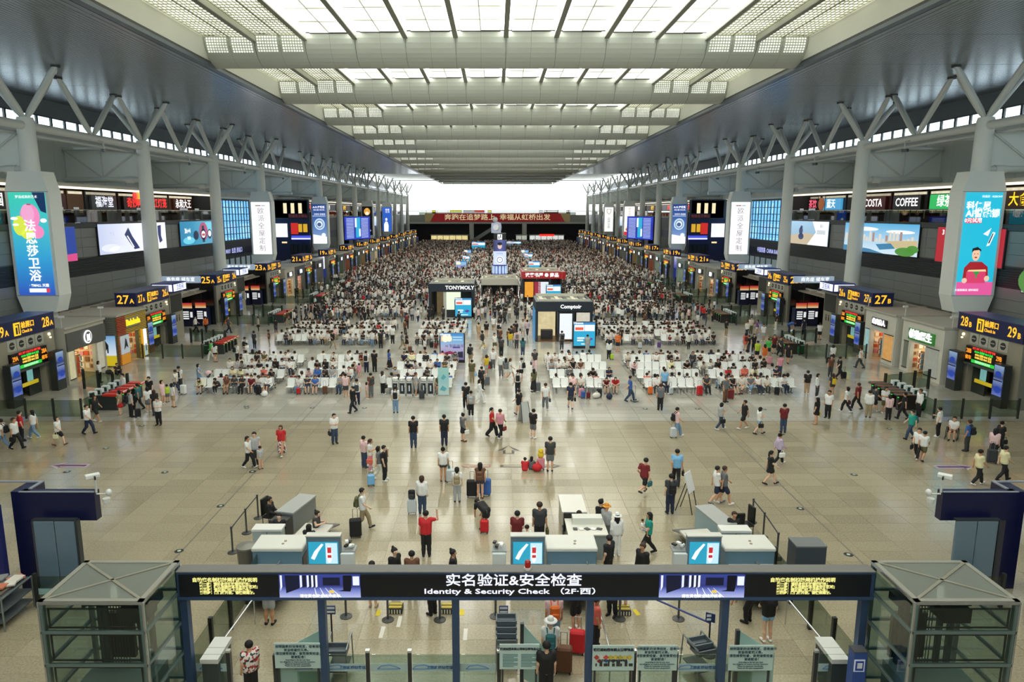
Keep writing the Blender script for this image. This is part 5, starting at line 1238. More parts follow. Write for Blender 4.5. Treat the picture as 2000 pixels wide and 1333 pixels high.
# ---- glass lifts
lglass = glass('lift_glass', 'e2ecea', .05); lframe = M('7f9290', .35, .5); ldark = M('20282a', .4)
lroof = frosted('lift_roof_glass', 'a8aea4', .6)
def lift(s):
    cx = s*9.87
    t = thing('glass_lift', 'glass lift tower with cross braced glass roof, %s end of the entrance gantry' % SIDE[s], 'lift', (cx, 15.78, 0))
    w_, d_, h = 1.18, .96, 3.75
    mb = MB()
    for x in (-1, 1):
        for y in (-1, 1): part('corner_post', MB().box((x*(w_-.05), y*(d_-.05), h/2), (.1, .1, h)), lframe, t)
    edge = MB()
    for x in (-1, 1):
        edge.bx(x*w_-.03*x, x*w_+.012*x, -d_, d_, h-.06, h+.01); edge.bx(x*w_-.02, x*w_+.02, -d_-.02, -d_+.02, 0, h)
    edge.bx(-w_, w_, -d_-.012, -d_+.03, h-.06, h+.01).bx(-w_, w_, d_-.03, d_+.012, h-.06, h+.01)
    part('roof_edge', edge, steel_s, t)
    fr = MB().bx(-w_, w_, -d_, -d_+.12, h, h+.03).bx(-w_, w_, d_-.12, d_, h, h+.03).bx(-w_, -w_+.12, -d_, d_, h, h+.03).bx(w_-.12, w_, -d_, d_, h, h+.03)
    part('roof_frame', fr, M('97968a', .4, .3), t)
    part('roof_pane', MB().bx(-w_+.12, w_-.12, -d_+.12, d_-.12, h-.01, h+.01), lroof, t)
    L = math.hypot(w_-.12, d_-.12); a = math.atan2(d_-.12, w_-.12)
    for sg_ in (1, -1): part('cross_brace', MB().box((0, 0, h+.02), (2*L, .07, .03), 0, sg_*a), M('8f8c7c', .4, .3), t)
    z = h-.12
    for r, hh in enumerate((.62, .80, .80, .80)):
        z0 = z-hh
        if z0 < 0: z0 = .05
        for (c_, dx, dy) in (((0, -d_), w_*2-.16, .02), ((0, d_), w_*2-.16, .02), ((-w_, 0), .02, d_*2-.16), ((w_, 0), .02, d_*2-.16)):
            part('pane', MB().box((c_[0], c_[1], (z0+z)/2), (dx, dy, z-z0-.05)), lglass, t)
        mb = MB().bx(-w_, w_, -d_-.02, -d_+.05, z0-.04, z0+.03).bx(-w_, w_, d_-.05, d_+.02, z0-.04, z0+.03).bx(-w_-.02, -w_+.05, -d_, d_, z0-.04, z0+.03).bx(w_-.05, w_+.02, -d_, d_, z0-.04, z0+.03)
        part('rail', mb, lframe, t)
        inn = MB().bx(-w_+.16, w_-.16, -d_+.04, -d_+.06, z-.09, z-.05).bx(-w_+.16, -w_+.2, -d_+.04, -d_+.06, z0+.07, z-.05).bx(w_-.2, w_-.16, -d_+.04, -d_+.06, z0+.07, z-.05).bx(-w_+.16, w_-.16, -d_+.04, -d_+.06, z0+.07, z0+.11)
        part('window_gasket', inn, ldark, t)
        z = z0-.02
    # inside: guide rails, ropes, car top with its gear
    mb = MB()
    for x in (-.62, -.5, .35, .62): mb.bx(x-.05, x+.05, .35, .48, 0, 3.45)
    part('guide_rail', mb, M('4a5a60', .4, .5), t)
    mb = MB()
    for k in range(7): mb.tube((-.35+k*.07, .28, .5), (-.35+k*.07, .28, 3.5), .012, n=5)
    part('rope', mb, ldark, t)
    part('machine_beam', MB().bx(-.9, .9, .15, .55, 3.0, 3.2).bx(.1, .75, -.1, .5, 2.7, 3.05), M('2c3234', .5), t)
    part('car', MB().bx(-.85, .85, -.7, .6, 0, 1.3), M('8a9a9a', .4, .2), t)
    part('counterweight', MB().bx(-.75, .1, .5, .62, 1.4, 2.6), M('2a2e30', .5), t)
    part('lamp', MB().bx(-.05, .05, -.05, .05, 3.3, 3.6), whl, t)
for s in (-1, 1): lift(s)
# ---- barrier of glass leaves below the gantry, notices
bpost = M('3b3f42', .35, .3); band_c = M('b4cccc', .4); teal_p = frosted('notice_sheet', 'a9d6d2', .25); ink = M('2c3a44', .6)
clear_g = glass('barrier_glass', 'dbe8e2', .07)
def leaf(x0, x1, lab, words):
    t = thing('glass_barrier', lab, 'barrier', ((x0+x1)/2, 16.85, 0), 0, 'glass barriers under the gantry'); W = (x1-x0)/2-.04
    part('pane', MB().bx(-W, W, -.01, .01, .08, 1.1), clear_g, t)
    bd = part('band', MB().bx(-W, W, -.018, -.01, .62, .84), band_c, t)
    mb = MB(); lx = -W*.45 if words else 0
    for a, b_ in (((-.3, -.05), (-.2, .04)), ((-.2, .04), (0, .07)), ((0, .07), (.18, .02)), ((.18, .02), (.3, -.04)), ((-.3, -.05), (.3, -.04))):
        mb.tube((lx+a[0], -.024, .74+a[1]), (lx+b_[0], -.024, .74+b_[1]), .009, n=5)
    part('train_emblem', mb, M('4a7fb8', .5), bd)
    if words: text('上海虹桥站客运部', .10, (W*.42, -.022, .73), -PI/2, M('3a6a9a', .5), bd, bold=.002)
    return t
bp = [-7.68, -6.42, -5.2, -4.07, -2.98, -1.77, -.66, 1.63, 2.85, 3.93, 5.1, 6.39, 7.56]
bpm = MB().bx(-.05, .05, -.05, .05, 0, 1.17).mesh('barrier_post', bpost); bpc = MB().bx(-.055, .055, -.055, .055, 1.17, 1.23).mesh('cap', steel_s)
for q, x in enumerate(bp):
    t = thing('barrier_post', 'dark barrier post with bright cap under the gantry, %s from the left end' % ORD[q], 'post', (x, 16.85, 0), 0, 'barrier posts')
    obj('shaft', bpm, t); obj('cap', bpc, t)
for q, (a, b_, wd) in enumerate(((-8.6, -7.7, 0), (-6.4, -5.2, 0), (-5.15, -4.1, 1), (-4.04, -3.0, 0), (-2.95, -1.8, 1), (-1.74, -.7, 0), (1.7, 2.8, 0), (2.9, 3.9, 0), (3.97, 5.0, 1), (5.15, 6.35, 0), (7.6, 8.5, 0))):
    leaf(a, b_, 'clear glass leaf with pale blue train band, %s from the left under the gantry' % ORD[q], wd)
def notice(lab, x0, x1, z0, z1, kind, y=16.5):
    t = thing('notice_board', lab, 'notice', ((x0+x1)/2, y, 0), 0, 'pale blue notices'); W = (x1-x0)/2
    part('sheet', MB().bx(-W, W, -.01, .01, z0, z1), M('c0d8d5', .35), t)
    part('stand_leg', MB().bx(-W+.05, -W+.1, .02, .06, 0, z1-.1), bpost, t); part('stand_leg', MB().bx(W-.1, W-.05, .02, .06, 0, z1-.1), bpost, t)
    h = z1-z0
    if kind == 'law':
        text('　按照国家的法律规定，您有接受\n安全检查的义务。\n　请您接受检查，自觉接受检查，\n　谢谢配合！', .085, (0, -.018, z0+h*.66), -PI/2, M('3a5a6a', .6), t, name='printed_text', line=1.15)
        text('According to the law you have\nthe obligation to receive security inspection.\nPlease be inspected consciously.\nThank you for your cooperation!', .05, (0, -.018, z0+h*.22), -PI/2, M('3a5a6a', .6), t, name='printed_text', line=1.1)
    elif kind == 'rules':
        text('铁路进站乘车禁止限制携带物品公告', .07, (0, -.018, z1-.13), -PI/2, ink, t, name='printed_text', bold=.002)
        mb = MB()
        for c_ in (-1, 1):
            for r in range(9): mb.bx(c_*W*.46-W*.38, c_*W*.46+W*(.38-.2*((r*7) % 3 == 0)), -.016, -.011, z0+.07+r*(h-.32)/9, z0+.07+r*(h-.32)/9+.02)
        part('printed_text', mb, M('5f8a8c', .6), t)
    elif kind == 'danger':
        text('铁路进站乘车禁止携带物品', .085, (0, -.018, z1-.12), -PI/2, ink, t, name='printed_text', bold=.003)
        cs = ['c2413a', 'e8e0d8', 'd85040', 'd8b83a', 'd8c050', 'c8b040', 'd8c860', 'e0c040']
        for k in range(8):
            mb = MB(); x = -W*.8+k*W*.225; z = z1-.33-.0*k
            flat(mb, [(x, z+.075), (x+.075, z), (x, z-.075), (x-.075, z)], -.016); part('hazard_diamond', mb, M(cs[k], .5), t)
        for k in range(3):
            mb = MB(); x = -W*.68+k*W*.34; z = z1-.43
            flat(mb, [(x, z+.06), (x+.06, z), (x, z-.06), (x-.06, z)], -.02); part('hazard_diamond', mb, M(['8a2a2a', '4a80c0', '30302c'][k], .5), t)
        text('铁路进站乘车限制携带物品', .06, (0, -.018, z0+h*.40), -PI/2, ink, t, name='printed_text', bold=.002)
        mb = MB()
        for k in range(9): mb.bx(-W*.85+k*W*.2, -W*.85+k*W*.2+.04+.03*(k % 3), -.016, -.011, z0+.12, z0+.2+.05*(k % 2))
        part('printed_items', mb, M('3a3c3c', .6), t)
    return t
notice('pale blue notice of inspection rules beside the second gantry post from the left', -6.36, -5.2, .95, 1.65, 'law')
notice('pale blue notice of two columns of small print left of the boarding lane', -.65, .36, .92, 1.62, 'rules')
notice('pale blue notice with a row of coloured hazard diamonds', 1.70, 2.76, .92, 1.62, 'danger', 16.45)
notice('pale blue notice of inspection rules right beside the hazard notice', 2.85, 3.85, .92, 1.62, 'law', 16.45)
notice('pale blue notice of inspection rules beside the fifth gantry post from the left', 5.15, 6.28, .92, 1.62, 'law', 16.45)
def wedge(lab, x0, z0, x1, z1, y0, y1):
    t = thing('slanted_barrier', lab, 'barrier', (x0, y0, 0), 0, 'slanted glass barriers')
    part('sheet', MB().add([(0, 0, .1), (x1-x0, y1-y0, .1), (x1-x0, y1-y0, z1), (0, 0, z0), (0, .02, .1), (x1-x0, y1-y0+.02, .1), (x1-x0, y1-y0+.02, z1), (0, .02, z0)], [(0, 1, 2, 3), (7, 6, 5, 4), (3, 2, 6, 7), (0, 4, 5, 1), (0, 3, 7, 4), (1, 5, 6, 2)]), frosted('wedge_sheet', 'c0ded8', .3), t)
    m = Vector(((x1-x0)*.55, (y1-y0)*.55, min(z0, z1)-.12)); mb = MB(); n = Vector((0, -1, 0))
    mb.tube(m+Vector((0, -.012, 0)), m+Vector((0, -.03, 0)), .11, n=18); sg_ = part('stop_sign', mb, M('a8302a', .4), t); part('stop_bar', MB().box((m.x, m.y-.034, m.z), (.15, .008, .035), 0, 0), M('e8d8d0', .5), sg_)
    part('end_post', MB().bx(-.05, .05, -.04, .06, 0, z0), bpost, t)
wedge('slanted pale glass barrier with red stop disc behind the leftmost notice', -6.4, 1.25, -5.35, 1.62, 16.62, 17.1)
wedge('slanted pale glass barrier with red stop disc behind the small print notice', -.05, 1.7, .55, 1.3, 17.3, 16.75)
wedge('slanted pale glass barrier with red stop disc by the fifth gantry post', 5.55, 1.7, 6.4, 1.28, 17.0, 16.65)
# ---- side fences of the entrance with white cabinets
for s in (-1, 1):
    fence('glass_fence', 'glass fence with steel rail running back from the gantry, %s side' % SIDE[s], [(s*8.72, 16.9), (s*8.72, 22.6)], 1.18, 'entrance side fences', pr=.055)
    t = thing('steel_handrail', 'slanting steel handrail inside the %s entrance fence' % SIDE[s], 'handrail', (s*8.3, 17, 0))
    part('tube', MB().tube((0, .4, .75), (-s*.35, 5.4, .9), .03), steel_s, t)
    for q in (.8, 3.0, 5.0): part('upright', MB().tube((-s*.07*q, q, 0), (-s*.07*q, q, .77), .02), steel_s, t)
    t = thing('white_cabinet', 'narrow white topped cabinet in the %s corner below the gantry' % SIDE[s], 'cabinet', (s*8.1, 17.15, 0))
    part('body', MB().bx(-.2, .2, -.5, .45, 0, .98), M('3a4446', .4), t); part('top', MB().bx(-.23, .23, -.53, -.02, .98, 1.1).bx(-.23, .23, 0, .48, .98, 1.1), M('d8dad4', .5), t)
t = thing('info_pillar', 'blue pillar with a white framed train pictogram by the right gantry post', 'sign', (8.12, 16.0, 0), 0)
part('body', MB().box((.05, 0, .9), (.32, .28, 1.8), 0, 0), M('3556a0', .4), t); part('top', MB().box((.05, 0, 1.81), (.33, .29, .03)), M('4a4c50', .5), t)
mb = MB(); mb.bx(-.1, .16, -.155, -.14, 1.3, 1.62); pf = part('pictogram_frame', mb, M('e8ecf4', .4, 0, .3), t); part('pictogram', MB().bx(-.07, .13, -.165, -.155, 1.33, 1.59), M('2f4fb0', .4), pf); part('pictogram_figure', MB().bx(-.03, .09, -.175, -.165, 1.4, 1.54), M('e8ecf4', .4), pf)
# ---- security lanes: scanner tunnels, screens, pillars, desks
scan = M('5f7f92', .4); lidm = M('d2d2ca', .45); scr_b = M('6d8494', .35, .3)
for q, (x, lab) in enumerate(((-8.05, 'left'), (1.8, 'middle'), (7.75, 'right'))):
    t = thing('luggage_scanner', 'luggage scanner with broad white lid over blue grey sides, %s lane' % lab, 'scanner', (x, 22.8, 0))
    part('body', MB().bx(-.82, .82, -.5, .5, .1, 1.22), scan, t); part('lid', MB().box((0, 0, 1.29), (1.72, 1.06, .14), 0, 0, .03), lidm, t)
    part('lid_knob', MB().lathe([(.05, 0), (.04, .03)], (.15, 0, 1.36), 10).lathe([(.05, 0), (.04, .03)], (.12, -.2, 1.36), 10), M('a89a8a', .5), t)
    part('tunnel_curtain', MB().bx(.82, .84, -.42, .42, .35, 1.0), black, t)
    part('front_ledge', MB().bx(-.7, .8, -.78, -.5, .6, .78), lidm, t)
    part('belt', MB().bx(-.6, .6, .5, 1.5, .5, .62).bx(-.6, .6, -2.2, -.5, .42, .52), M('30363a', .5), t); part('belt_frame', MB().bx(-.68, -.6, .5, 1.5, .1, .68).bx(.6, .68, .5, 1.5, .1, .68), steel_b, t)
for q, (x, lab) in enumerate(((-6.47, 'left'), (.32, 'middle'), (6.18, 'right'))):
    t = thing('lane_screen', 'blue lit advert screen in a grey frame at the %s security lane' % lab, 'screen', (x, 22.2, 0))
    part('case', MB().box((0, .12, .9), (1.14, .24, 1.8), 0, 0, .03), scr_b, t)
    part('picture', MB().bx(-.49, .49, -.03, 0, .85, 1.62), M('2fa6c8', .4, 0, .8), t)
    pic(t, [('e8f4f6', 1, [[(-.42, 1.05), (-.3, 1.3), (-.05, 1.58), (.02, 1.55), (-.15, 1.3), (-.3, 1.0)]]), ('bfe4f0', .95, [('r', .08, .87, .47, 1.6)]), ('f2f4f4', 1, [('o', .2, 1.2, .09, .3)]), ('c23038', .9, [('r', .14, 1.25, .27, 1.45), ('r', .14, 1.08, .27, 1.18)])], y=-.036)
    part('top_edge', MB().bx(-.58, .58, -.02, .28, 1.8, 1.84), M('c8c8c0', .5), t)
for q, (x, lab) in enumerate(((-5.7, 'left'), (-.63, 'middle'), (5.42, 'right'))):
    t = thing('reader_pillar', 'white pillar holding a tangle of card readers at the %s lane' % lab, 'pillar', (x, 22.35, 0))
    part('pillar', MB().box((0, 0, .6), (.46, .3, 1.2), 0, 0, .02), M('cfd8da', .4), t); part('tray', MB().bx(-.25, .25, -.05, .42, 1.2, 1.24), M('8f9492', .4), t)
    rr = random.Random(q)
    for k in range(5): part('reader', MB().box((rr.uniform(-.16, .16), rr.uniform(.0, .32), 1.3+.04*k), (.16, .10, .06), k % 2, rr.uniform(0, 3)), [M('e8eae8', .4), M('2c2c2c', .5)], t)
def desk(lab, x, y, rz, kind=0):
    t = thing('inspection_desk', lab, 'desk', (x, y, 0), rz)
    part('body', MB().bx(-.35, .35, -.9, .9, 0, .82), M('7a7f7e' if kind == 0 else '9fb8bc', .4), t); part('top', MB().bx(-.38, .38, -.93, .93, .82, .88), M('a5a8a4', .4), t); part('shelf', MB().bx(-.33, .33, -1.5, -.93, 0, .75), M('3a3c3c', .4), t)
desk('grey inspection desk with steel top beside the seated guard, left lane', -8.75, 27.2, -.25)
desk('pale blue inspection desk with grey top beside the empty chair, right lane', 7.75, 26.1, .22, 1)
t = thing('inspection_desk', 'long white inspection desk with papers in the middle lane', 'desk', (2.5, 24.7, 0))
part('body', MB().bx(-.6, .75, -.6, .7, 0, .95), M('8c9694', .4), t); part('top', MB().bx(-.65, .8, -.65, .75, .95, 1.0), M('d6d4c8', .4), t); part('hood', MB().bx(-.4, .7, .2, .6, 1.0, 1.25), M('d6d6cc', .5), t)
for k in range(5): part('paper', MB().box((-.35+k*.22, -.2, 1.02), (.16, .2, .02), 0, .3*k), M('e8e8e4' if k % 2 else '4a4c4e', .6), t)
t = thing('white_bench', 'tall white topped cabinet behind the middle lane guard', 'cabinet', (2.3, 27.0, 0)); part('body', MB().bx(-.45, .45, -.9, .8, 0, .9), M('b9b5a6', .5), t); part('top', MB().bx(-.48, .48, -.93, .83, .9, .98), M('dcdad0', .5), t)
for x, y, lab in ((-9.1, 24.7, 'left'), (8.0, 24.6, 'right')):
    t = thing('white_cabinet', 'low white double door cabinet behind the %s lane scanner' % lab, 'cabinet', (x, y, 0))
    part('body', MB().bx(-.52, .52, -.2, .25, 0, .92), M('a8b4b2', .45), t); part('top', MB().bx(-.55, .55, -.23, .28, .92, 1.0), M('dcdcd6', .5), t); part('door_gap', MB().bx(-.01, .01, -.215, -.2, .1, .88), dkgrey, t)
for x, y, lab, rz in ((-7.6, 25.4, 'left', -.15), (6.8, 24.9, 'right', .15)):
    t = thing('roller_table', 'low steel roller table with white top in the %s lane' % lab, 'table', (x, y, 0), rz)
    part('top', MB().bx(-.55, .55, -.7, .5, .5, .58), M('c6c4ba', .4), t); part('ramp', MB().prism([(.5, .5), (1.3, .25), (1.3, .2), (.5, .42)], -.5, .5, 'x'), M('7c7e7c', .4, .3), t); part('leg', MB().bx(-.5, -.42, -.6, -.5, 0, .5).bx(.42, .5, -.6, -.5, 0, .5), steel_b, t)
def office_chair(lab, x, y, rz):
    t = thing('office_chair', lab, 'chair', (x, y, 0), rz)
    part('seat', MB().box((0, 0, .46), (.48, .48, .08), 0, 0, .03), black, t); part('backrest', MB().box((0, .24, .85), (.46, .07, .72), 0, 0, .03), black, t)
    for dx in (-.2, .2):
        for dy in (-.2, .2): part('leg', MB().tube((dx, dy, 0), (dx, dy, .44), .018, n=6), bpost, t)
office_chair('black high backed chair standing empty at the right lane desk', 8.95, 26.1, -1.3)
office_chair('black chair under the guard at the left lane desk', -9.75, 26.9, 1.3)
office_chair('black chair under the guard at the middle lane desk', 2.05, 25.75, PI)
office_chair('black chair under the guard at the right lane desk', 8.45, 25.7, PI)
t = thing('waste_bin', 'round grey waste bin beside the left lane scanner', 'bin', (-9.5, 23.5, 0)); part('drum', MB().lathe([(.3, 0), (.34, .8)], n=18), M('6c6a62', .4, .4), t, smooth=.7); part('lid', MB().lathe([(.36, .8), (.36, .86), (.1, .92)], n=18), M('83827a', .4, .3), t, smooth=.7)
t = thing('dark_box', 'dark blue grey box standing alone to the right of the right lane', 'box', (10.1, 23.3, 0)); part('body', MB().bx(-.52, .52, -.35, .35, 0, 1.05), M('2e3c48', .4), t); part('top', MB().bx(-.53, .53, -.36, .36, 1.05, 1.1), M('6e7272', .5), t)
t = thing('sign_easel', 'white sign on a black easel seen from the side behind the right lane', 'easel', (7.45, 28.3, 0), .9)
part('board', MB().add([(-.3, 0, .9), (.3, 0, .9), (.3, .25, 1.7), (-.3, .25, 1.7), (-.3, .03, .9), (.3, .03, .9), (.3, .28, 1.7), (-.3, .28, 1.7)], [(0, 1, 2, 3), (7, 6, 5, 4), (0, 4, 5, 1), (2, 6, 7, 3), (0, 3, 7, 4), (1, 5, 6, 2)]), M('e4e4e0', .5), t)
for a in (-.25, .25): part('leg', MB().tube((a, -.15, 0), (a, .15, 1.3), .02, n=6), black, t); part('leg', MB().tube((a, .6, 0), (a, .2, 1.3), .02, n=6), black, t)
t = thing('folding_sign', 'small grey folding sign standing on the open floor near two walkers', 'easel', G(1029, 826), .5)
part('sheet', MB().add([(-.3, 0, 0), (.3, 0, 0), (.25, .3, 1.2), (-.25, .3, 1.2)], [(0, 1, 2, 3)]).add([(-.3, .6, 0), (.3, .6, 0), (.25, .33, 1.2), (-.25, .33, 1.2)], [(0, 1, 2, 3)]), M('b9bcb8', .5), t); part('frame', MB().tube((-.3, 0, 0), (-.25, .3, 1.2), .02, n=6).tube((.3, 0, 0), (.25, .3, 1.2), .02, n=6), bpost, t)
# ---- belt posts
def belt_posts(pts, where, belt=True):
    n = len(pts)
    for i, (x, y) in enumerate(pts):
        t = thing('belt_post', 'grey belt barrier post, %s' % where[i], 'stanchion', (x, y, 0), 0, 'belt posts')
        part('base', MB().lathe([(.19, 0), (.19, .02), (.05, .05)], n=16), M('4a4a48', .4, .4), t); part('pole', MB().lathe([(.035, .03), (.035, .95), (.045, .95), (.045, 1.02)], n=12), M('55585a', .35, .5), t)
        if belt and i < n-1:
            b_ = pts[i+1]; part('belt', MB().tube((0, 0, .96), (b_[0]-x, b_[1]-y, .96), .025, n=6), M('2c2e30', .5), t)
belt_posts([(-10.46, 24.68), (-10.5, 26.3), (-10.5, 27.7)], ['nearest of three left of the left lane', 'middle of three left of the left lane', 'furthest of three left of the left lane'])
belt_posts([(9.45, 24.2), (9.6, 25.95), (9.65, 27.3)], ['nearest of three right of the right lane', 'middle of three right of the right lane', 'furthest of three right of the right lane'])
belt_posts([(-5.4, 20.42), (-4.07, 20.23), (-2.47, 20.23), (-.75, 20.42), (3.08, 20.28), (4.9, 20.28)], ['under the gantry, %s from the left' % ORD[i] for i in range(6)], belt=False)
for q, (x, y) in enumerate(((-5.47, 18.84), (-.52, 18.84), (5.29, 18.45))):
    t = thing('lane_sign', 'small blue and white sign on a black stand under the gantry, %s' % ('left', 'middle', 'right')[q], 'sign', (x, y, 0))
    part('base', MB().lathe([(.2, 0), (.2, .02)], n=14), black, t); part('pole', MB().tube((0, 0, 0), (0, 0, 1.05), .025), black, t); part('plate', MB().box((0, 0, 1.17), (.26, .03, .26), 0, (0, 0, -.5)[q]), M('2a3a6a', .4), t)
    part('label', MB().bx(-.11, .11, -.025, -.016, 1.20, 1.27).bx(-.11, .11, -.025, -.016, 1.09, 1.15), M('e4e8ee', .4), t)
    if q == 2: part('strap', MB().tube((0, 0, 1.0), (-1.3, 1.4, .95), .03, n=6), M('2a3f80', .5), t)
for q, (x, y) in enumerate(((-3.9, 20.75), (-2.25, 20.75), (3.25, 20.65), (3.98, 21.6))):
    t = thing('step_stand', 'black step with yellow top and white stripes under the gantry, %s from the left' % ORD[q], 'step', (x, y, 0), 0, 'inspection steps')
    part('block', MB().bx(-.22, .22, -.2, .2, 0, .17), M('1c1c1a', .5), t); part('tread', MB().bx(-.2, .2, -.14, -.02, .17, .19).bx(-.2, .2, .04, .16, .17, .19), M('c8b450', .6), t)
    mb = MB()
    for k in range(5): mb.bx(-.2+k*.085, -.2+k*.085+.04, -.21, -.2, .02, .15)
    part('stripe', mb, M('d8d4c0', .6), t)
for q, (px, py) in enumerate(((739, 1198), (902, 1197), (1243, 1197))):
    x, y, _ = G(px, py); tag(part('floor_marker', MB().box((0, 0, .004), (.14, .34, .006)), M('d8c22a', .6), loc=(x, y, 0), rz=(0, 0, .25)[q]), 'yellow strip stuck on the floor under the gantry, %s from the left' % ORD[q], 'floor marker', 'yellow floor strips')
for q, (px, py) in enumerate(((746, 1236), (909, 1240), (780, 1215))):
    x, y, _ = G(px, py); tag(part('floor_marker', MB().box((0, 0, .004), (.12, .6, .006)), M('d8d4c8', .6), loc=(x, y, 0)), 'white strip stuck on the floor under the gantry, %s' % ('left of three', 'right of three', 'middle of three')[q], 'floor marker', 'white floor strips')
def tray_trolley(lab, x, y, n, rz=0.0):
    t = thing('tray_trolley', lab, 'trolley', (x, y, 0), rz)
    for dx in (-.28, .28):
        part('side_frame', MB().path([(dx, -.45, 0), (dx, -.45, .95), (dx, .3, 1.0), (dx, .4, 0)], .02, 6), steel_b, t)
    for k in range(n): part('tray', MB().bx(-.27, .27, -.44+.16*k, -.06+.16*k, .78+.09*k, .80+.09*k).bx(-.27, .27, -.46+.16*k, -.42+.16*k, .78+.09*k, .92+.09*k).bx(-.27, .27, -.08+.16*k, -.04+.16*k, .78+.09*k, .92+.09*k).bx(-.29, -.26, -.44+.16*k, -.06+.16*k, .78+.09*k, .92+.09*k).bx(.26, .29, -.44+.16*k, -.06+.16*k, .78+.09*k, .92+.09*k), M('5f6a70', .5), t)
    part('lower_rack', MB().bx(-.26, .26, -.4, .3, .25, .28), M('3a4042', .5), t)
tray_trolley('trolley of stacked grey trays behind the small print notice', -.45, 18.2, 4)
tray_trolley('trolley of grey trays by the fifth gantry post', 4.75, 17.7, 2, .3)
tray_trolley('trolley of grey trays behind the second gantry post', -5.0, 17.7, 1)
t = thing('steel_handrail', 'long steel handrail beside the boarding lane right of the fourth gantry post', 'handrail', (2.3, 17.2, 0)); part('tube', MB().tube((0, 0, .9), (0, 5.2, .9), .03), steel_s, t)
for q in (0.1, 2.4, 4.9): part('upright', MB().tube((0, q, 0), (0, q, .9), .022), steel_s, t)
# ---- navy portals at either side
for s in (-1, 1):
    nv = M('12163c', .35, noise=.12, nscale=.5)
    t = thing('navy_portal', 'navy blue portal wall with projecting header beam, %s side of the entrance' % SIDE[s], 'portal', (s*16, 22.3, 0))
    part('header', MB().bx(-s*2.2, s*.25, -.25, .05, 2.45, 3.42), nv, t); part('pylon', MB().bx(s*.0, s*.55, -.2, .7, 0, 3.42), nv, t)
    part('pylon', MB().bx(s*.55, s*6, -.9, -.7, 0, 3.2), M('1a2468', .35), t)
    part('top_rim', MB().bx(s*.0, s*.1, .0, .7, 3.42, 3.46).bx(s*.1, s*4, .6, .7, 3.42, 3.46).bx(-s*2.2, s*.25, -.27, -.2, 3.42, 3.45), M('8a8f98', .4), t)
    p_ = thing('panel_door', 'tall grey blue free standing panel in front of the %s navy portal' % SIDE[s], 'panel', (s*14.9-.1, 21.75, 0))
    part('leaf', MB().box((-.34, 0, 1.3), (.66, .12, 2.55), 0, 0, .02).box((.34, 0, 1.3), (.66, .12, 2.55), 0, 0, .02), M('6f8494', .3, .2), p_); part('edge', MB().bx(.68, .76, -.08, .12, 0, 2.6).bx(-.70, .72, -.05, .1, 2.58, 2.64), M('2e3438', .4), p_)
    fence('glass_fence', 'low glass fence with pale band in front of the %s navy portal' % SIDE[s], [(s*15.3, 20.95), (s*12.4, 20.95)], 1.1, 'portal fences', True)
    c_ = thing('surveillance_camera', 'white cluster of cameras on the end of the %s navy header' % SIDE[s], 'camera', (s*13.75, 22.1, 3.4))
    part('pole', MB().tube((0, 0, 0), (0, 0, .5), .035), white, c_); part('camera_body', MB().box((s*.05, -.05, .58), (.2, .42, .14), 0, s*.9, .02), M('dcdcd6', .4), c_); part('lens', MB().box((s*-.1, -.18, .56), (.12, .04, .1), 0, s*.9), black, c_)
    part('arm', MB().tube((0, 0, -.05), (-s*.45, 0, -.05), .03), white, c_); part('dome', MB().ell((-s*.4, 0, .0), (.1, .1, .12)), M('dcdcd6', .4), c_, smooth=True); part('speaker', MB().lathe([(.1, -.35), (.12, -.2)], (-s*.3, 0, -.0), 12), M('dcdcd6', .4), c_)
t = thing('luggage_trolley', 'steel trolley loaded with papers and parcels at the far left edge', 'trolley', (-15.95, 20.3, 0))
for dx in (-.5, .5):
    part('side_frame', MB().path([(dx, -.7, 0), (dx, -.7, 1.05), (dx, .7, 1.05), (dx, .7, 0)], .025, 6), steel_b, t)
for z in (.25, .6, 1.0): part('shelf', MB().bx(-.5, .5, -.7, .7, z, z+.03), M('6a7072', .4, .4), t)
rr = random.Random(4)
for k in range(12): pcn = rr.choice([('d8d4c8', 'pale'), ('b08050', 'brown'), ('8a8c8c', 'grey'), ('c8785a', 'rust red'), ('6a6058', 'dark')]); tag(part('parcel', MB().box((0, 0, 0), (rr.uniform(.25, .5), rr.uniform(.2, .45), .05), 0, 0), M(pcn[0], .7), loc=(-15.95+rr.uniform(-.3, .3), 20.3+rr.uniform(-.5, .5), 1.06+.012*k), rz=rr.uniform(0, 3)), 'flat %s parcel, %s from the bottom of the heap on the steel trolley' % (pcn[1], ORD[k]), 'parcel', 'parcels on the trolley')
# ---- marks on the floor
def arrow(lab, c, L, w_, d, col, edge, txt=None):
    t = thing('floor_arrow', lab, 'floor marking', (c[0], c[1], 0), 0)
    mb = MB(); P = [(-L/2, 0), (-L/2+w_, w_*.75), (-L/2+w_*.8, w_*.35), (L/2, w_*.35), (L/2, -w_*.35), (-L/2+w_*.8, -w_*.35), (-L/2+w_, -w_*.75)]
    ca, sa = math.cos(d), math.sin(d)
    R = lambda p, k=1: (k*(p[0]*ca-p[1]*sa), k*(p[0]*sa+p[1]*ca))
    mb.add([(*R(p), .004) for p in P], [tuple(range(7))], 0)
    if edge: mb.add([(*R((p[0]*.9, p[1]*.55)), .007) for p in P], [tuple(range(7))], 1)
    part('arrow', mb, [M(edge or col, .4), M(col, .4)], t)
    return t
arrow('purple floor arrow with white rim in front of the left gates', (-21.9, 33.9), 1.9, .62, 0, '6a3a6a', 'c8b8c0')
arrow('purple floor arrow with white rim in front of the right gates', (21.9, 33.7), 1.9, .62, PI, '6a4a80', 'c8b8c0')
arrow('pale floor arrow with thin red outline pointing left', (-1.75, 33.83), 1.5, .5, 0, 'a89d82', '9a5248')
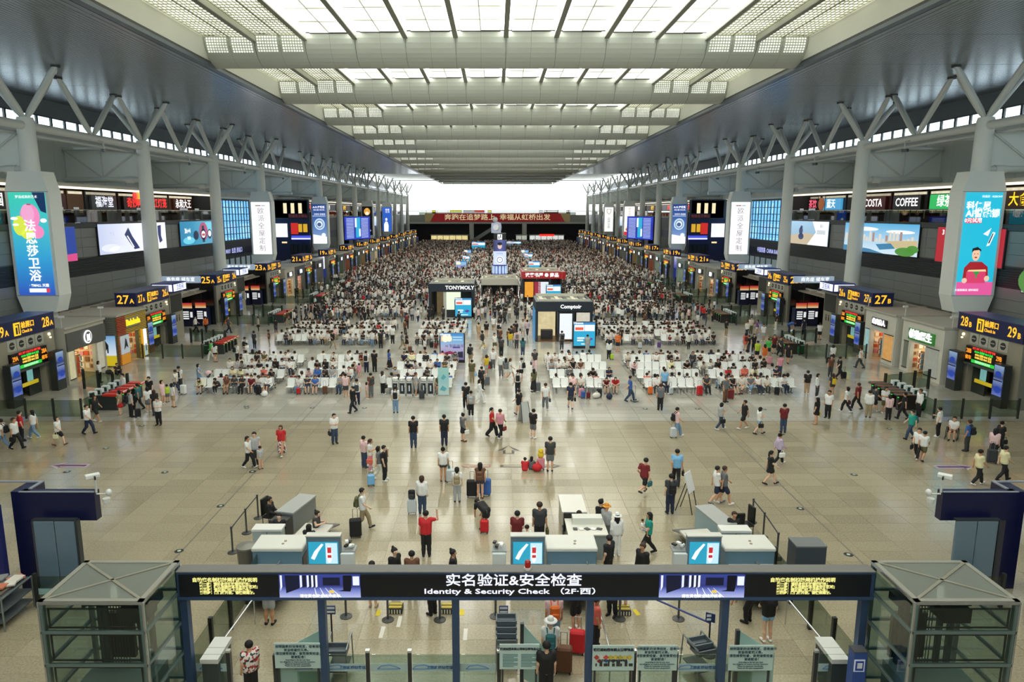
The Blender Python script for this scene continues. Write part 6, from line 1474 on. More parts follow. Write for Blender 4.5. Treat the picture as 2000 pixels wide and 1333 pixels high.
arrow('pale floor arrow with dark outline pointing right past the children', (.98, 33.83), 3.0, .5, PI, 'a89d82', '4a4238')
arrow('pale floor arrow with dark outline pointing into the hall', (-.07, 36.3), 1.3, .85, -PI/2, 'a89d82', '3a3630')
for q, (px, py) in enumerate(((207, 876), (131, 922), (322, 923), (431, 989), (350, 1077), (493, 922), (482, 797), (610, 797), (712, 797), (1260, 799), (1362, 799), (1492, 800), (1668, 928), (1563, 994), (1657, 1084), (1737, 838), (481, 794), (277, 832))):
    x, y, _ = G(px, py); t = thing('floor_lamp_disc', 'small round metal disc set in the floor, %s' % ('left half, %s' % ORD[q] if q < 9 else 'right half, %s' % ORD[q-9]) , 'floor disc', (x, y, 0), 0, 'metal floor discs')
    part('rim', MB().lathe([(.17, 0), (.15, .012)], n=16), M('4a4e48', .3, .6), t); part('lens', MB().lathe([(.07, .012), (.06, .02)], n=12), M('b8c8b8', .3), t)
# cameras hanging under the ring tubes
for s in (-1, 1):
    for k in range(4):
        t = thing('hanging_camera', 'small dark camera hanging under the ring tube, %s bay from the near end, %s side' % (ORD[k], SIDE[s]), 'camera', (s*(XC-.2), YC0+B*(k+.5)+.4, ZR-.2), 0, 'hanging cameras')
        part('arm', MB().path([(0, 0, 0), (-s*.5, 0, -.1), (-s*.5, 0, -.7)], .06, 6), white, t); part('camera_body', MB().box((-s*.5, -.15, -.85), (.25, .55, .25), 0, .3), M('55585a', .4), t)
# ================================================================ PEOPLE: one continuous body grown from a distance field, clothes as shells over it
def surf(f, lo, hi, h):
    "surface nets: quads around the zero level of f"
    ax = [np.arange(lo[k]-2*h, hi[k]+2.01*h, h, dtype=np.float32) for k in range(3)]
    X, Y, Z = np.meshgrid(*ax, indexing='ij'); sh = X.shape
    v = f(np.stack([X.ravel(), Y.ravel(), Z.ravel()], 1)).reshape(sh)
    n = [q-1 for q in sh]
    cs = [(i, j, k) for i in (0, 1) for j in (0, 1) for k in (0, 1)]
    cv = np.stack([v[i:i+n[0], j:j+n[1], k:k+n[2]] for i, j, k in cs], -1)
    ins = cv < 0; mix = ins.any(-1) & ~ins.all(-1)
    idx = -np.ones(n, int); idx[mix] = np.arange(mix.sum())
    c = cv[mix]; acc = np.zeros((len(c), 3)); cnt = np.zeros(len(c))
    for a in range(8):
        for b_ in range(a+1, 8):
            d = np.array(cs[b_])-np.array(cs[a])
            if np.abs(d).sum() != 1: continue
            m = (c[:, a] < 0) != (c[:, b_] < 0); t = np.where(m, c[:, a]/np.where(m, c[:, a]-c[:, b_], 1), 0)
            acc += m[:, None]*(np.array(cs[a])+t[:, None]*d); cnt += m
    base = np.argwhere(mix)
    V = (base+acc/cnt[:, None])*h+np.array([a[0] for a in ax])
    Fs = []
    s_ = v < 0
    for a in range(3):
        b_, c_ = (a+1) % 3, (a+2) % 3
        sl0 = [slice(None)]*3; sl1 = [slice(None)]*3; sl0[a] = slice(0, -1); sl1[a] = slice(1, None)
        E_ = np.argwhere(s_[tuple(sl0)] != s_[tuple(sl1)])
        E_ = E_[(E_[:, b_] > 0) & (E_[:, c_] > 0) & (E_[:, b_] < sh[b_]-1) & (E_[:, c_] < sh[c_]-1)]
        if not len(E_): continue
        def at(db, dc):
            q = E_.copy(); q[:, b_] += db; q[:, c_] += dc; return idx[q[:, 0], q[:, 1], q[:, 2]]
        Q = np.stack([at(-1, -1), at(0, -1), at(0, 0), at(-1, 0)], 1)
        flip = ~s_[E_[:, 0], E_[:, 1], E_[:, 2]]
        Q[flip] = Q[flip][:, ::-1]
        Fs.append(Q)
    Fq = np.concatenate(Fs); Fq = Fq[(Fq >= 0).all(1)]
    return V, Fq
def sdf(prims, k=.03):
    P0 = [(np.array(p[0], np.float32), np.array(p[1], np.float32), p[2], p[3]) for p in prims]
    def f(P):
        r = None
        for a, b_, ra, rb in P0:
            ab = b_-a; L2 = float(ab@ab)+1e-9; pa = P-a
            t = np.clip(pa@ab/L2, 0, 1); d = np.sqrt(((pa-t[:, None]*ab)**2).sum(1))-(ra+(rb-ra)*t)
            if r is None: r = d
            else: h_ = np.maximum(k-np.abs(r-d), 0)/k; r = np.minimum(r, d)-h_*h_*k*.25
        return r
    return f
def bounds(prims):
    A = np.array([np.minimum(p[0], p[1])-max(p[2], p[3]) for p in prims]).min(0); B_ = np.array([np.maximum(p[0], p[1])+max(p[2], p[3]) for p in prims]).max(0)
    return A, B_
def V3(*a): return np.array(a, float)
# ---- poses (metres, 1.70 m tall, looking along -y, the person's left is +x)
def pose(name):
    J = dict(pel=V3(0, 0, .93), chest=V3(0, .01, 1.27), neck=V3(0, .0, 1.46), head=V3(0, -.01, 1.59))
    for s, q in (('L', 1), ('R', -1)):
        J['sh'+s] = V3(q*.175, .01, 1.385); J['el'+s] = V3(q*.215, .03, 1.11); J['wr'+s] = V3(q*.225, -.04, .87)
        J['hip'+s] = V3(q*.085, 0, .89); J['kn'+s] = V3(q*.095, -.015, .48); J['an'+s] = V3(q*.10, .02, .085); J['to'+s] = V3(q*.12, -.13, .04)
    def leg(s, kn, an, up=0):
        q = 1 if s == 'L' else -1
        J['kn'+s] = V3(q*.09, *kn); J['an'+s] = V3(q*.085, *an); J['to'+s] = J['an'+s]+V3(q*.015, -.14, -.045+up)
    def arm(s, el, wr):
        q = 1 if s == 'L' else -1
        J['el'+s] = V3(q*el[0], el[1], el[2]); J['wr'+s] = V3(q*wr[0], wr[1], wr[2])
    if name in ('walk', 'walkb', 'walkphone', 'pull', 'carry', 'walkbag'):
        a, b_ = ('L', 'R') if name != 'walkb' else ('R', 'L')
        leg(a, (-.20, .49), (-.27, .09), .06); leg(b_, (.04, .48), (.30, .15), -.06)
        arm(a, (.21, .12, 1.12), (.21, .14, .88)); arm(b_, (.21, -.07, 1.12), (.18, -.26, .98))
    if name == 'run':
        leg('L', (-.30, .58), (-.22, .18), .05); leg('R', (.12, .50), (.46, .40), -.1)
        arm('L', (.24, .16, 1.15), (.25, .0, 1.0)); arm('R', (.26, .02, 1.14), (.30, .06, .92)); J['chest'][1] = -.05; J['neck'][1] = -.08; J['head'][1] = -.11
    if name in ('phone', 'walkphone'):
        arm('L', (.225, .0, 1.11), (.07, -.26, 1.17)); arm('R', (.225, .0, 1.11), (.05, -.25, 1.13)); J['head'] += V3(0, -.045, -.02)
    if name == 'phone1': arm('R', (.225, .0, 1.11), (.08, -.25, 1.18)); J['head'] += V3(0, -.045, -.02)
    if name == 'talk': arm('L', (.235, -.1, 1.13), (.13, -.13, 1.42))
    if name == 'raise': arm('R', (.40, -.06, 1.36), (.38, -.08, 1.62))
    if name == 'pull': arm('R', (.215, .13, 1.12), (.24, .30, .93))
    if name in ('bag', 'walkbag'): arm('R', (.225, .02, 1.10), (.25, .02, .85))
    if name == 'shoulder': arm('R', (.24, .02, 1.12), (.16, -.20, 1.22))
    if name == 'hips': arm('L', (.36, .06, 1.13), (.17, -.03, .99)); arm('R', (.36, .06, 1.13), (.17, -.03, .99))
    if name == 'crossed': arm('L', (.22, -.06, 1.13), (-.08, -.22, 1.17)); arm('R', (.22, -.06, 1.13), (-.06, -.19, 1.12))
    if name == 'carry' or name == 'hold': arm('L', (.22, -.05, 1.13), (.02, -.26, 1.05)); arm('R', (.22, -.05, 1.13), (.04, -.24, 1.2))
    if name == 'bend':
        J['pel'] = V3(0, .12, .88); J['chest'] = V3(0, -.24, 1.02); J['neck'] = V3(0, -.42, 1.05); J['head'] = V3(0, -.54, 1.04)
        for s, q in (('L', 1), ('R', -1)):
            J['sh'+s] = V3(q*.17, -.34, 1.02); J['el'+s] = V3(q*.2, -.38, .75); J['wr'+s] = V3(q*.15, -.45, .52); J['hip'+s] += V3(0, .12, -.03)
    if name.startswith('sit'):
        dz = -.41
        for k in ('pel', 'chest', 'neck', 'head', 'shL', 'shR', 'elL', 'elR', 'wrL', 'wrR', 'hipL', 'hipR'): J[k] = J[k]+V3(0, 0, dz)
        for s, q in (('L', 1), ('R', -1)):
            J['hip'+s] = V3(q*.09, -.02, .51); J['kn'+s] = V3(q*.11, -.44, .51); J['an'+s] = V3(q*.11, -.43, .10); J['to'+s] = V3(q*.13, -.58, .04)
        if name == 'sit': arm('L', (.22, -.05, .74), (.12, -.28, .63)); arm('R', (.22, -.05, .74), (.12, -.28, .63))
        if name == 'sitphone': arm('L', (.215, -.06, .74), (.06, -.31, .82)); arm('R', (.215, -.06, .74), (.05, -.30, .78)); J['head'] += V3(0, -.06, -.03)
        if name == 'sitlean':
            for k, d in (('chest', (0, -.17, -.05)), ('neck', (0, -.28, -.1)), ('head', (0, -.37, -.13)), ('shL', (0, -.24, -.08)), ('shR', (0, -.24, -.08))): J[k] += V3(*d)
            arm('L', (.23, -.32, .72), (.06, -.50, .64)); arm('R', (.23, -.32, .72), (.06, -.50, .66))
        if name == 'sitcross':
            J['knL'] = V3(.03, -.46, .60); J['anL'] = V3(-.16, -.50, .32); J['toL'] = V3(-.19, -.63, .27)
            arm('L', (.22, -.05, .74), (.02, -.30, .68)); arm('R', (.24, .0, .75), (.14, -.24, .66))
        if name == 'sitback':
            for k, d in (('chest', (0, .07, -.02)), ('neck', (0, .12, -.04)), ('head', (0, .13, -.05)), ('shL', (0, .11, -.03)), ('shR', (0, .11, -.03))): J[k] += V3(*d)
            for s, q in (('L', 1), ('R', -1)): J['an'+s] = V3(q*.13, -.68, .10); J['to'+s] = V3(q*.16, -.80, .10)
            arm('L', (.24, .0, .74), (.08, -.18, .66)); arm('R', (.24, .0, .74), (.08, -.18, .66))
    if name in ('floor', 'crouch'):
        dz = -.82 if name == 'floor' else -.62
        for k in ('pel', 'chest', 'neck', 'head', 'shL', 'shR'): J[k] = J[k]+V3(0, -.02 if k == 'pel' else -.10, dz)
        for s, q in (('L', 1), ('R', -1)):
            J['hip'+s] = V3(q*.09, .0, .10 if name == 'floor' else .28); J['kn'+s] = V3(q*.17, -.34, .38 if name == 'floor' else .50); J['an'+s] = V3(q*.12, -.46 if name == 'floor' else -.22, .09); J['to'+s] = J['an'+s]+V3(q*.02, -.13, -.045)
            J['el'+s] = V3(q*.24, -.22, .42 if name == 'floor' else .58); J['wr'+s] = V3(q*.08, -.38, .40 if name == 'floor' else .50)
    return J
def skel(J, inf=0.0):
    p = {}
    lat = lambda c, x: c+V3(x, 0, 0)
    T = []
    for q in (1, -1):
        T += [(lat(J['pel'], q*.075), lat(J['chest'], q*.08), .105+inf, .115+inf)]
    T += [(J['hipL'], J['hipR'], .10+inf, .10+inf)]
    for s in 'LR': T += [(J['chest'], J['sh'+s], .09+inf, .068+inf)]
    p['torso'] = T
    p['neck'] = [(J['chest'], J['neck'], .05, .052), (J['neck'], J['head'], .052, .055)]
    h = J['head']
    p['head'] = [(h+V3(0, .012, .02), h+V3(0, .022, .03), .098, .098), (h+V3(0, -.02, -.02), h+V3(0, -.035, -.075), .078, .045)]
    p['face'] = [(h+V3(0, -.092, .0), h+V3(0, -.108, -.02), .012, .016)]+[(h+V3(q*.098, .01, .0), h+V3(q*.1, .012, -.025), .016, .012) for q in (1, -1)]
    for s in 'LR':
        p['ua'+s] = [(J['sh'+s], J['el'+s], .052+inf, .041+inf)]; p['fa'+s] = [(J['el'+s], J['wr'+s], .041+inf, .029+inf)]
        d = J['wr'+s]-J['el'+s]; d = d/np.linalg.norm(d)
        p['hand'+s] = [(J['wr'+s], J['wr'+s]+d*.075, .028, .034)]
        p['th'+s] = [(J['hip'+s], J['kn'+s], .088+inf, .058+inf)]; p['sn'+s] = [(J['kn'+s], J['kn'+s]*.6+J['an'+s]*.4+V3(0, .012, 0), .055+inf, .058+inf), (J['kn'+s]*.6+J['an'+s]*.4+V3(0, .012, 0), J['an'+s], .058+inf, .036+inf)]
        p['ft'+s] = [(J['an'+s]+V3(0, .02, -.03), J['to'+s], .042, .032)]
    return p
def to_mesh(name, V, Fq, extra=None, slots=1):
    me = bpy.data.meshes.new(name); vs = V.tolist(); fs = Fq.tolist(); mi = [0]*len(fs)
    if extra:
        for v2, f2, m2 in extra:
            n = len(vs); vs += v2; fs += [[i+n for i in f] for f in f2]; mi += [m2]*len(f2)
    me.from_pydata(vs, [], fs)
    for k in range(slots): me.materials.append(None)
    if any(mi): me.polygons.foreach_set('material_index', mi)
    me.polygons.foreach_set('use_smooth', [True]*len(fs)); me.update()
    return me
def fingers(J, s):
    q = 1 if s == 'L' else -1
    d = J['wr'+s]-J['el'+s]; d /= np.linalg.norm(d)
    side = np.cross(d, V3(q, 0, .01)); side /= np.linalg.norm(side); nrm = np.cross(side, d)
    mb = MB(); o = J['wr'+s]+d*.07
    if nrm[0]*q > 0: nrm = -nrm           # curl towards the body
    for k, L in enumerate((.058, .066, .062, .048)):
        a = o+side*(.026-.0175*k); b_ = a+d*L*.55+nrm*.008; c = b_+d*L*.38+nrm*.022
        mb.tube(a, b_, .0095, .009, 6); mb.tube(b_, c, .009, .007, 6)
    a = J['wr'+s]+d*.03+side*.02; b_ = a+side*.028+d*.028+nrm*.012; c = b_+d*.026+nrm*.012
    mb.tube(a, b_, .012, .0105, 6); mb.tube(b_, c, .0105, .008, 6)
    return mb
PM = {}
def pmesh(pn, kind):
    "mesh of one body or garment for one pose"
    key = (pn, kind)
    if key in PM: return PM[key]
    J = pose(pn); S = skel(J); allp = lambda *ks: sum((S[k] for k in ks), [])
    hd = J['head']; up = hd-J['neck']; up = up/np.linalg.norm(up)
    if kind == 'body':
        P = allp(*S.keys()); lo, hi = bounds(P); V, Q = surf(sdf(P, .028), lo, hi, .027)
        ex = []
        for s in 'LR':
            m = fingers(J, s); ex.append((m.v, [list(f) for f in m.f], 0))
        m = MB()
        for q in (1, -1): m.ell(tuple(hd+V3(q*.036, -.088, .012)), (.015, .012, .009), 6, 4)
        ex.append((m.v, [list(f) for f in m.f], 1))
        m = MB(); m.ell(tuple(hd+V3(0, -.082, -.062)), (.026, .012, .008), 6, 4); ex.append((m.v, [list(f) for f in m.f], 2))
        me = to_mesh('body', V, Q, ex, 3)
    else:
        I = skel(J, .02)
        cut = []
        if kind in ('tshirt', 'longshirt', 'tank', 'dress'):
            P = list(I['torso'][:2])+I['torso'][3:]
            if kind in ('tshirt', 'dress'):
                for s in 'LR': P.append((J['sh'+s], J['sh'+s]*.42+J['el'+s]*.58, .072, .068))
            if kind == 'longshirt':
                for s in 'LR': P += [(J['sh'+s], J['el'+s], .072, .058), (J['el'+s], J['wr'+s], .058, .043)]
            P += [(J['pel']+V3(x, 0, -.01), J['pel']+V3(x, .0, .02), .122, .125) for x in (.07, -.07)]
            if kind == 'dress': P += skirt_prims(J, pn, .62)
        elif kind in ('trousers', 'wide', 'shorts', 'leggings'):
            e = {'wide': .045, 'leggings': .008}.get(kind, .018); P = [(J['pel']+V3(x, 0, .0), J['pel']+V3(x, 0, .06), .112, .105) for x in (.07, -.07)]
            for s in 'LR':
                P += [(J['hip'+s], J['hip'+s]*.45+J['kn'+s]*.55 if kind == 'shorts' else J['kn'+s], .094+e*.6, .072+e if kind != 'shorts' else .082+e)]
                if kind == 'shorts': P += [(J['hip'+s]*.45+J['kn'+s]*.55, J['hip'+s]*.25+J['kn'+s]*.75, .09+e*.5, .088+e*.5)]
                else: P += [(J['kn'+s], J['kn'+s]*.45+J['an'+s]*.55, .062+e, .058+e), (J['kn'+s]*.45+J['an'+s]*.55, J['an'+s]*.93+J['kn'+s]*.07, .058+e, .044+e*1.2)]
        elif kind == 'hotpants':
            P = [(J['pel']+V3(x, 0, -.02), J['pel']+V3(x, 0, .06), .118, .105) for x in (.07, -.07)]+[(J['hip'+s], J['hip'+s]*.75+J['kn'+s]*.25, .105, .102) for s in 'LR']
        elif kind == 'skirt':
            P = [(J['pel']+V3(x, 0, .0), J['pel']+V3(x, 0, .06), .115, .105) for x in (.07, -.07)]+skirt_prims(J, pn, .55)
        elif kind == 'longskirt':
            P = [(J['pel']+V3(x, 0, .0), J['pel']+V3(x, 0, .06), .115, .105) for x in (.07, -.07)]+skirt_prims(J, pn, .22)
        elif kind.startswith('hair') or kind in ('hat', 'cap'):
            c = hd+V3(0, .018, .03)
            if kind == 'hat': P = [(c+V3(0, .0, .05), c+V3(0, 0, .085), .10, .092)]
            else: P = [(c, c+V3(0, .01, .005), .111, .109)]
            if kind == 'hairlong': P += [(c+V3(0, .05, -.03), hd+V3(0, .085, -.20), .085, .06), (c+V3(.06, .02, -.03), hd+V3(.075, .03, -.15), .05, .04), (c+V3(-.06, .02, -.03), hd+V3(-.075, .03, -.15), .05, .04)]
            if kind == 'hairbob': P += [(c+V3(0, .05, -.03), hd+V3(0, .06, -.10), .09, .07), (c+V3(.06, .02, -.03), hd+V3(.075, .01, -.07), .05, .04), (c+V3(-.06, .02, -.03), hd+V3(-.075, .01, -.07), .05, .04)]
            if kind == 'hairbun': P += [(c+V3(0, .07, .10), c+V3(0, .08, .11), .05, .045)]
            if kind == 'hairtail': P += [(c+V3(0, .11, .02), hd+V3(0, .15, -.14), .035, .025)]
            lo, hi = bounds(P)
            f0 = sdf(P, .02)
            def f(p):
                d = f0(p); r = p-hd
                if kind == 'hat': return d
                lowz = {'hairshort': -.045, 'cap': .03}.get(kind, -.4)
                face = np.maximum.reduce([r[:, 1]+.035, r[:, 2]-.052, np.abs(r[:, 0])-.082]) if kind != 'cap' else np.maximum(r[:, 1]+.2, r[:, 2]-.03)
                return np.maximum(np.maximum(d, -face), lowz-r[:, 2]-np.where(kind == 'hairshort', 0.25*np.maximum(-r[:, 1], 0)*-1, 0))
            V, Q = surf(f, lo, hi, .02)
            ex = None
            if kind == 'hat':
                m = MB(); m.lathe([(.10, .035), (.19, .02), (.19, .03), (.10, .05)], tuple(hd+V3(0, .015, .03)), 14); ex = [(m.v, [list(q) for q in m.f], 0)]
            if kind == 'cap':
                m = MB(); m.box(tuple(hd+V3(0, -.14, .065)), (.13, .11, .012)); ex = [(m.v, [list(q) for q in m.f], 0)]
            PM[key] = to_mesh(kind, V, Q, ex); return PM[key]
        elif kind.startswith('shoe'):
            s = kind[-1]; P = [(J['an'+s]+V3(0, .03, -.035), J['to'+s]+V3(0, -.01, .002), .05, .042)]
        lo, hi = bounds(P); f0 = sdf(P, .03)
        nk = J['neck']
        def f(p):
            d = f0(p)
            if kind in ('tshirt', 'longshirt', 'tank', 'dress'): d = np.maximum(d, .072-np.sqrt(((p-nk-V3(0, -.01, .03))**2).sum(1)))
            return d
        V, Q = surf(f, lo, hi, .03 if not kind.startswith('shoe') else .025)
        me = to_mesh(kind, V, Q)
    PM[key] = me
    return me
def skirt_prims(J, pn, hem):
    if pn.startswith('sit') or pn in ('floor', 'crouch'):
        return [(J['hip'+s], J['hip'+s]*.25+J['kn'+s]*.75, .115, .10) for s in 'LR']+[(J['hipL']*.5+J['knL']*.5, J['hipR']*.5+J['knR']*.5, .10, .10)]
    out = []
    for x, y in ((.07, .0), (-.07, .0), (0, .06), (0, -.06)):
        f = (J['pel'][2]-hem)/.4
        out.append((J['pel']+V3(x*.8, y*.4, -.02), V3(x*(1+.35*f), y*(1+.6*f)+J['pel'][1], hem+.07), .105, .085+.03*f))
    return out
SKIN = [M('d9a98a', .55, name='skin'), M('c8956f', .55, name='skin'), M('e2b99c', .55, name='skin')]
EYE = M('1a1412', .3, name='eye'); LIP = M('a05a50', .5, name='lip')
PC = {'white': 'e6e6e2', 'black': '18181b', 'navy': '1e2740', 'grey': '6a6d70', 'lgrey': 'a9acac', 'dgrey': '3a3c3e', 'red': 'c6242a', 'dred': '6e1c22', 'pink': 'dc94a2', 'lpink': 'e8c4c4', 'blue': '3a62a8', 'lblue': '7cb6e0', 'jeans': '33445e', 'ljeans': '7796b4',
      'teal': '1f9a8a', 'dteal': '2f6a70', 'green': '3fae4a', 'lime': 'b8d832', 'olive': '5c5a3a', 'khaki': '9a8a6a', 'brown': '6a4632', 'tan': 'b89a78', 'yellow': 'd8b828', 'orange': 'e2702a', 'coral': 'e06a58', 'cream': 'e4dcb0', 'purple': '6a4a8a', 'lilac': 'c0b0cc', 'floral': 'd8c8c8', 'hairb': '14110f', 'hairbr': '3c241a', 'straw': 'c8a868', 'gold': 'd89030', 'beige': 'cdbfa4', 'maroon': '7a2226', 'stripe': '3c4048', 'sky': '8fc4ea', 'silver': 'c4cacc', 'offw': 'dcd8cc'}
def pc(c):
    if c == 'floral': return floral_mat()
    return M(PC[c], .75)
def floral_mat():
    if 'floral' in MATS: return MATS['floral']
    m = bpy.data.materials.new('floral_print'); m.use_nodes = True; nt = m.node_tree; b = nt.nodes['Principled BSDF']
    tc = nt.nodes.new('ShaderNodeTexCoord'); v = nt.nodes.new('ShaderNodeTexVoronoi'); v.inputs['Scale'].default_value = 16
    r = nt.nodes.new('ShaderNodeValToRGB'); r.color_ramp.interpolation = 'CONSTANT'; e = r.color_ramp.elements
    for p, c in ((.35, 'b83a3e'), (.55, '2c4a44'), (.7, 'e8dcd8'), (.85, '2a2a34')): q = e.new(p); q.color = (*lin(c), 1)
    e[0].color = (*lin('ece4e0'), 1); e[-1].color = (*lin('d88a8a'), 1)
    s = nt.nodes.new('ShaderNodeSeparateXYZ'); nt.links.new(tc.outputs['Object'], v.inputs['Vector']); nt.links.new(v.outputs['Color'], s.inputs[0]); nt.links.new(s.outputs[0], r.inputs[0]); nt.links.new(r.outputs[0], b.inputs['Base Color'])
    MATS['floral'] = m; return m
NPEOPLE = 0
def person(x, y, label, ps='stand', head=0, top=('tshirt', 'white'), bot=('trousers', 'black'), hair=('hairshort', 'hairb'), shoe='black', h=1.70, hat=None, z=0.0, wide=1.0, detail=True, group=None):
    "head: direction looked, degrees: 0 towards the camera, 90 to the right of the photo, 180 away, -90 to the left"
    global NPEOPLE
    NPEOPLE += 1
    sk = SKIN[NPEOPLE % 3]
    o = obj('person', pmesh(ps, 'body'), None, (x, y, z), math.radians(head), [sk, EYE, LIP]); k = h/1.70
    o.scale = (k*wide, k*wide, k)
    tag(o, label, 'person', group)
    nm = {'tshirt': 'shirt', 'longshirt': 'shirt', 'tank': 'shirt', 'hotpants': 'shorts', 'wide': 'trousers', 'leggings': 'trousers', 'longskirt': 'skirt'}
    if top: obj(nm.get(top[0], top[0]), pmesh(ps, top[0]), o, mats=[pc(top[1])])
    if bot: obj(nm.get(bot[0], bot[0]), pmesh(ps, bot[0]), o, mats=[pc(bot[1])])
    if hair: obj('hair', pmesh(ps, hair[0]), o, mats=[pc(hair[1])])
    if hat: obj(hat[0], pmesh(ps, hat[0]), o, mats=[pc(hat[1])])
    if shoe:
        for s in 'LR': obj('shoe', pmesh(ps, 'shoe'+s), o, mats=[pc(shoe)])
    return o
# ---- things people carry
def suitcase(label, x, y, c, rz=0.0, h=.62, handle=True, tilt=0.0, group='suitcases'):
    t = thing('suitcase', label, 'suitcase', (x, y, 0), rz, group); w_, d = h*.66, h*.4
    m = pc(c); mb = MB().box((0, 0, .06+h/2), (w_, d, h), 0, 0, .05); part('shell', mb, m, t)
    for k in range(5): part('rib', MB().box((-w_*.36+k*w_*.18, -d/2, .06+h/2), (.018, .022, h*.8), 0, 0), m, t)
    for a in (-1, 1):
        for b_ in (-1, 1): part('wheel', MB().tube((a*w_*.38-.015, b_*d*.33, .03), (a*w_*.38+.015, b_*d*.33, .03), .03, n=8), black, t)
    if handle:
        part('pull_handle', MB().path([(-.09, d*.35, .06+h), (-.09, d*.35, h+.42), (.09, d*.35, h+.42), (.09, d*.35, .06+h)], .012, 6), M('8c8e90', .3, .7), t)
    else: part('grip', MB().path([(-.07, 0, .06+h), (-.06, 0, .1+h), (.06, 0, .1+h), (.07, 0, .06+h)], .014, 6), black, t)
    if tilt: t.rotation_euler = (tilt, 0, rz)
    return t
BP = None
def backpack(label, p, c, head=None, group='backpacks'):
    "worn on the back of person p"
    global BP
    k = p.scale.z; a = p.rotation_euler.z
    J = pose(p.data.name) if False else None
    t = thing('backpack', label, 'backpack', (0, 0, 0), a, group)
    back = Vector((math.sin(a)*-1*-1, 0, 0))
    off = Matrix.Rotation(a, 3, 'Z') @ Vector((0, .20*k, 1.16*k)); t.location = p.location+off
    part('bag', MB().box((0, .03, 0), (.28, .15, .42), 0, 0, .05), pc(c), t); part('pocket', MB().box((0, .12, -.08), (.22, .06, .2), 0, 0, .025), pc(c), t)
    for q in (1, -1): part('strap', MB().path([(q*.09, -.04, -.16), (q*.13, -.13, -.12), (q*.13, -.30, .05), (q*.12, -.27, .22), (q*.1, -.12, .30), (q*.09, -.03, .2)], .018, 5), pc(c), t)
    t.scale = (k,)*3
    return t
def handbag(label, p, c, side=-1, z=.62, w_=.30, h=.24, fwd=0.0, group='hand bags'):
    k = p.scale.z; a = p.rotation_euler.z
    t = thing('handbag', label, 'bag', (0, 0, 0), a, group)
    t.location = p.location+(Matrix.Rotation(a, 3, 'Z') @ Vector((side*.28*k, -.02+fwd, z*k)))
    part('bag', MB().box((0, 0, 0), (.11, w_, h), 0, 0, .03), pc(c), t); part('handle', MB().path([(0, -.08, h/2), (0, -.05, h/2+.12), (0, .05, h/2+.12), (0, .08, h/2)], .011, 5), pc(c), t)
    return t
# ================================================================ SEATING
seat_m = M('f0f0ea', .4, noise=.02, nscale=5); seat_f = M('8d9090', .35, .6)
BL = [('far left', -21.5, 9), ('left', -15.3, 7), ('left centre', -8.4, 8), ('right centre', 3.2, 8), ('right', 9.6, 8), ('far right', 14.9, 9)]
ROWS = (48.9, 51.7, 54.4, 57.2); SP = .58
SECT = ['front', 'second', 'third', 'fourth']
def seat_shell(mb, x):
    mb.prism([(-.25, .42), (-.24, .46), (.18, .44), (.22, .44), (.33, .93), (.29, .95), (.19, .47), (.17, .41)], x-.26, x+.26, 'x')
    return mb
sh_me = seat_shell(MB(), 0).mesh('seat', seat_m, .5)
arm_me = MB().path([(0, .12, .42), (0, .10, .64), (0, -.18, .64)], .018, 5).mesh('armrest', seat_f)
def make_bench(n, parts=True):
    W = n*SP
    if parts:
        t = thing('seat_row', 'x', 'bench')
        for k in range(n):
            o = obj('seat', sh_me, t); o.location = (-W/2+SP*(k+.5), 0, 0)
        for k in range(0, n+1, 2):
            o = obj('armrest', arm_me, t); o.location = (-W/2+SP*k, 0, 0)
        part('beam', MB().bx(-W/2, W/2, -.04, .06, .33, .40), seat_f, t)
        for k in range(max(2, n//3)+1):
            x = -W/2+.3+k*(W-.6)/max(2, n//3); part('leg', MB().bx(x-.03, x+.03, -.03, .05, .04, .34).bx(x-.03, x+.03, -.25, .28, 0, .05), seat_f, t)
        return t
    mb = MB()
    for k in range(n): seat_shell(mb, -W/2+SP*(k+.5))
    m2 = MB().bx(-W/2, W/2, -.04, .06, .33, .40, 1).bx(-W/2+.2, -W/2+.26, -.25, .25, 0, .34, 1).bx(W/2-.26, W/2-.2, -.25, .25, 0, .34, 1)
    mb.add(m2.v, m2.f, 1)
    me = mb.mesh('seat_row', [seat_m, seat_f], .5)
    return me
BP_, BM_ = {}, {}
SEATS = []          # (x, y, heading, section, block, row, facing, seat number, seats)
for k in range(0, 12):
    for bi, (bn_, x0, n) in enumerate(BL):
        for r, yc in enumerate(ROWS):
            yc += 18.2*k
            if k == 1 and bi == 3: continue
            if k == 2 and bi == 2: continue
            if bi == 3 and 92 < yc < 104: continue
            if yc > 270: continue
            W = n*SP
            for f in (0, 1):
                y = yc+(-.42 if f == 0 else .42); hd = 0 if f == 0 else 180
                for q in range(n): SEATS.append((x0+SP*(q+.5), y+(.04 if f == 0 else -.04), hd, k, bi, r, f, q, n))
                lab = 'white seat row facing %s, %s pair of the %s block, %s seating section' % (('the entrance', 'the hall')[f], ORD[r], bn_, SECT[min(k, 3)])
                loc = (x0+W/2, y, 0); rz = 0 if f == 0 else PI
                if k == 0:
                    if n not in BP_: o = BP_[n] = make_bench(n); o.location = loc; o.rotation_euler.z = rz; o['label'] = lab; o['group'] = 'white seat rows'
                    else: dup(BP_[n], loc, rz, lab, 'white seat rows')
                elif k < 4:
                    if n not in BM_: BM_[n] = make_bench(n, False)
                    o = obj('seat_row', BM_[n], None, loc, rz); tag(o, lab, 'bench', 'white seat rows')
allb = MB()
for k in range(4, 12):
    for bi, (bn_, x0, n) in enumerate(BL):
        for yc in ROWS:
            yc += 18.2*k
            if yc > 270: continue
            for f in (-1, 1):
                allb.bx(x0, x0+n*SP, yc+f*.42-.22, yc+f*.42+.22, .40, .45); allb.bx(x0, x0+n*SP, yc+f*.16-.03, yc+f*.16+.03, .45, .94)
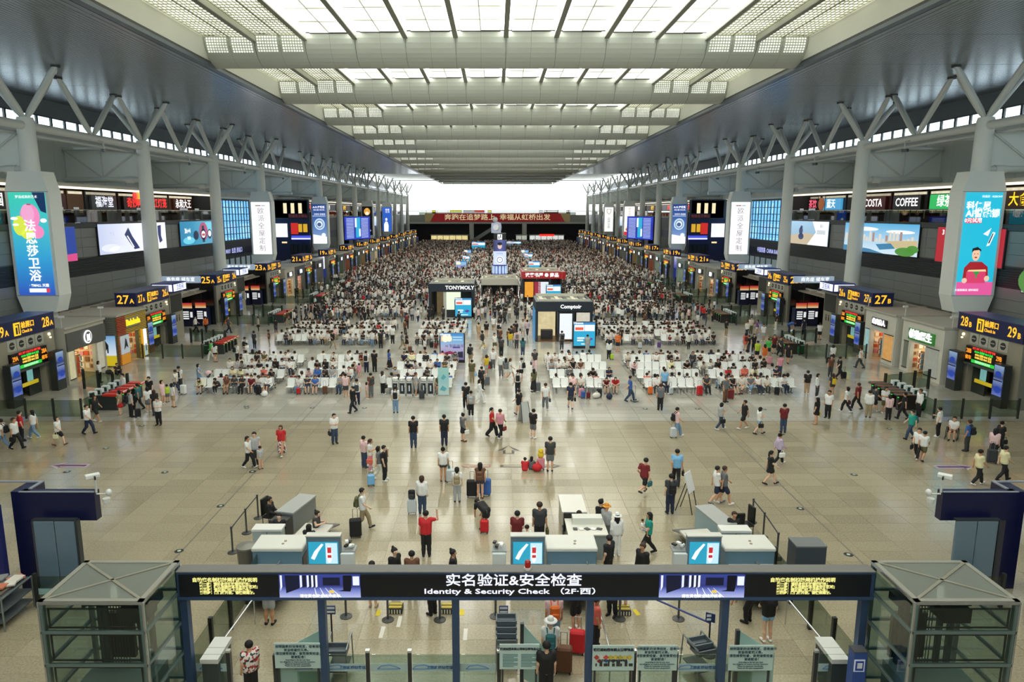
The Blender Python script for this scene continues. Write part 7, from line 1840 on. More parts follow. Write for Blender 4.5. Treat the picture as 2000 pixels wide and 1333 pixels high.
tag(part('distant_seat_rows', allb, seat_m), 'white seat rows filling the far hall, mostly hidden by the crowd', 'seats', None, 'stuff')
# ================================================================ PEOPLE ONE BY ONE
KT = {'t': 'tshirt', 'l': 'longshirt', 'k': 'tank', 'd': 'dress'}; KB = {'p': 'trousers', 'w': 'wide', 's': 'shorts', 'h': 'hotpants', 'g': 'leggings', 'r': 'skirt', 'R': 'longskirt'}
KH = {'s': 'hairshort', 'l': 'hairlong', 'b': 'hairbob', 'u': 'hairbun', 't': 'hairtail'}
DIRS = {'f': 0, 'r': 90, 'b': 180, 'l': -90, 'fr': 40, 'fl': -40, 'br': 140, 'bl': -140}
# photo pixel of the feet | pose | direction | top | bottom | hair | shoe | height | label | carried: b=backpack h=handbag colour
PEOPLE = '''
487 915|walk|r|t.white|p.black|t|white|1.62|person in white T-shirt and black trousers with tied hair beside two others|
500 911|stand|f|k.lgrey|p.dgrey|s|grey|1.74|person in light grey sleeveless top beside a child, left of the floor joint|
510 917|stand|bl|t.lgrey|h.beige|s|brown|1.18|child in pale top standing close to two adults|
551 891|walk|f|t.red|R.floral|b|white|1.62|person in red scarf and long patterned skirt alone on the left floor|
654 867|phone|fr|t.white|p.jeans|s|black|1.70|person in white T-shirt and jeans holding a black jacket over the arm|h.black
808 875|stand|b|t.black|p.jeans|s|black|1.74|person in black T-shirt and jeans standing with back turned, left of two alike|
868 871|stand|b|t.black|p.navy|s|black|1.72|person in black T-shirt and navy trousers standing with back turned, right of two alike|
905 863|stand|br|k.grey|r.black|u|brown|1.60|person in grey top and black skirt with a white bag on the arm|h.white
961 853|walk|r|t.red|w.black|t|black|1.66|person in red top and wide black trousers walking beside a pink top|
977 857|walk|br|t.pink|p.black|s|white|1.68|person in pink top and black trousers with a red bag|h.maroon
1041 857|phone1|br|t.black|s.grey|s|white|1.70|person in black T-shirt and grey shorts beside the folding sign|
1074 921|stand|b|t.dgrey|s.grey|s|black|1.74|person in dark grey T-shirt and grey shorts beside children on the floor|
1025 920|floor|b|t.red|s.red|s|black|1.25|child in red sitting on the floor arrow|
1037 917|floor|br|t.grey|s.dgrey|l|black|1.2|child in grey with long hair sitting behind the child in red|
712 914|stand|br|t.lpink|p.jeans|s|grey|1.62|person in pale pink top and jeans waiting behind a friend in pink trousers|
724 921|phone1|r|t.white|p.pink|t|white|1.64|person in white T-shirt and pink trousers with a red bag looking at a phone|h.coral
752 940|talk|r|t.black|p.black|s|white|1.72|person all in black striding to the right and holding a hand to the face|
741 938|walkb|r|t.grey|p.offw|b|white|1.64|person in grey top and off-white trousers half hidden behind the one in black|
866 941|stand|b|t.white|h.dgrey|u|brown|1.66|person in white T-shirt and dark shorts with a teal bag on the shoulder|h.dteal
893 981|stand|b|t.white|p.lgrey|b|black|1.58|person in white top and light grey trousers with a mauve backpack|b.khaki
938 974|stand|b|k.brown|h.jeans|l|brown|1.64|person in brown top and denim shorts with an orange brown backpack between suitcases|b.brown
825 1004|stand|b|l.white|p.jeans|b|black|1.66|person in white long sleeved shirt and jeans with a white suitcase|
710 1035|walk|r|t.white|p.khaki|s|black|1.72|person in white T-shirt and khaki trousers with an olive green backpack|b.olive
833 1087|raise|b|t.red|p.black|s|black|1.76|person in bright red T-shirt raising the right hand|
946 1036|bend|bl|d.black||s|black|1.66|person in black dress bending over a small red suitcase|
1010 1084|stand|b|t.dred|p.jeans|s|black|1.70|person in dark red shirt and jeans behind the middle lane screen|
1029 1092|stand|br|t.offw|s.lgrey|s|white|1.30|child in off-white T-shirt behind the middle lane screen|
1053 1070|bag|b|t.dgrey|p.black|s|black|1.80|tall person in dark grey T-shirt holding a green shopping bag|h.olive
1171 1055|stand|bl|l.black|p.black|u|black|1.64|guard in black standing behind the middle lane desk|
1183 1062|stand|br|l.lgrey|p.grey||white|1.56|person in orange sun hat and pale grey clothes at the middle lane|H.hat.gold
1203 1086|stand|b|l.white|p.white|l|white|1.62|person in white sun hat and white clothes at the middle lane|H.hat.white
1187 1138|stand|bl|t.black|p.black|s|black|1.70|person in black T-shirt right behind the gantry beside the middle scanner|
1265 1083|carry|l|t.teal|p.black|l|black|1.62|person in teal top carrying a small child|
1252 1154|stand|fl|l.black|p.black|u|black|1.66|guard in black with a cap-like bun, right end of the guards behind the gantry|
773 1164|stand|fr|l.black|p.black|u|black|1.66|guard in black with tied hair, left end of the guards behind the gantry|
806 1170|stand|b|t.brown|p.dgrey|s|black|1.66|person in brown top being checked between the left guards|
886 1166|stand|r|l.black|p.black|u|black|1.64|guard in black with high bun facing right behind the gantry|
729 1186|stand|b|t.grey|r.beige|b|tan|1.56|person with sandals just showing under the gantry|
845 1201|stand|bl|l.black|p.black|s|black|1.62|guard with black trousers showing under the gantry centre|
1195 1203|stand|fl|l.black|p.black|s|black|1.66|guard in black behind the gantry right of the fourth post|
1216 1193|stand|b|t.grey|h.black|l|black|1.52|person standing on the striped step right of the fourth post|
1257 969|run|br|t.maroon|s.black|s|dgrey|1.72|person in maroon T-shirt and black shorts hurrying with a teal bag|h.dteal
1320 949|walkbag|b|t.lblue|p.black|s|black|1.74|person in light blue T-shirt carrying a black holdall|h.black
1308 1004|stand|b|t.stripe|p.navy|s|black|1.74|person in dark striped T-shirt with a black backpack slung on one side|b.black
1398 985|walk|r|t.white|s.navy|s|grey|1.70|person in white T-shirt and navy shorts walking behind the sign easel|
1412 986|walkb|r|t.grey|s.navy|s|white|1.72|person in grey T-shirt and navy shorts walking ahead of the white T-shirt|
1503 947|walk|r|d.black||t|black|1.62|person in long black dress walking to the right|
1520 908|walk|r|l.lilac|p.black|s|white|1.60|person in lilac top and black track trousers with a black cap|H.cap.black h.white
1081 1262|stand|b|t.lpink|p.ljeans|s|black|1.72|person in pale pink T-shirt with a bright orange backpack in the boarding lane|b.orange
1074 1318|stand|b|t.white|p.jeans||white|1.66|person in white sun hat and white T-shirt with a dark backpack|H.hat.white b.dteal
1124 1232|hold|bl|t.black|s.black|s|white|1.72|person in black T-shirt and shorts holding papers by the red suitcase|
1163 1266|stand|r|t.coral|p.black|s|black|1.60|person in coral shirt and white cap behind the fourth gantry post|H.cap.white
1066 1372|stand|b|t.black|p.black|s|black|1.70|person in black T-shirt at the bottom edge in the boarding lane|
493 1366|stand|bl|t.floral|p.black|s|black|1.64|person in bold flower print shirt at the bottom edge|
527 1220|stand|b|t.grey|s.lgrey|s|black|1.72|person in pale shorts at the left scanner, head hidden by the gantry|
1497 1254|talk|b|t.black|h.sky|s|white|1.66|person in black T-shirt and light blue shorts under the right video screen|
1459 1216|bend|bl|t.black|p.black|s|black|1.70|person in black bending at the right scanner under the gantry|
33 878|walkbag|r|t.white|p.black|s|black|1.72|person in white T-shirt and black trousers at the left edge carrying a black bag|h.black
44 862|stand|br|t.red|p.black|s|black|1.70|person in red top and black trousers behind the white T-shirt at the left edge|
68 857|walkb|l|t.white|p.ljeans|l|white|1.62|person in white top and light jeans stepping left near the left edge|h.tan
8 880|walk|l|t.white|p.ljeans|s|white|1.70|person in white top and light jeans cut by the left edge|b.black
116 871|walk|r|t.white|s.black|b|brown|1.60|person in white top and black shorts holding a cream bag|h.cream
174 849|walk|r|t.white|p.navy|s|black|1.72|person in white T-shirt and navy trousers by the left turnstiles|
189 825|walkb|r|t.black|s.black|l|white|1.64|person in black top and black shorts with white shoes by the left turnstiles|
236 811|stand|l|t.khaki|r.red|b|tan|1.56|person in tan top and red skirt at the first left turnstile|
257 815|stand|br|t.lgrey|p.black|s|black|1.72|person in light grey T-shirt with a black backpack queueing at the left turnstiles|b.black
272 801|walk|l|t.dteal|p.black|s|black|1.70|person in dull teal T-shirt and black trousers queueing at the left turnstiles|
294 787|stand|f|t.black|p.black|s|black|1.74|person in black printed T-shirt facing the entrance behind the left queue|
291 805|stand|bl|t.white|r.grey|b|white|1.60|person in white top and grey skirt in the left queue|h.dgrey
304 812|stand|bl|t.black|p.dgrey|l|black|1.62|person in black with long hair at the end of the left queue|
311 831|phone|f|t.white|p.black|s|black|1.70|person in white T-shirt and black trousers reading a phone near the left queue|
319 790|stand|r|d.lpink||b|white|1.60|person in pale pink dress near the left queue|
328 786|stand|bl|t.lime|s.grey|s|grey|1.20|child with a green backpack near the left queue|
339 796|stand|br|t.white|s.tan|b|brown|1.58|person in long white top and tan shorts near the left queue|
352 763|stand|b|t.white|p.dgrey|s|black|1.74|person in white T-shirt with a black backpack by a white suitcase|b.black
345 769|walk|l|t.offw|p.jeans|s|black|1.68|person in off-white T-shirt and jeans by a white suitcase|
390 755|walk|r|k.ljeans|s.ljeans|b|white|1.64|person in pale denim pushing a stroller|
464 710|stand|br|t.white|p.black|s|black|1.72|person in white T-shirt and black trousers with a black bag left of the seats|b.black
480 697|stand|b|t.white|p.grey|s|black|1.72|person in white T-shirt with a black backpack left of the seats|b.black
484 709|phone|l|t.white|p.dgrey|s|black|1.70|person in white T-shirt and dark grey trousers reading a phone left of the seats|
196 748|stand|r|t.white|p.black|l|black|1.62|person in white top and black trousers at the round emblem shop|
229 731|floor|fr|t.black|p.black|s|black|1.68|person in black sitting on the floor beside the yellow shop|
243 778|stand|fl|l.white|p.black|s|black|1.68|attendant in white shirt leaning by the left turnstiles|
414 705|walk|l|t.green|p.white|s|white|1.70|person in green T-shirt and white trousers at the second left turnstiles|
421 708|stand|b|t.white|h.black|l|brown|1.62|person in white top and black shorts at the second left turnstiles|
403 650|walk|b|t.orange|p.black|s|black|1.70|person in orange T-shirt at the left vending machines|
383 650|walkb|r|t.white|p.black|s|black|1.70|person in white T-shirt walking past the left vending machine|
447 651|walkb|r|t.dgrey|p.black|s|black|1.72|person in dark grey near the gate 25A pillar|b.orange
690 807|walk|fl|t.black|p.black|s|black|1.70|person all in black walking left in front of the seats|
698 791|stand|b|t.white|p.navy|s|black|1.72|person in white T-shirt with a dark backpack behind the walker in black|b.dgrey
676 776|stand|b|k.lpink|s.dgrey|s|tan|1.62|person in pale pink sleeveless top and dark shorts by the left seats|
725 777|stand|bl|t.brown|p.grey|s|tan|1.70|person in brown top with a dark backpack beside a child|b.dgrey
717 780|stand|br|t.lpink|s.beige|b|white|1.15|child in pale pink next to the brown top|
748 771|stand|br|l.white|p.black|l|white|1.64|person in white long sleeved top and black trousers near the cabinets|h.black
773 807|stand|b|t.white|p.ljeans|s|black|1.70|person in white T-shirt and light jeans with a black backpack before the cabinets|b.black
716 728|stand|b|t.white|p.navy|s|black|1.72|person in white T-shirt with black backpack in the left aisle|b.black
732 727|stand|b|t.black|p.black|s|black|1.74|person all in black in the left aisle|
702 738|stand|b|d.pink||b|pink|1.12|child in a pink dress in the left aisle|
761 722|walk|r|t.blue|R.black|l|black|1.62|person in blue denim top and long black skirt walking right|
813 776|stand|r|t.lgrey|s.lgrey|s|white|1.70|person in light grey leaning over the charging cabinets|
767 672|stand|b|t.white|p.black|s|black|1.74|person in white T-shirt and black trousers in the aisle before the second section|
744 681|stand|b|t.dgrey|p.black|s|black|1.72|person in dark grey with a black backpack in the aisle before the second section|b.black
795 643|stand|b|t.dgrey|p.black|s|black|1.72|person in dark grey with a maroon backpack left of the white lettered kiosk|b.maroon
786 683|walk|r|t.grey|p.khaki|s|tan|1.62|person in grey walking by the second section with another in black|
795 684|walk|r|d.black||b|black|1.60|person in a black dress pulling a brown suitcase by the second section|
830 692|stand|br|t.white|s.black|s|white|1.35|child in white T-shirt and black shorts left of the car advert screen|
910 800|walk|b|t.black|p.black|s|black|1.76|tall person all in black at the left side of the central aisle|
920 814|stand|b|t.lgrey|p.black|s|white|1.62|person with a light grey backpack and black trousers in the central aisle|b.lgrey
937 789|walk|r|l.white|p.white|l|white|1.62|person in white with long hair walking right in the central aisle|
922 748|stand|b|t.olive|p.khaki|s|tan|1.72|person in olive T-shirt and khaki trousers with a blue bag|h.lblue
941 762|stand|br|t.dgrey|p.black|s|black|1.68|person in dark grey beside a grey suitcase in the central aisle|b.black
950 733|stand|bl|t.yellow|s.lgrey|b|white|1.58|person in yellow top with a red bag on a grey suitcase|h.red
947 713|walk|bl|d.lgrey|||white|1.60|person in straw hat and grey dress|H.hat.straw h.black
963 722|stand|f|t.white|p.grey|s|white|1.66|person in white T-shirt facing the entrance by a dark suitcase|
919 713|stand|br|t.dgrey|s.khaki|s|white|1.74|person in dark T-shirt and khaki shorts with a black backpack by the car screen|b.black
979 735|stand|b|l.white|p.grey|s|black|1.76|person in white shirt and grey trousers in the central aisle|h.dgrey
988 742|stand|b|t.grey|s.offw|l|white|1.64|person in grey top and off-white shorts with long hair|
997 742|walk|r|d.white||l|white|1.62|person in a white dress in the central aisle|
1018 743|stand|bl|t.white|s.black|s|white|1.70|person in white T-shirt and black shorts with a black backpack|b.black
1044 725|walk|f|t.dgrey|p.lpink|s|white|1.72|person in black and white top and pink trousers walking to the entrance|h.dgrey
1011 770|stand|b|t.white|p.black|s|black|1.70|person in white T-shirt with a slung black backpack in the central aisle|b.black
1042 766|stand|bl|t.olive|R.black|l|black|1.64|person in olive top and long black skirt beside a grey suitcase|
1013 813|walkb|bl|t.black|h.black|s|black|1.68|person in black printed T-shirt with bare legs walking left|
1065 801|walkbag|b|t.white|p.grey|s|white|1.74|person in white T-shirt and grey trousers with a dark bag|h.dgrey
1114 799|walkbag|b|t.navy|s.dgrey|s|black|1.72|person in navy T-shirt and dark shorts with a black bag|h.black
1230 785|pull|r|t.blue|p.jeans|s|black|1.74|person in blue shirt and jeans with a steel luggage cart|
997 681|stand|b|t.yellow|p.lgrey|b|white|1.62|person in yellow top walking away in the central aisle|
1009 681|stand|b|t.lpink|p.dgrey|s|black|1.68|person with a grey backpack beside the yellow top|b.grey
1021 696|stand|b|t.dteal|p.jeans|l|white|1.62|person in dull teal top and jeans near the navy kiosk|
979 696|stand|b|t.dgrey|p.black|s|black|1.70|person in black with a white and black backpack in the central aisle|b.dgrey
966 687|walk|fr|t.white|s.olive|s|white|1.66|person in white T-shirt and olive shorts in the central aisle|
950 661|stand|b|t.black|h.tan|s|white|1.70|person in black T-shirt and tan shorts further up the central aisle|
935 662|stand|b|d.tan||s|tan|1.60|person in a tan dress further up the central aisle|
964 650|walk|f|t.white|s.khaki|s|white|1.72|person in white T-shirt and khaki shorts walking to the entrance|b.black
974 661|stand|b|t.white|p.black|s|black|1.72|person in white T-shirt with black shoulder bag further up the aisle|b.black
1021 656|walk|f|t.offw|s.offw|s|white|1.68|person in off-white shirt and shorts near the navy kiosk corner|h.black
1189 702|stand|b|l.white|p.black|l|black|1.62|person in white top and black trousers with a lime green case|
1206 687|phone1|f|t.orange|s.navy|s|orange|1.72|person in orange T-shirt and navy shorts between seating sections|
1147 690|stand|b|t.lgrey|p.lgrey|s|white|1.66|person in light grey in front of the blue advert screen|
1097 683|stand|b|t.grey|p.dgrey|s|black|1.72|person in grey with black backpack beside the navy kiosk poster|b.black
1321 855|walk|r|t.lpink|p.ljeans|s|white|1.72|person in pale T-shirt with black backpack pulling a white suitcase|b.black
1289 802|stand|b|t.grey|p.black|s|black|1.72|person in grey T-shirt and black trousers before the right seats|
1297 768|stand|b|t.lblue|s.dgrey|s|white|1.70|person in pale blue T-shirt behind the grey T-shirt|
1406 840|walkphone|r|t.lgrey|p.jeans|b|white|1.62|person in pale patterned top and jeans reading a phone on the right floor|h.black
1452 839|walk|l|t.black|s.black|s|white|1.72|person in black T-shirt and black shorts walking left|
1481 849|walkphone|r|t.white|h.sky|b|black|1.60|person in white T-shirt and pale shorts reading a phone|h.black
1529 846|crossed|b|t.dred|p.jeans|s|black|1.70|person in dark red and black top with hands in front, right floor|
1416 786|stand|fr|t.grey|p.brown|s|black|1.74|person in grey T-shirt and brown trousers at the far right block's corner|b.dgrey
1522 736|stand|b|t.pink|p.jeans|s|white|1.68|person in pink T-shirt and jeans standing right of the seats|
1593 829|stand|bl|d.black||l|tan|1.62|person in long black dress with a yellow bag|h.yellow
1616 817|stand|fl|t.white|p.black|s|black|1.72|person in white shirt and black trousers with a black backpack near the right queue|b.black
1575 771|stand|b|t.black|p.tan|s|white|1.68|person in black with tan trousers beside the far right seats|b.black
1595 776|stand|fr|l.white|p.dgrey|l|white|1.62|person in white long sleeved top near the far right seats|
1624 775|stand|b|t.dgrey|h.dgrey|l|white|1.60|person with a bright yellow backpack|b.yellow
1638 741|pull|r|t.black|p.black|s|black|1.72|person in black printed T-shirt pulling a black suitcase|
1621 736|stand|f|t.brown|p.dgrey|b|black|1.60|person in brown top near the right shops|
1679 720|walk|bl|k.white|p.dgrey|s|black|1.70|person in white tank top walking by the white clothes shop|
1625 711|stand|b|t.white|r.black|b|tan|1.60|person in white top and black skirt before gate 27B|
1652 806|walk|bl|t.white|p.black|b|white|1.64|person in white top and black trousers with a red brown bag|h.maroon
1673 800|walk|bl|t.maroon|p.black|s|black|1.72|person in maroon T-shirt and black trousers walking to the right gates|
1695 816|stand|br|l.white|p.khaki|s|black|1.70|person in white shirt and khaki trousers at the right turnstiles|
1707 806|walk|r|t.dgrey|s.black|s|white|1.70|person in dark grey beside the white shirt at the right turnstiles|
1726 808|phone|f|t.white|s.olive|s|white|1.72|person in white T-shirt and olive shorts at the right turnstiles|
1734 821|stand|b|t.lpink|p.black|b|black|1.58|person in pale pink top and black trousers at the right turnstiles|
1763 820|walk|bl|t.black|p.black|s|black|1.68|person all in black passing the right turnstiles|
1793 814|stand|l|l.white|p.black|s|black|1.72|attendant in white shirt standing at the right turnstiles|
1777 859|walk|l|t.teal|p.jeans|s|black|1.68|person in teal top and jeans walking left by gate 28B|b.dteal
1790 897|walk|fl|t.white|p.black|s|white|1.62|person in white T-shirt and black trousers behind a child, right floor|h.black
1801 901|walk|br|t.white|s.olive|s|black|1.56|person in white T-shirt and olive shorts with black shoes, right floor|
1831 854|phone1|bl|t.white|p.black|s|white|1.72|person in white T-shirt and black trousers by the right glass fence|
1860 858|sit|fl|t.white|s.brown|s|black|1.68|person in white T-shirt sitting in a wheelchair|
1887 882|stand|bl|t.blue|p.dgrey|s|black|1.70|person in blue T-shirt with a black backpack near the right edge|b.black
1938 897|stand|br|t.lpink|r.black|l|black|1.60|person in pink top and black skirt beside a dark suitcase|
1951 882|walk|r|t.black|p.black|s|white|1.62|person in beige cap and black near the right edge|H.cap.beige h.black
1908 948|walk|r|t.cream|p.black|s|white|1.70|person in cream T-shirt and black trousers, left of two walking right|
1957 940|walk|r|t.cream|p.black|s|black|1.70|person in cream T-shirt and black trousers, right of two walking right|
1455 685|stand|b|d.coral||b|black|1.62|person in coral dress with red backpack by the right queue|b.maroon
1461 692|stand|bl|t.black|p.dgrey|s|black|1.70|person in black in the right queue beside the coral dress|
1471 688|stand|f|t.black|p.black|l|black|1.64|person in black with long hair in the right queue|
1478 655|walk|l|k.purple|h.white|b|white|1.60|person in purple top and white shorts behind the right queue|
1490 667|stand|f|t.white|s.lgrey|s|white|1.68|person in white T-shirt facing the entrance behind the right queue|
1478 705|stand|b|t.lime|s.black|s|white|1.70|person in lime T-shirt and black shorts in the right queue|
1492 711|stand|b|t.orange|h.orange|l|white|1.64|person in orange top and orange shorts in the right queue|
1500 698|stand|br|t.green|s.black|s|white|1.66|person in green T-shirt in the right queue|
1511 691|stand|f|t.dred|s.black|s|black|1.70|person in dark red top at the second right turnstiles|
1523 696|walk|f|t.dgrey|p.black|s|black|1.70|person in dark printed T-shirt at the second right turnstiles|
1538 711|walkbag|br|t.black|s.black|s|black|1.72|person in black with a dark bag at the second right turnstiles|h.dgrey
1466 652|phone|f|t.offw|p.olive|s|black|1.70|person in off-white T-shirt standing behind the right queue|
1515 644|stand|l|t.black|p.offw|s|white|1.70|person in black top and off-white trousers at gate 25B|
1541 650|bend|r|t.blue|p.navy|s|black|1.68|person in blue bending over a white bundle at gate 25B|
1569 654|stand|b|t.navy|p.navy|s|black|1.70|person in navy at the right vending machines|
1600 664|stand|br|t.white|s.black|s|black|1.68|person in white T-shirt carrying a child by the right pictogram pillar|
530 1030|sit|r|l.black|p.black|u|black|1.66|guard in black sitting at the left lane desk|
620 1056|sitphone|r|k.dgrey|p.dgrey|u|black|1.60|person in dark sleeveless top sitting with a phone at the left lane|
1130 1060|sit|f|l.black|p.black|s|black|1.66|guard in black sitting at the middle lane desk|
1431 1062|sit|f|l.black|p.black|s|black|1.66|guard in black sitting low behind the right lane cabinet|
548 1064|sit|f|l.black|p.black|s|black|1.62|guard in black sitting behind the low white cabinet, left lane|
606 1085|sit|b|l.black|p.black|l|black|1.58|guard with dark hair just showing behind the left scanner|
'''
ROSTER = []
for ln in PEOPLE.strip().split('\n'):
    a = ln.split('|'); px, py = map(float, a[0].split())
    x, y, _ = G(px, py); pz = 0
    def kc(c, T): return (T[c.split('.')[0]], c.split('.')[1]) if c else None
    ext = a[9].split() if len(a) > 9 else []
    hat = next(((e.split('.')[1], e.split('.')[2]) for e in ext if e[0] == 'H'), None)
    hr = (KH[a[5]], 'hairbr' if (len(ROSTER) % 6 == 3) else 'hairb') if a[5] else None
    p = person(x, y, a[8], a[1], DIRS[a[2]]+(len(ROSTER)*37 % 21-10), kc(a[3], KT), kc(a[4], KB), hr, a[6], float(a[7]), hat)
    ROSTER.append(p)
    who = ' '.join(a[8].split()[:12])
    for e in ext:
        if e[0] == 'b': backpack('%s backpack on %s' % ({'dteal': 'dark teal', 'dgrey': 'dark grey', 'lgrey': 'light grey'}.get(e[2:], e[2:]), who), p, e[2:])
        if e[0] == 'h': handbag('%s bag of %s' % (e[2:].replace('dgrey', 'dark grey').replace('dteal', 'dark teal').replace('lblue', 'light blue'), who), p, e[2:])
# small child on the arm
x, y, _ = G(1265, 1083)
person(x-.24, y-.06, 'small child in white held by the person in teal', 'sit', 60, ('tshirt', 'white'), ('shorts', 'lgrey'), ('hairshort', 'hairb'), None, .80, z=.78)
# seated people of the front section, the ones that show largest
rs = random.Random(17)
tops = ['white', 'white', 'white', 'black', 'black', 'offw', 'offw', 'cream', 'lgrey', 'navy', 'grey', 'red', 'lpink', 'dgrey', 'brown', 'blue', 'dred', 'olive', 'coral']; bots = ['black', 'navy', 'jeans', 'dgrey', 'ljeans', 'khaki', 'black']
fixed = {(0, 0, 2): 'red', (4, 0, 2): 'white', (0, 1, 5): 'brown'}
front = [s for s in SEATS if s[3] == 0]
rs.shuffle(front)
front.sort(key=lambda s: (s[6] == 1 and s[5] in (1, 2)))
TAKEN = set(); LIMIT = 318-len(ROSTER)
CN = {'lgrey': 'light grey', 'dgrey': 'dark grey', 'lpink': 'pale pink', 'offw': 'off-white', 'dred': 'dark red', 'ljeans': 'light denim', 'jeans': 'denim'}
cn = lambda c: CN.get(c, c)
for s in front:
    if len(TAKEN) >= LIMIT: break
    x, y, hd, k, bi, r, f, q, n = s
    if rs.random() < .22: continue
    TAKEN.add(s)
    tc, bc = fixed.get((bi, r, q), rs.choice(tops)), rs.choice(bots)
    tk = rs.choice(['tshirt', 'tshirt', 'longshirt', 'tank']); bk = rs.choice(['trousers', 'trousers', 'shorts', 'hotpants', 'skirt'])
    ps = rs.choice(['sit', 'sitphone', 'sitphone', 'sitlean', 'sitcross', 'sitback'])
    hr = rs.choice(['hairshort', 'hairshort', 'hairlong', 'hairbob', 'hairbun'])
    lab = 'person seated in %s top, %s block, %s row, %s seat from the left' % (cn(tc), BL[bi][0], ORD[2*r+f], ORD[q])
    person(x+rs.uniform(-.05, .05), y, lab, ps, hd+rs.uniform(-12, 12), (tk, tc), (bk, bc), (hr, rs.choice(['hairb', 'hairb', 'hairbr'])), rs.choice(['white', 'black', 'black', 'grey']), rs.uniform(1.58, 1.74), None, 0)
# ================================================================ LUGGAGE AND OTHER THINGS ON THE FLOOR
for px, py, c, h, lab in ((725, 950, 'lblue', .5, 'small light blue suitcase pulled by the walker in black'), (880, 943, 'silver', .6, 'white suitcase beside the teal bag'), (922, 971, 'black', .72, 'tall black suitcase left of the brown top'), (948, 968, 'blue', .72, 'bright blue suitcase right of the brown top'),
        (805, 1004, 'silver', .6, 'white suitcase under a black backpack'), (695, 1050, 'black', .7, 'black suitcase pulled by the green backpack'), (946, 1042, 'red', .5, 'small red suitcase in front of the black dress'), (1127, 1277, 'red', .66, 'shiny red ribbed suitcase in the boarding lane'),
        (1100, 1314, 'brown', .72, 'pink brown suitcase beside the dark backpack'), (359, 771, 'white', .62, 'white suitcase in the left waiting group'), (270, 816, 'black', .5, 'black suitcase in the left turnstile queue'), (1315, 856, 'silver', .55, 'white suitcase pulled across the right floor'),
        (1427, 780, 'maroon', .6, 'dark red suitcase at the far right block'), (1648, 741, 'black', .5, 'black suitcase pulled by the black printed T-shirt'), (1617, 711, 'black', .5, 'black suitcase before gate 27B'), (1936, 905, 'dgrey', .66, 'dark grey suitcase near the right edge'),
        (951, 753, 'grey', .6, 'grey suitcase under a red bag in the aisle'), (957, 722, 'dgrey', .6, 'dark suitcase beside the white T-shirt'), (1050, 765, 'grey', .6, 'grey suitcase beside the long black skirt'), (1366, 773, 'red', .62, 'bright red suitcase before the right seats'), (1270, 771, 'orange', .5, 'orange suitcase before the right seats'),
        (1135, 776, 'pink', .55, 'pink suitcase before the right centre seats'), (1139, 779, 'blue', .45, 'dark blue case before the right centre seats'), (1149, 780, 'dred', .42, 'dark red case before the right centre seats'), (824, 780, 'dgrey', .55, 'grey suitcase before the charging cabinets'), (801, 690, 'brown', .55, 'brown suitcase by the second section'),
        (1195, 703, 'lime', .42, 'lime green case beside the white top'), (1503, 711, 'pink', .55, 'pink suitcase in the right queue'), (583, 771, 'red', .4, 'small red case by the left block seats'), (506, 772, 'black', .55, 'black suitcase before the far left seats'), (635, 770, 'brown', .5, 'brown case before the left seats'), (1056, 918, 'pink', .55, 'pink suitcase with a yellow toy on top beside the children'),
        (1517, 772, 'black', .5, 'black suitcase before the far right seats'), (843, 680, 'black', .5, 'black case at the second section seats'), (851, 681, 'maroon', .45, 'maroon case at the second section seats'), (1310, 771, 'silver', .45, 'pale case before the right seats'), (1170, 777, 'black', .55, 'black suitcase before the right centre seats'), (1287, 680, 'purple', .5, 'purple suitcase before the second section right seats'), (1250, 681, 'silver', .5, 'pale suitcase before the second section right seats')):
    x, y, _ = G(px, py); suitcase(lab, x, y, c, rs.uniform(-.5, .5), h)
x, y, _ = G(1056, 918); t = thing('plush_toy', 'yellow plush toy on top of the pink suitcase', 'toy', (x, y, .63)); part('body', MB().ell((0, 0, .14), (.16, .14, .16), 12, 8), M('e8c830', .8), t, smooth=True); part('head', MB().ell((0, -.03, .34), (.13, .12, .12), 12, 8), M('e8c830', .8), t, smooth=True)
for q, (px, py, c, lab) in enumerate(((1049, 921, 'red', 'round red bag on the floor before the pink suitcase'), (213, 732, 'black', 'black bag on the floor beside the yellow shop'), (1165, 778, 'offw', 'long white duffel bag before the right centre seats'), (1190, 780, 'navy', 'navy bag before the right centre seats'), (517, 775, 'white', 'white sack before the far left seats'), (1547, 652, 'white', 'white bundle on the floor at gate 25B'))):
    x, y, _ = G(px, py); t = thing('floor_bag', lab, 'bag', (x, y, 0), .3*q); part('bag', MB().ell((0, 0, .2), (.36 if q == 2 else .25, .2, .2), 14, 8), pc(c), t, smooth=True); part('handle', MB().path([(-.1, 0, .36), (-.05, 0, .48), (.05, 0, .48), (.1, 0, .36)], .014, 6), pc(c), t)
x, y, _ = G(805, 1004); t = thing('backpack', 'black backpack standing on the white suitcase', 'backpack', (x, y-.02, .66)); part('bag', MB().box((0, 0, .2), (.28, .18, .4), 0, 0, .05), pc('black'), t); part('pocket', MB().box((0, -.11, .14), (.22, .06, .2), 0, 0, .02), pc('dgrey'), t)
# stroller, wheelchair, luggage cart
x, y, _ = G(402, 752); t = thing('stroller', 'dark stroller with a pale hood pushed by the person in denim', 'stroller', (x, y, 0), -1.2)
part('seat', MB().prism([(-.3, .4), (.2, .35), (.4, .8), (.3, .85), (.1, .5), (-.3, .48)], -.2, .2, 'x'), pc('dgrey'), t); part('hood', MB().ell((0, .22, .85), (.22, .26, .2), 12, 8), pc('lpink'), t, smooth=True)
for a in (-.2, .2):
    part('frame', MB().path([(a, -.35, .1), (a, .3, .75), (a, .55, 1.0)], .018, 6), bpost, t); part('wheel', MB().tube((a-.02, -.35, .09), (a+.02, -.35, .09), .09, n=12), black, t); part('wheel', MB().tube((a-.02, .35, .09), (a+.02, .35, .09), .09, n=12), black, t)
x, y, _ = G(1860, 858); t = thing('wheelchair', 'black wheelchair under the person in white T-shirt', 'wheelchair', (x, y+.08, 0), math.radians(-40))
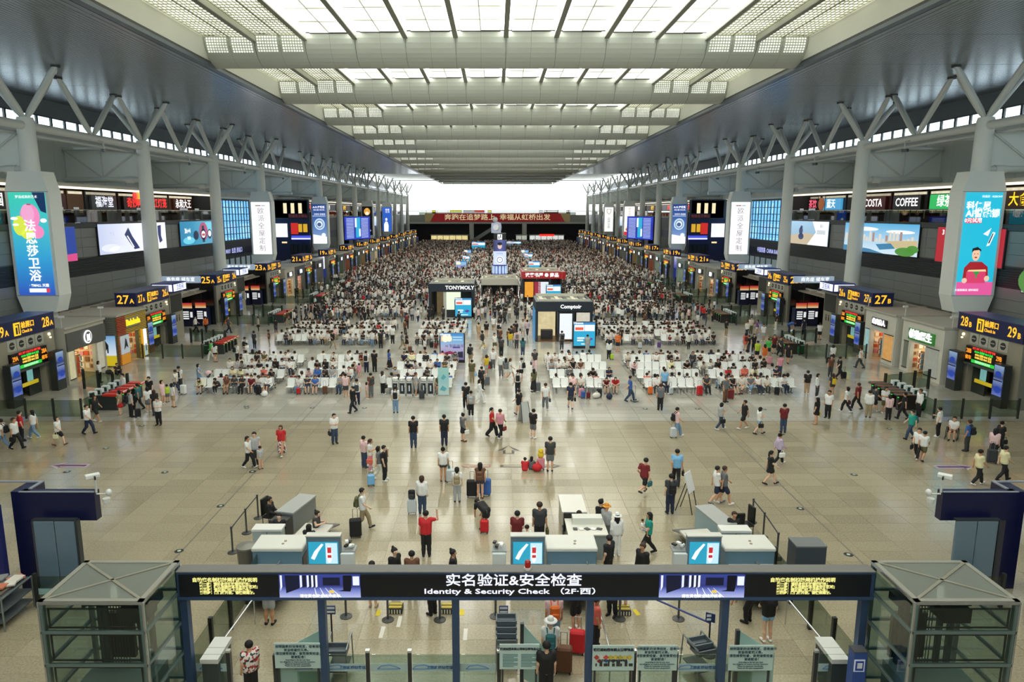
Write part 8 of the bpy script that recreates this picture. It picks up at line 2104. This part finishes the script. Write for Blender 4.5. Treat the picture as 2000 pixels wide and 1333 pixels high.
part('seat', MB().bx(-.24, .24, -.22, .22, .40, .44), black, t); part('backrest', MB().bx(-.24, .24, .20, .24, .44, .92), black, t)
for a in (-.28, .28):
    w_ = MB()
    for k in range(20): w_.tube((a, .1+.3*math.cos(k*PI/10), .31+.3*math.sin(k*PI/10)), (a, .1+.3*math.cos((k+1)*PI/10), .31+.3*math.sin((k+1)*PI/10)), .018, n=5)
    part('wheel', w_, black, t); part('caster', MB().tube((a-.015, -.38, .08), (a+.015, -.38, .08), .08, n=10), black, t); part('push_handle', MB().path([(a, .22, .9), (a, .34, .95)], .018, 6), bpost, t)
x, y, _ = G(1240, 785); t = thing('luggage_cart', 'small steel luggage cart beside the blue shirt', 'cart', (x, y, 0), .3)
part('platform', MB().bx(-.2, .2, -.2, .2, .06, .1), steel_b, t); part('handle', MB().path([(-.17, .2, .1), (-.15, .28, 1.0), (.15, .28, 1.0), (.17, .2, .1)], .016, 6), steel_b, t)
for a in (-.18, .18): part('wheel', MB().tube((a-.02, .2, .06), (a+.02, .2, .06), .06, n=10), black, t)
# ================================================================ THE CROWD (past three hundred: one object)
def lod(pn, h, skirt=False):
    J = pose(pn); I = skel(J, .012); P = []; T = []
    def add(ks, tg):
        for k in ks:
            for p in I[k]: P.append(p); T.append(tg)
    add(['torso'], 1); add(['neck'], 0); add(['uaL', 'uaR'], 1); add(['faL', 'faR', 'handL', 'handR'], 0); add(['thL', 'thR', 'snL', 'snR'], 2); add(['ftL', 'ftR'], 4)
    for p in I['head']: P.append((p[0], p[1], p[2]*1.06, p[3]*1.06)); T.append(0)
    hd = J['head']; P.append((hd+V3(0, .03, .045), hd+V3(0, .035, .045), .128, .128)); T.append(3)
    if skirt: 
        for p in skirt_prims(J, pn, .55): P.append(p); T.append(2)
    lo, hi = bounds(P); V, Q = surf(sdf(P, .03), lo, hi, h)
    C = V[Q].mean(1); D = np.stack([sdf([p])(C.astype(np.float32)) for p in P], 1)
    tg = np.array(T)[D.argmin(1)]
    return V.astype(np.float32), Q, tg
pal = {0: [0, 1], 1: [], 2: [], 3: [], 4: []}
pm_ = [SKIN[0], SKIN[1]]
def addp(c):
    pm_.append(pc(c)); return len(pm_)-1
PT = [addp(c) for c in ['white', 'offw', 'black', 'black', 'dgrey', 'navy', 'grey', 'lgrey', 'white', 'black', 'dgrey', 'black', 'navy', 'brown', 'dred', 'white', 'black', 'dgrey', 'lpink', 'offw', 'black', 'dgrey', 'lgrey', 'black', 'olive', 'white', 'black', 'red', 'white', 'black', 'brown']]
PB = [addp(c) for c in ['black', 'navy', 'jeans', 'dgrey', 'ljeans', 'khaki', 'black', 'grey']]
PH = [addp(c) for c in ['hairb', 'hairb', 'hairb', 'hairb', 'hairbr']]; PS = [addp(c) for c in ['black', 'white', 'grey']]
LODS = {}
for z_, h in ((0, .07), (1, .105), (2, .15)):
    LODS[('stand', z_)] = [lod(p, h, sk) for p, sk in (('stand', False), ('walk', False), ('phone', False), ('stand', True))]
    LODS[('sit', z_)] = [lod(p, h) for p in (('sit', 'sitphone', 'sitlean') if z_ < 2 else ('sit', 'sitlean'))]
cr = []                 # x, y, heading, kind
for s in SEATS:
    x, y, hd, k = s[:4]
    if s in TAKEN: continue
    if rs.random() < (.30 if k == 0 else .82 if k == 1 else .9): cr.append((x+rs.uniform(-.06, .06), y, hd+rs.uniform(-25, 25), 'sit'))
KI = [(-9.2, -2.6, 83.5, 89.5), (2.9, 9.3, 68, 75), (3.6, 9.6, 94, 101.5), (-3.3, 3.0, 106, 112), (-1.6, 1.6, 111, 115.5)]
def inside_seats(x, y):
    for bn_, x0, n in BL:
        if x0-.2 < x < x0+n*SP+.2: return min(abs((y-r) % 18.2-0) for r in [0]) >= 0 and any(abs(((y-48.9) % 18.2)-(r-48.9)) < .95 for r in ROWS)
    return False
def dens(x, y):
    ax_ = abs(x)
    if ax_ > 29.5: return 0
    if ax_ > 24 and y < 126 and ((y-62.2) % 18.2) > 15.5: return 0
    if ax_ > 24 and y < 126 and ((y-62.2) % 18.2) < 6: return 0
    if y < 64: return 0
    if y < 80:
        if ax_ < 3: return .03 if y < 72 else .12
        if 8.5 < ax_ < 23: return .10
        return .05 if ax_ < 24 else .02
    if y < 98:
        if ax_ < 3.6: return .42
        if 8 < ax_ < 24: return .34
        return .10 if ax_ < 24 else .06
    if y < 125: return (.40 if ax_ < 9 else .60 if ax_ < 25 else .16)
    return .85 if ax_ < 27 else .40
yy = 64.0
while yy < 292:
    step = 1.0
    for xi in range(-30, 30):
        if rs.random() < dens(xi+.5, yy):
            x, y = xi+rs.random(), yy+rs.random()*step
            if inside_seats(x, y) or any(a < x < b_ and c < y < d_ for a, b_, c, d_ in KI): continue
            cr.append((x, y, rs.choice([0, 180, 90, -90])+rs.uniform(-40, 40), 'stand'))
    yy += step
# knots of people queueing in front of the gates
for s in (-1, 1):
    for k in range(1, 8):
        yg = 62.2+18.2*k
        for q in range(30 if k > 1 else 22):
            cr.append((s*rs.uniform(16.5, 23.8), yg+rs.uniform(-2.5, 6.5), (-s*90)*-1+rs.uniform(-50, 50), 'stand'))
Vs, Qs, Ms = [], [], []; off = 0
for x, y, hd, kind in cr:
    z_ = 0 if y < 84 else 1 if y < 125 else 2
    V, Q, tg = rs.choice(LODS[(kind, z_)])
    k = rs.uniform(1.54, 1.78)/1.70*(1.0 if rs.random() > .05 else .72); a = math.radians(hd); ca, sa = math.cos(a), math.sin(a)
    W = np.empty_like(V); W[:, 0] = (V[:, 0]*ca-V[:, 1]*sa)*k+x; W[:, 1] = (V[:, 0]*sa+V[:, 1]*ca)*k+y; W[:, 2] = V[:, 2]*k
    tp = rs.choice(PT)
    if rs.random() < (.50 if kind == 'sit' and y < 104 else .22 if y > 104 else .08): tp = PT[rs.choice((0, 0, 1))]
    lut = np.array([rs.choice([0, 1]), tp, rs.choice(PB), rs.choice(PH), rs.choice(PS)])
    Vs.append(W); Qs.append(Q+off); Ms.append(lut[tg]); off += len(V)
V = np.concatenate(Vs); Q = np.concatenate(Qs).astype(np.int32); MI = np.concatenate(Ms).astype(np.int32)
me = bpy.data.meshes.new('crowd'); me.vertices.add(len(V)); me.vertices.foreach_set('co', V.ravel())
me.loops.add(Q.size); me.loops.foreach_set('vertex_index', Q.ravel()); me.polygons.add(len(Q)); me.polygons.foreach_set('loop_start', np.arange(0, Q.size, 4, dtype=np.int32))
for m in pm_: me.materials.append(m)
me.polygons.foreach_set('material_index', MI); me.polygons.foreach_set('use_smooth', np.ones(len(Q), dtype=bool)); me.update(calc_edges=True)
tag(obj('crowd', me), 'dense crowd of travellers standing and sitting all the way down the hall', 'crowd', None, 'stuff')
print('people', NPEOPLE, 'crowd', len(cr), 'crowd quads', len(Q))
flush_text()
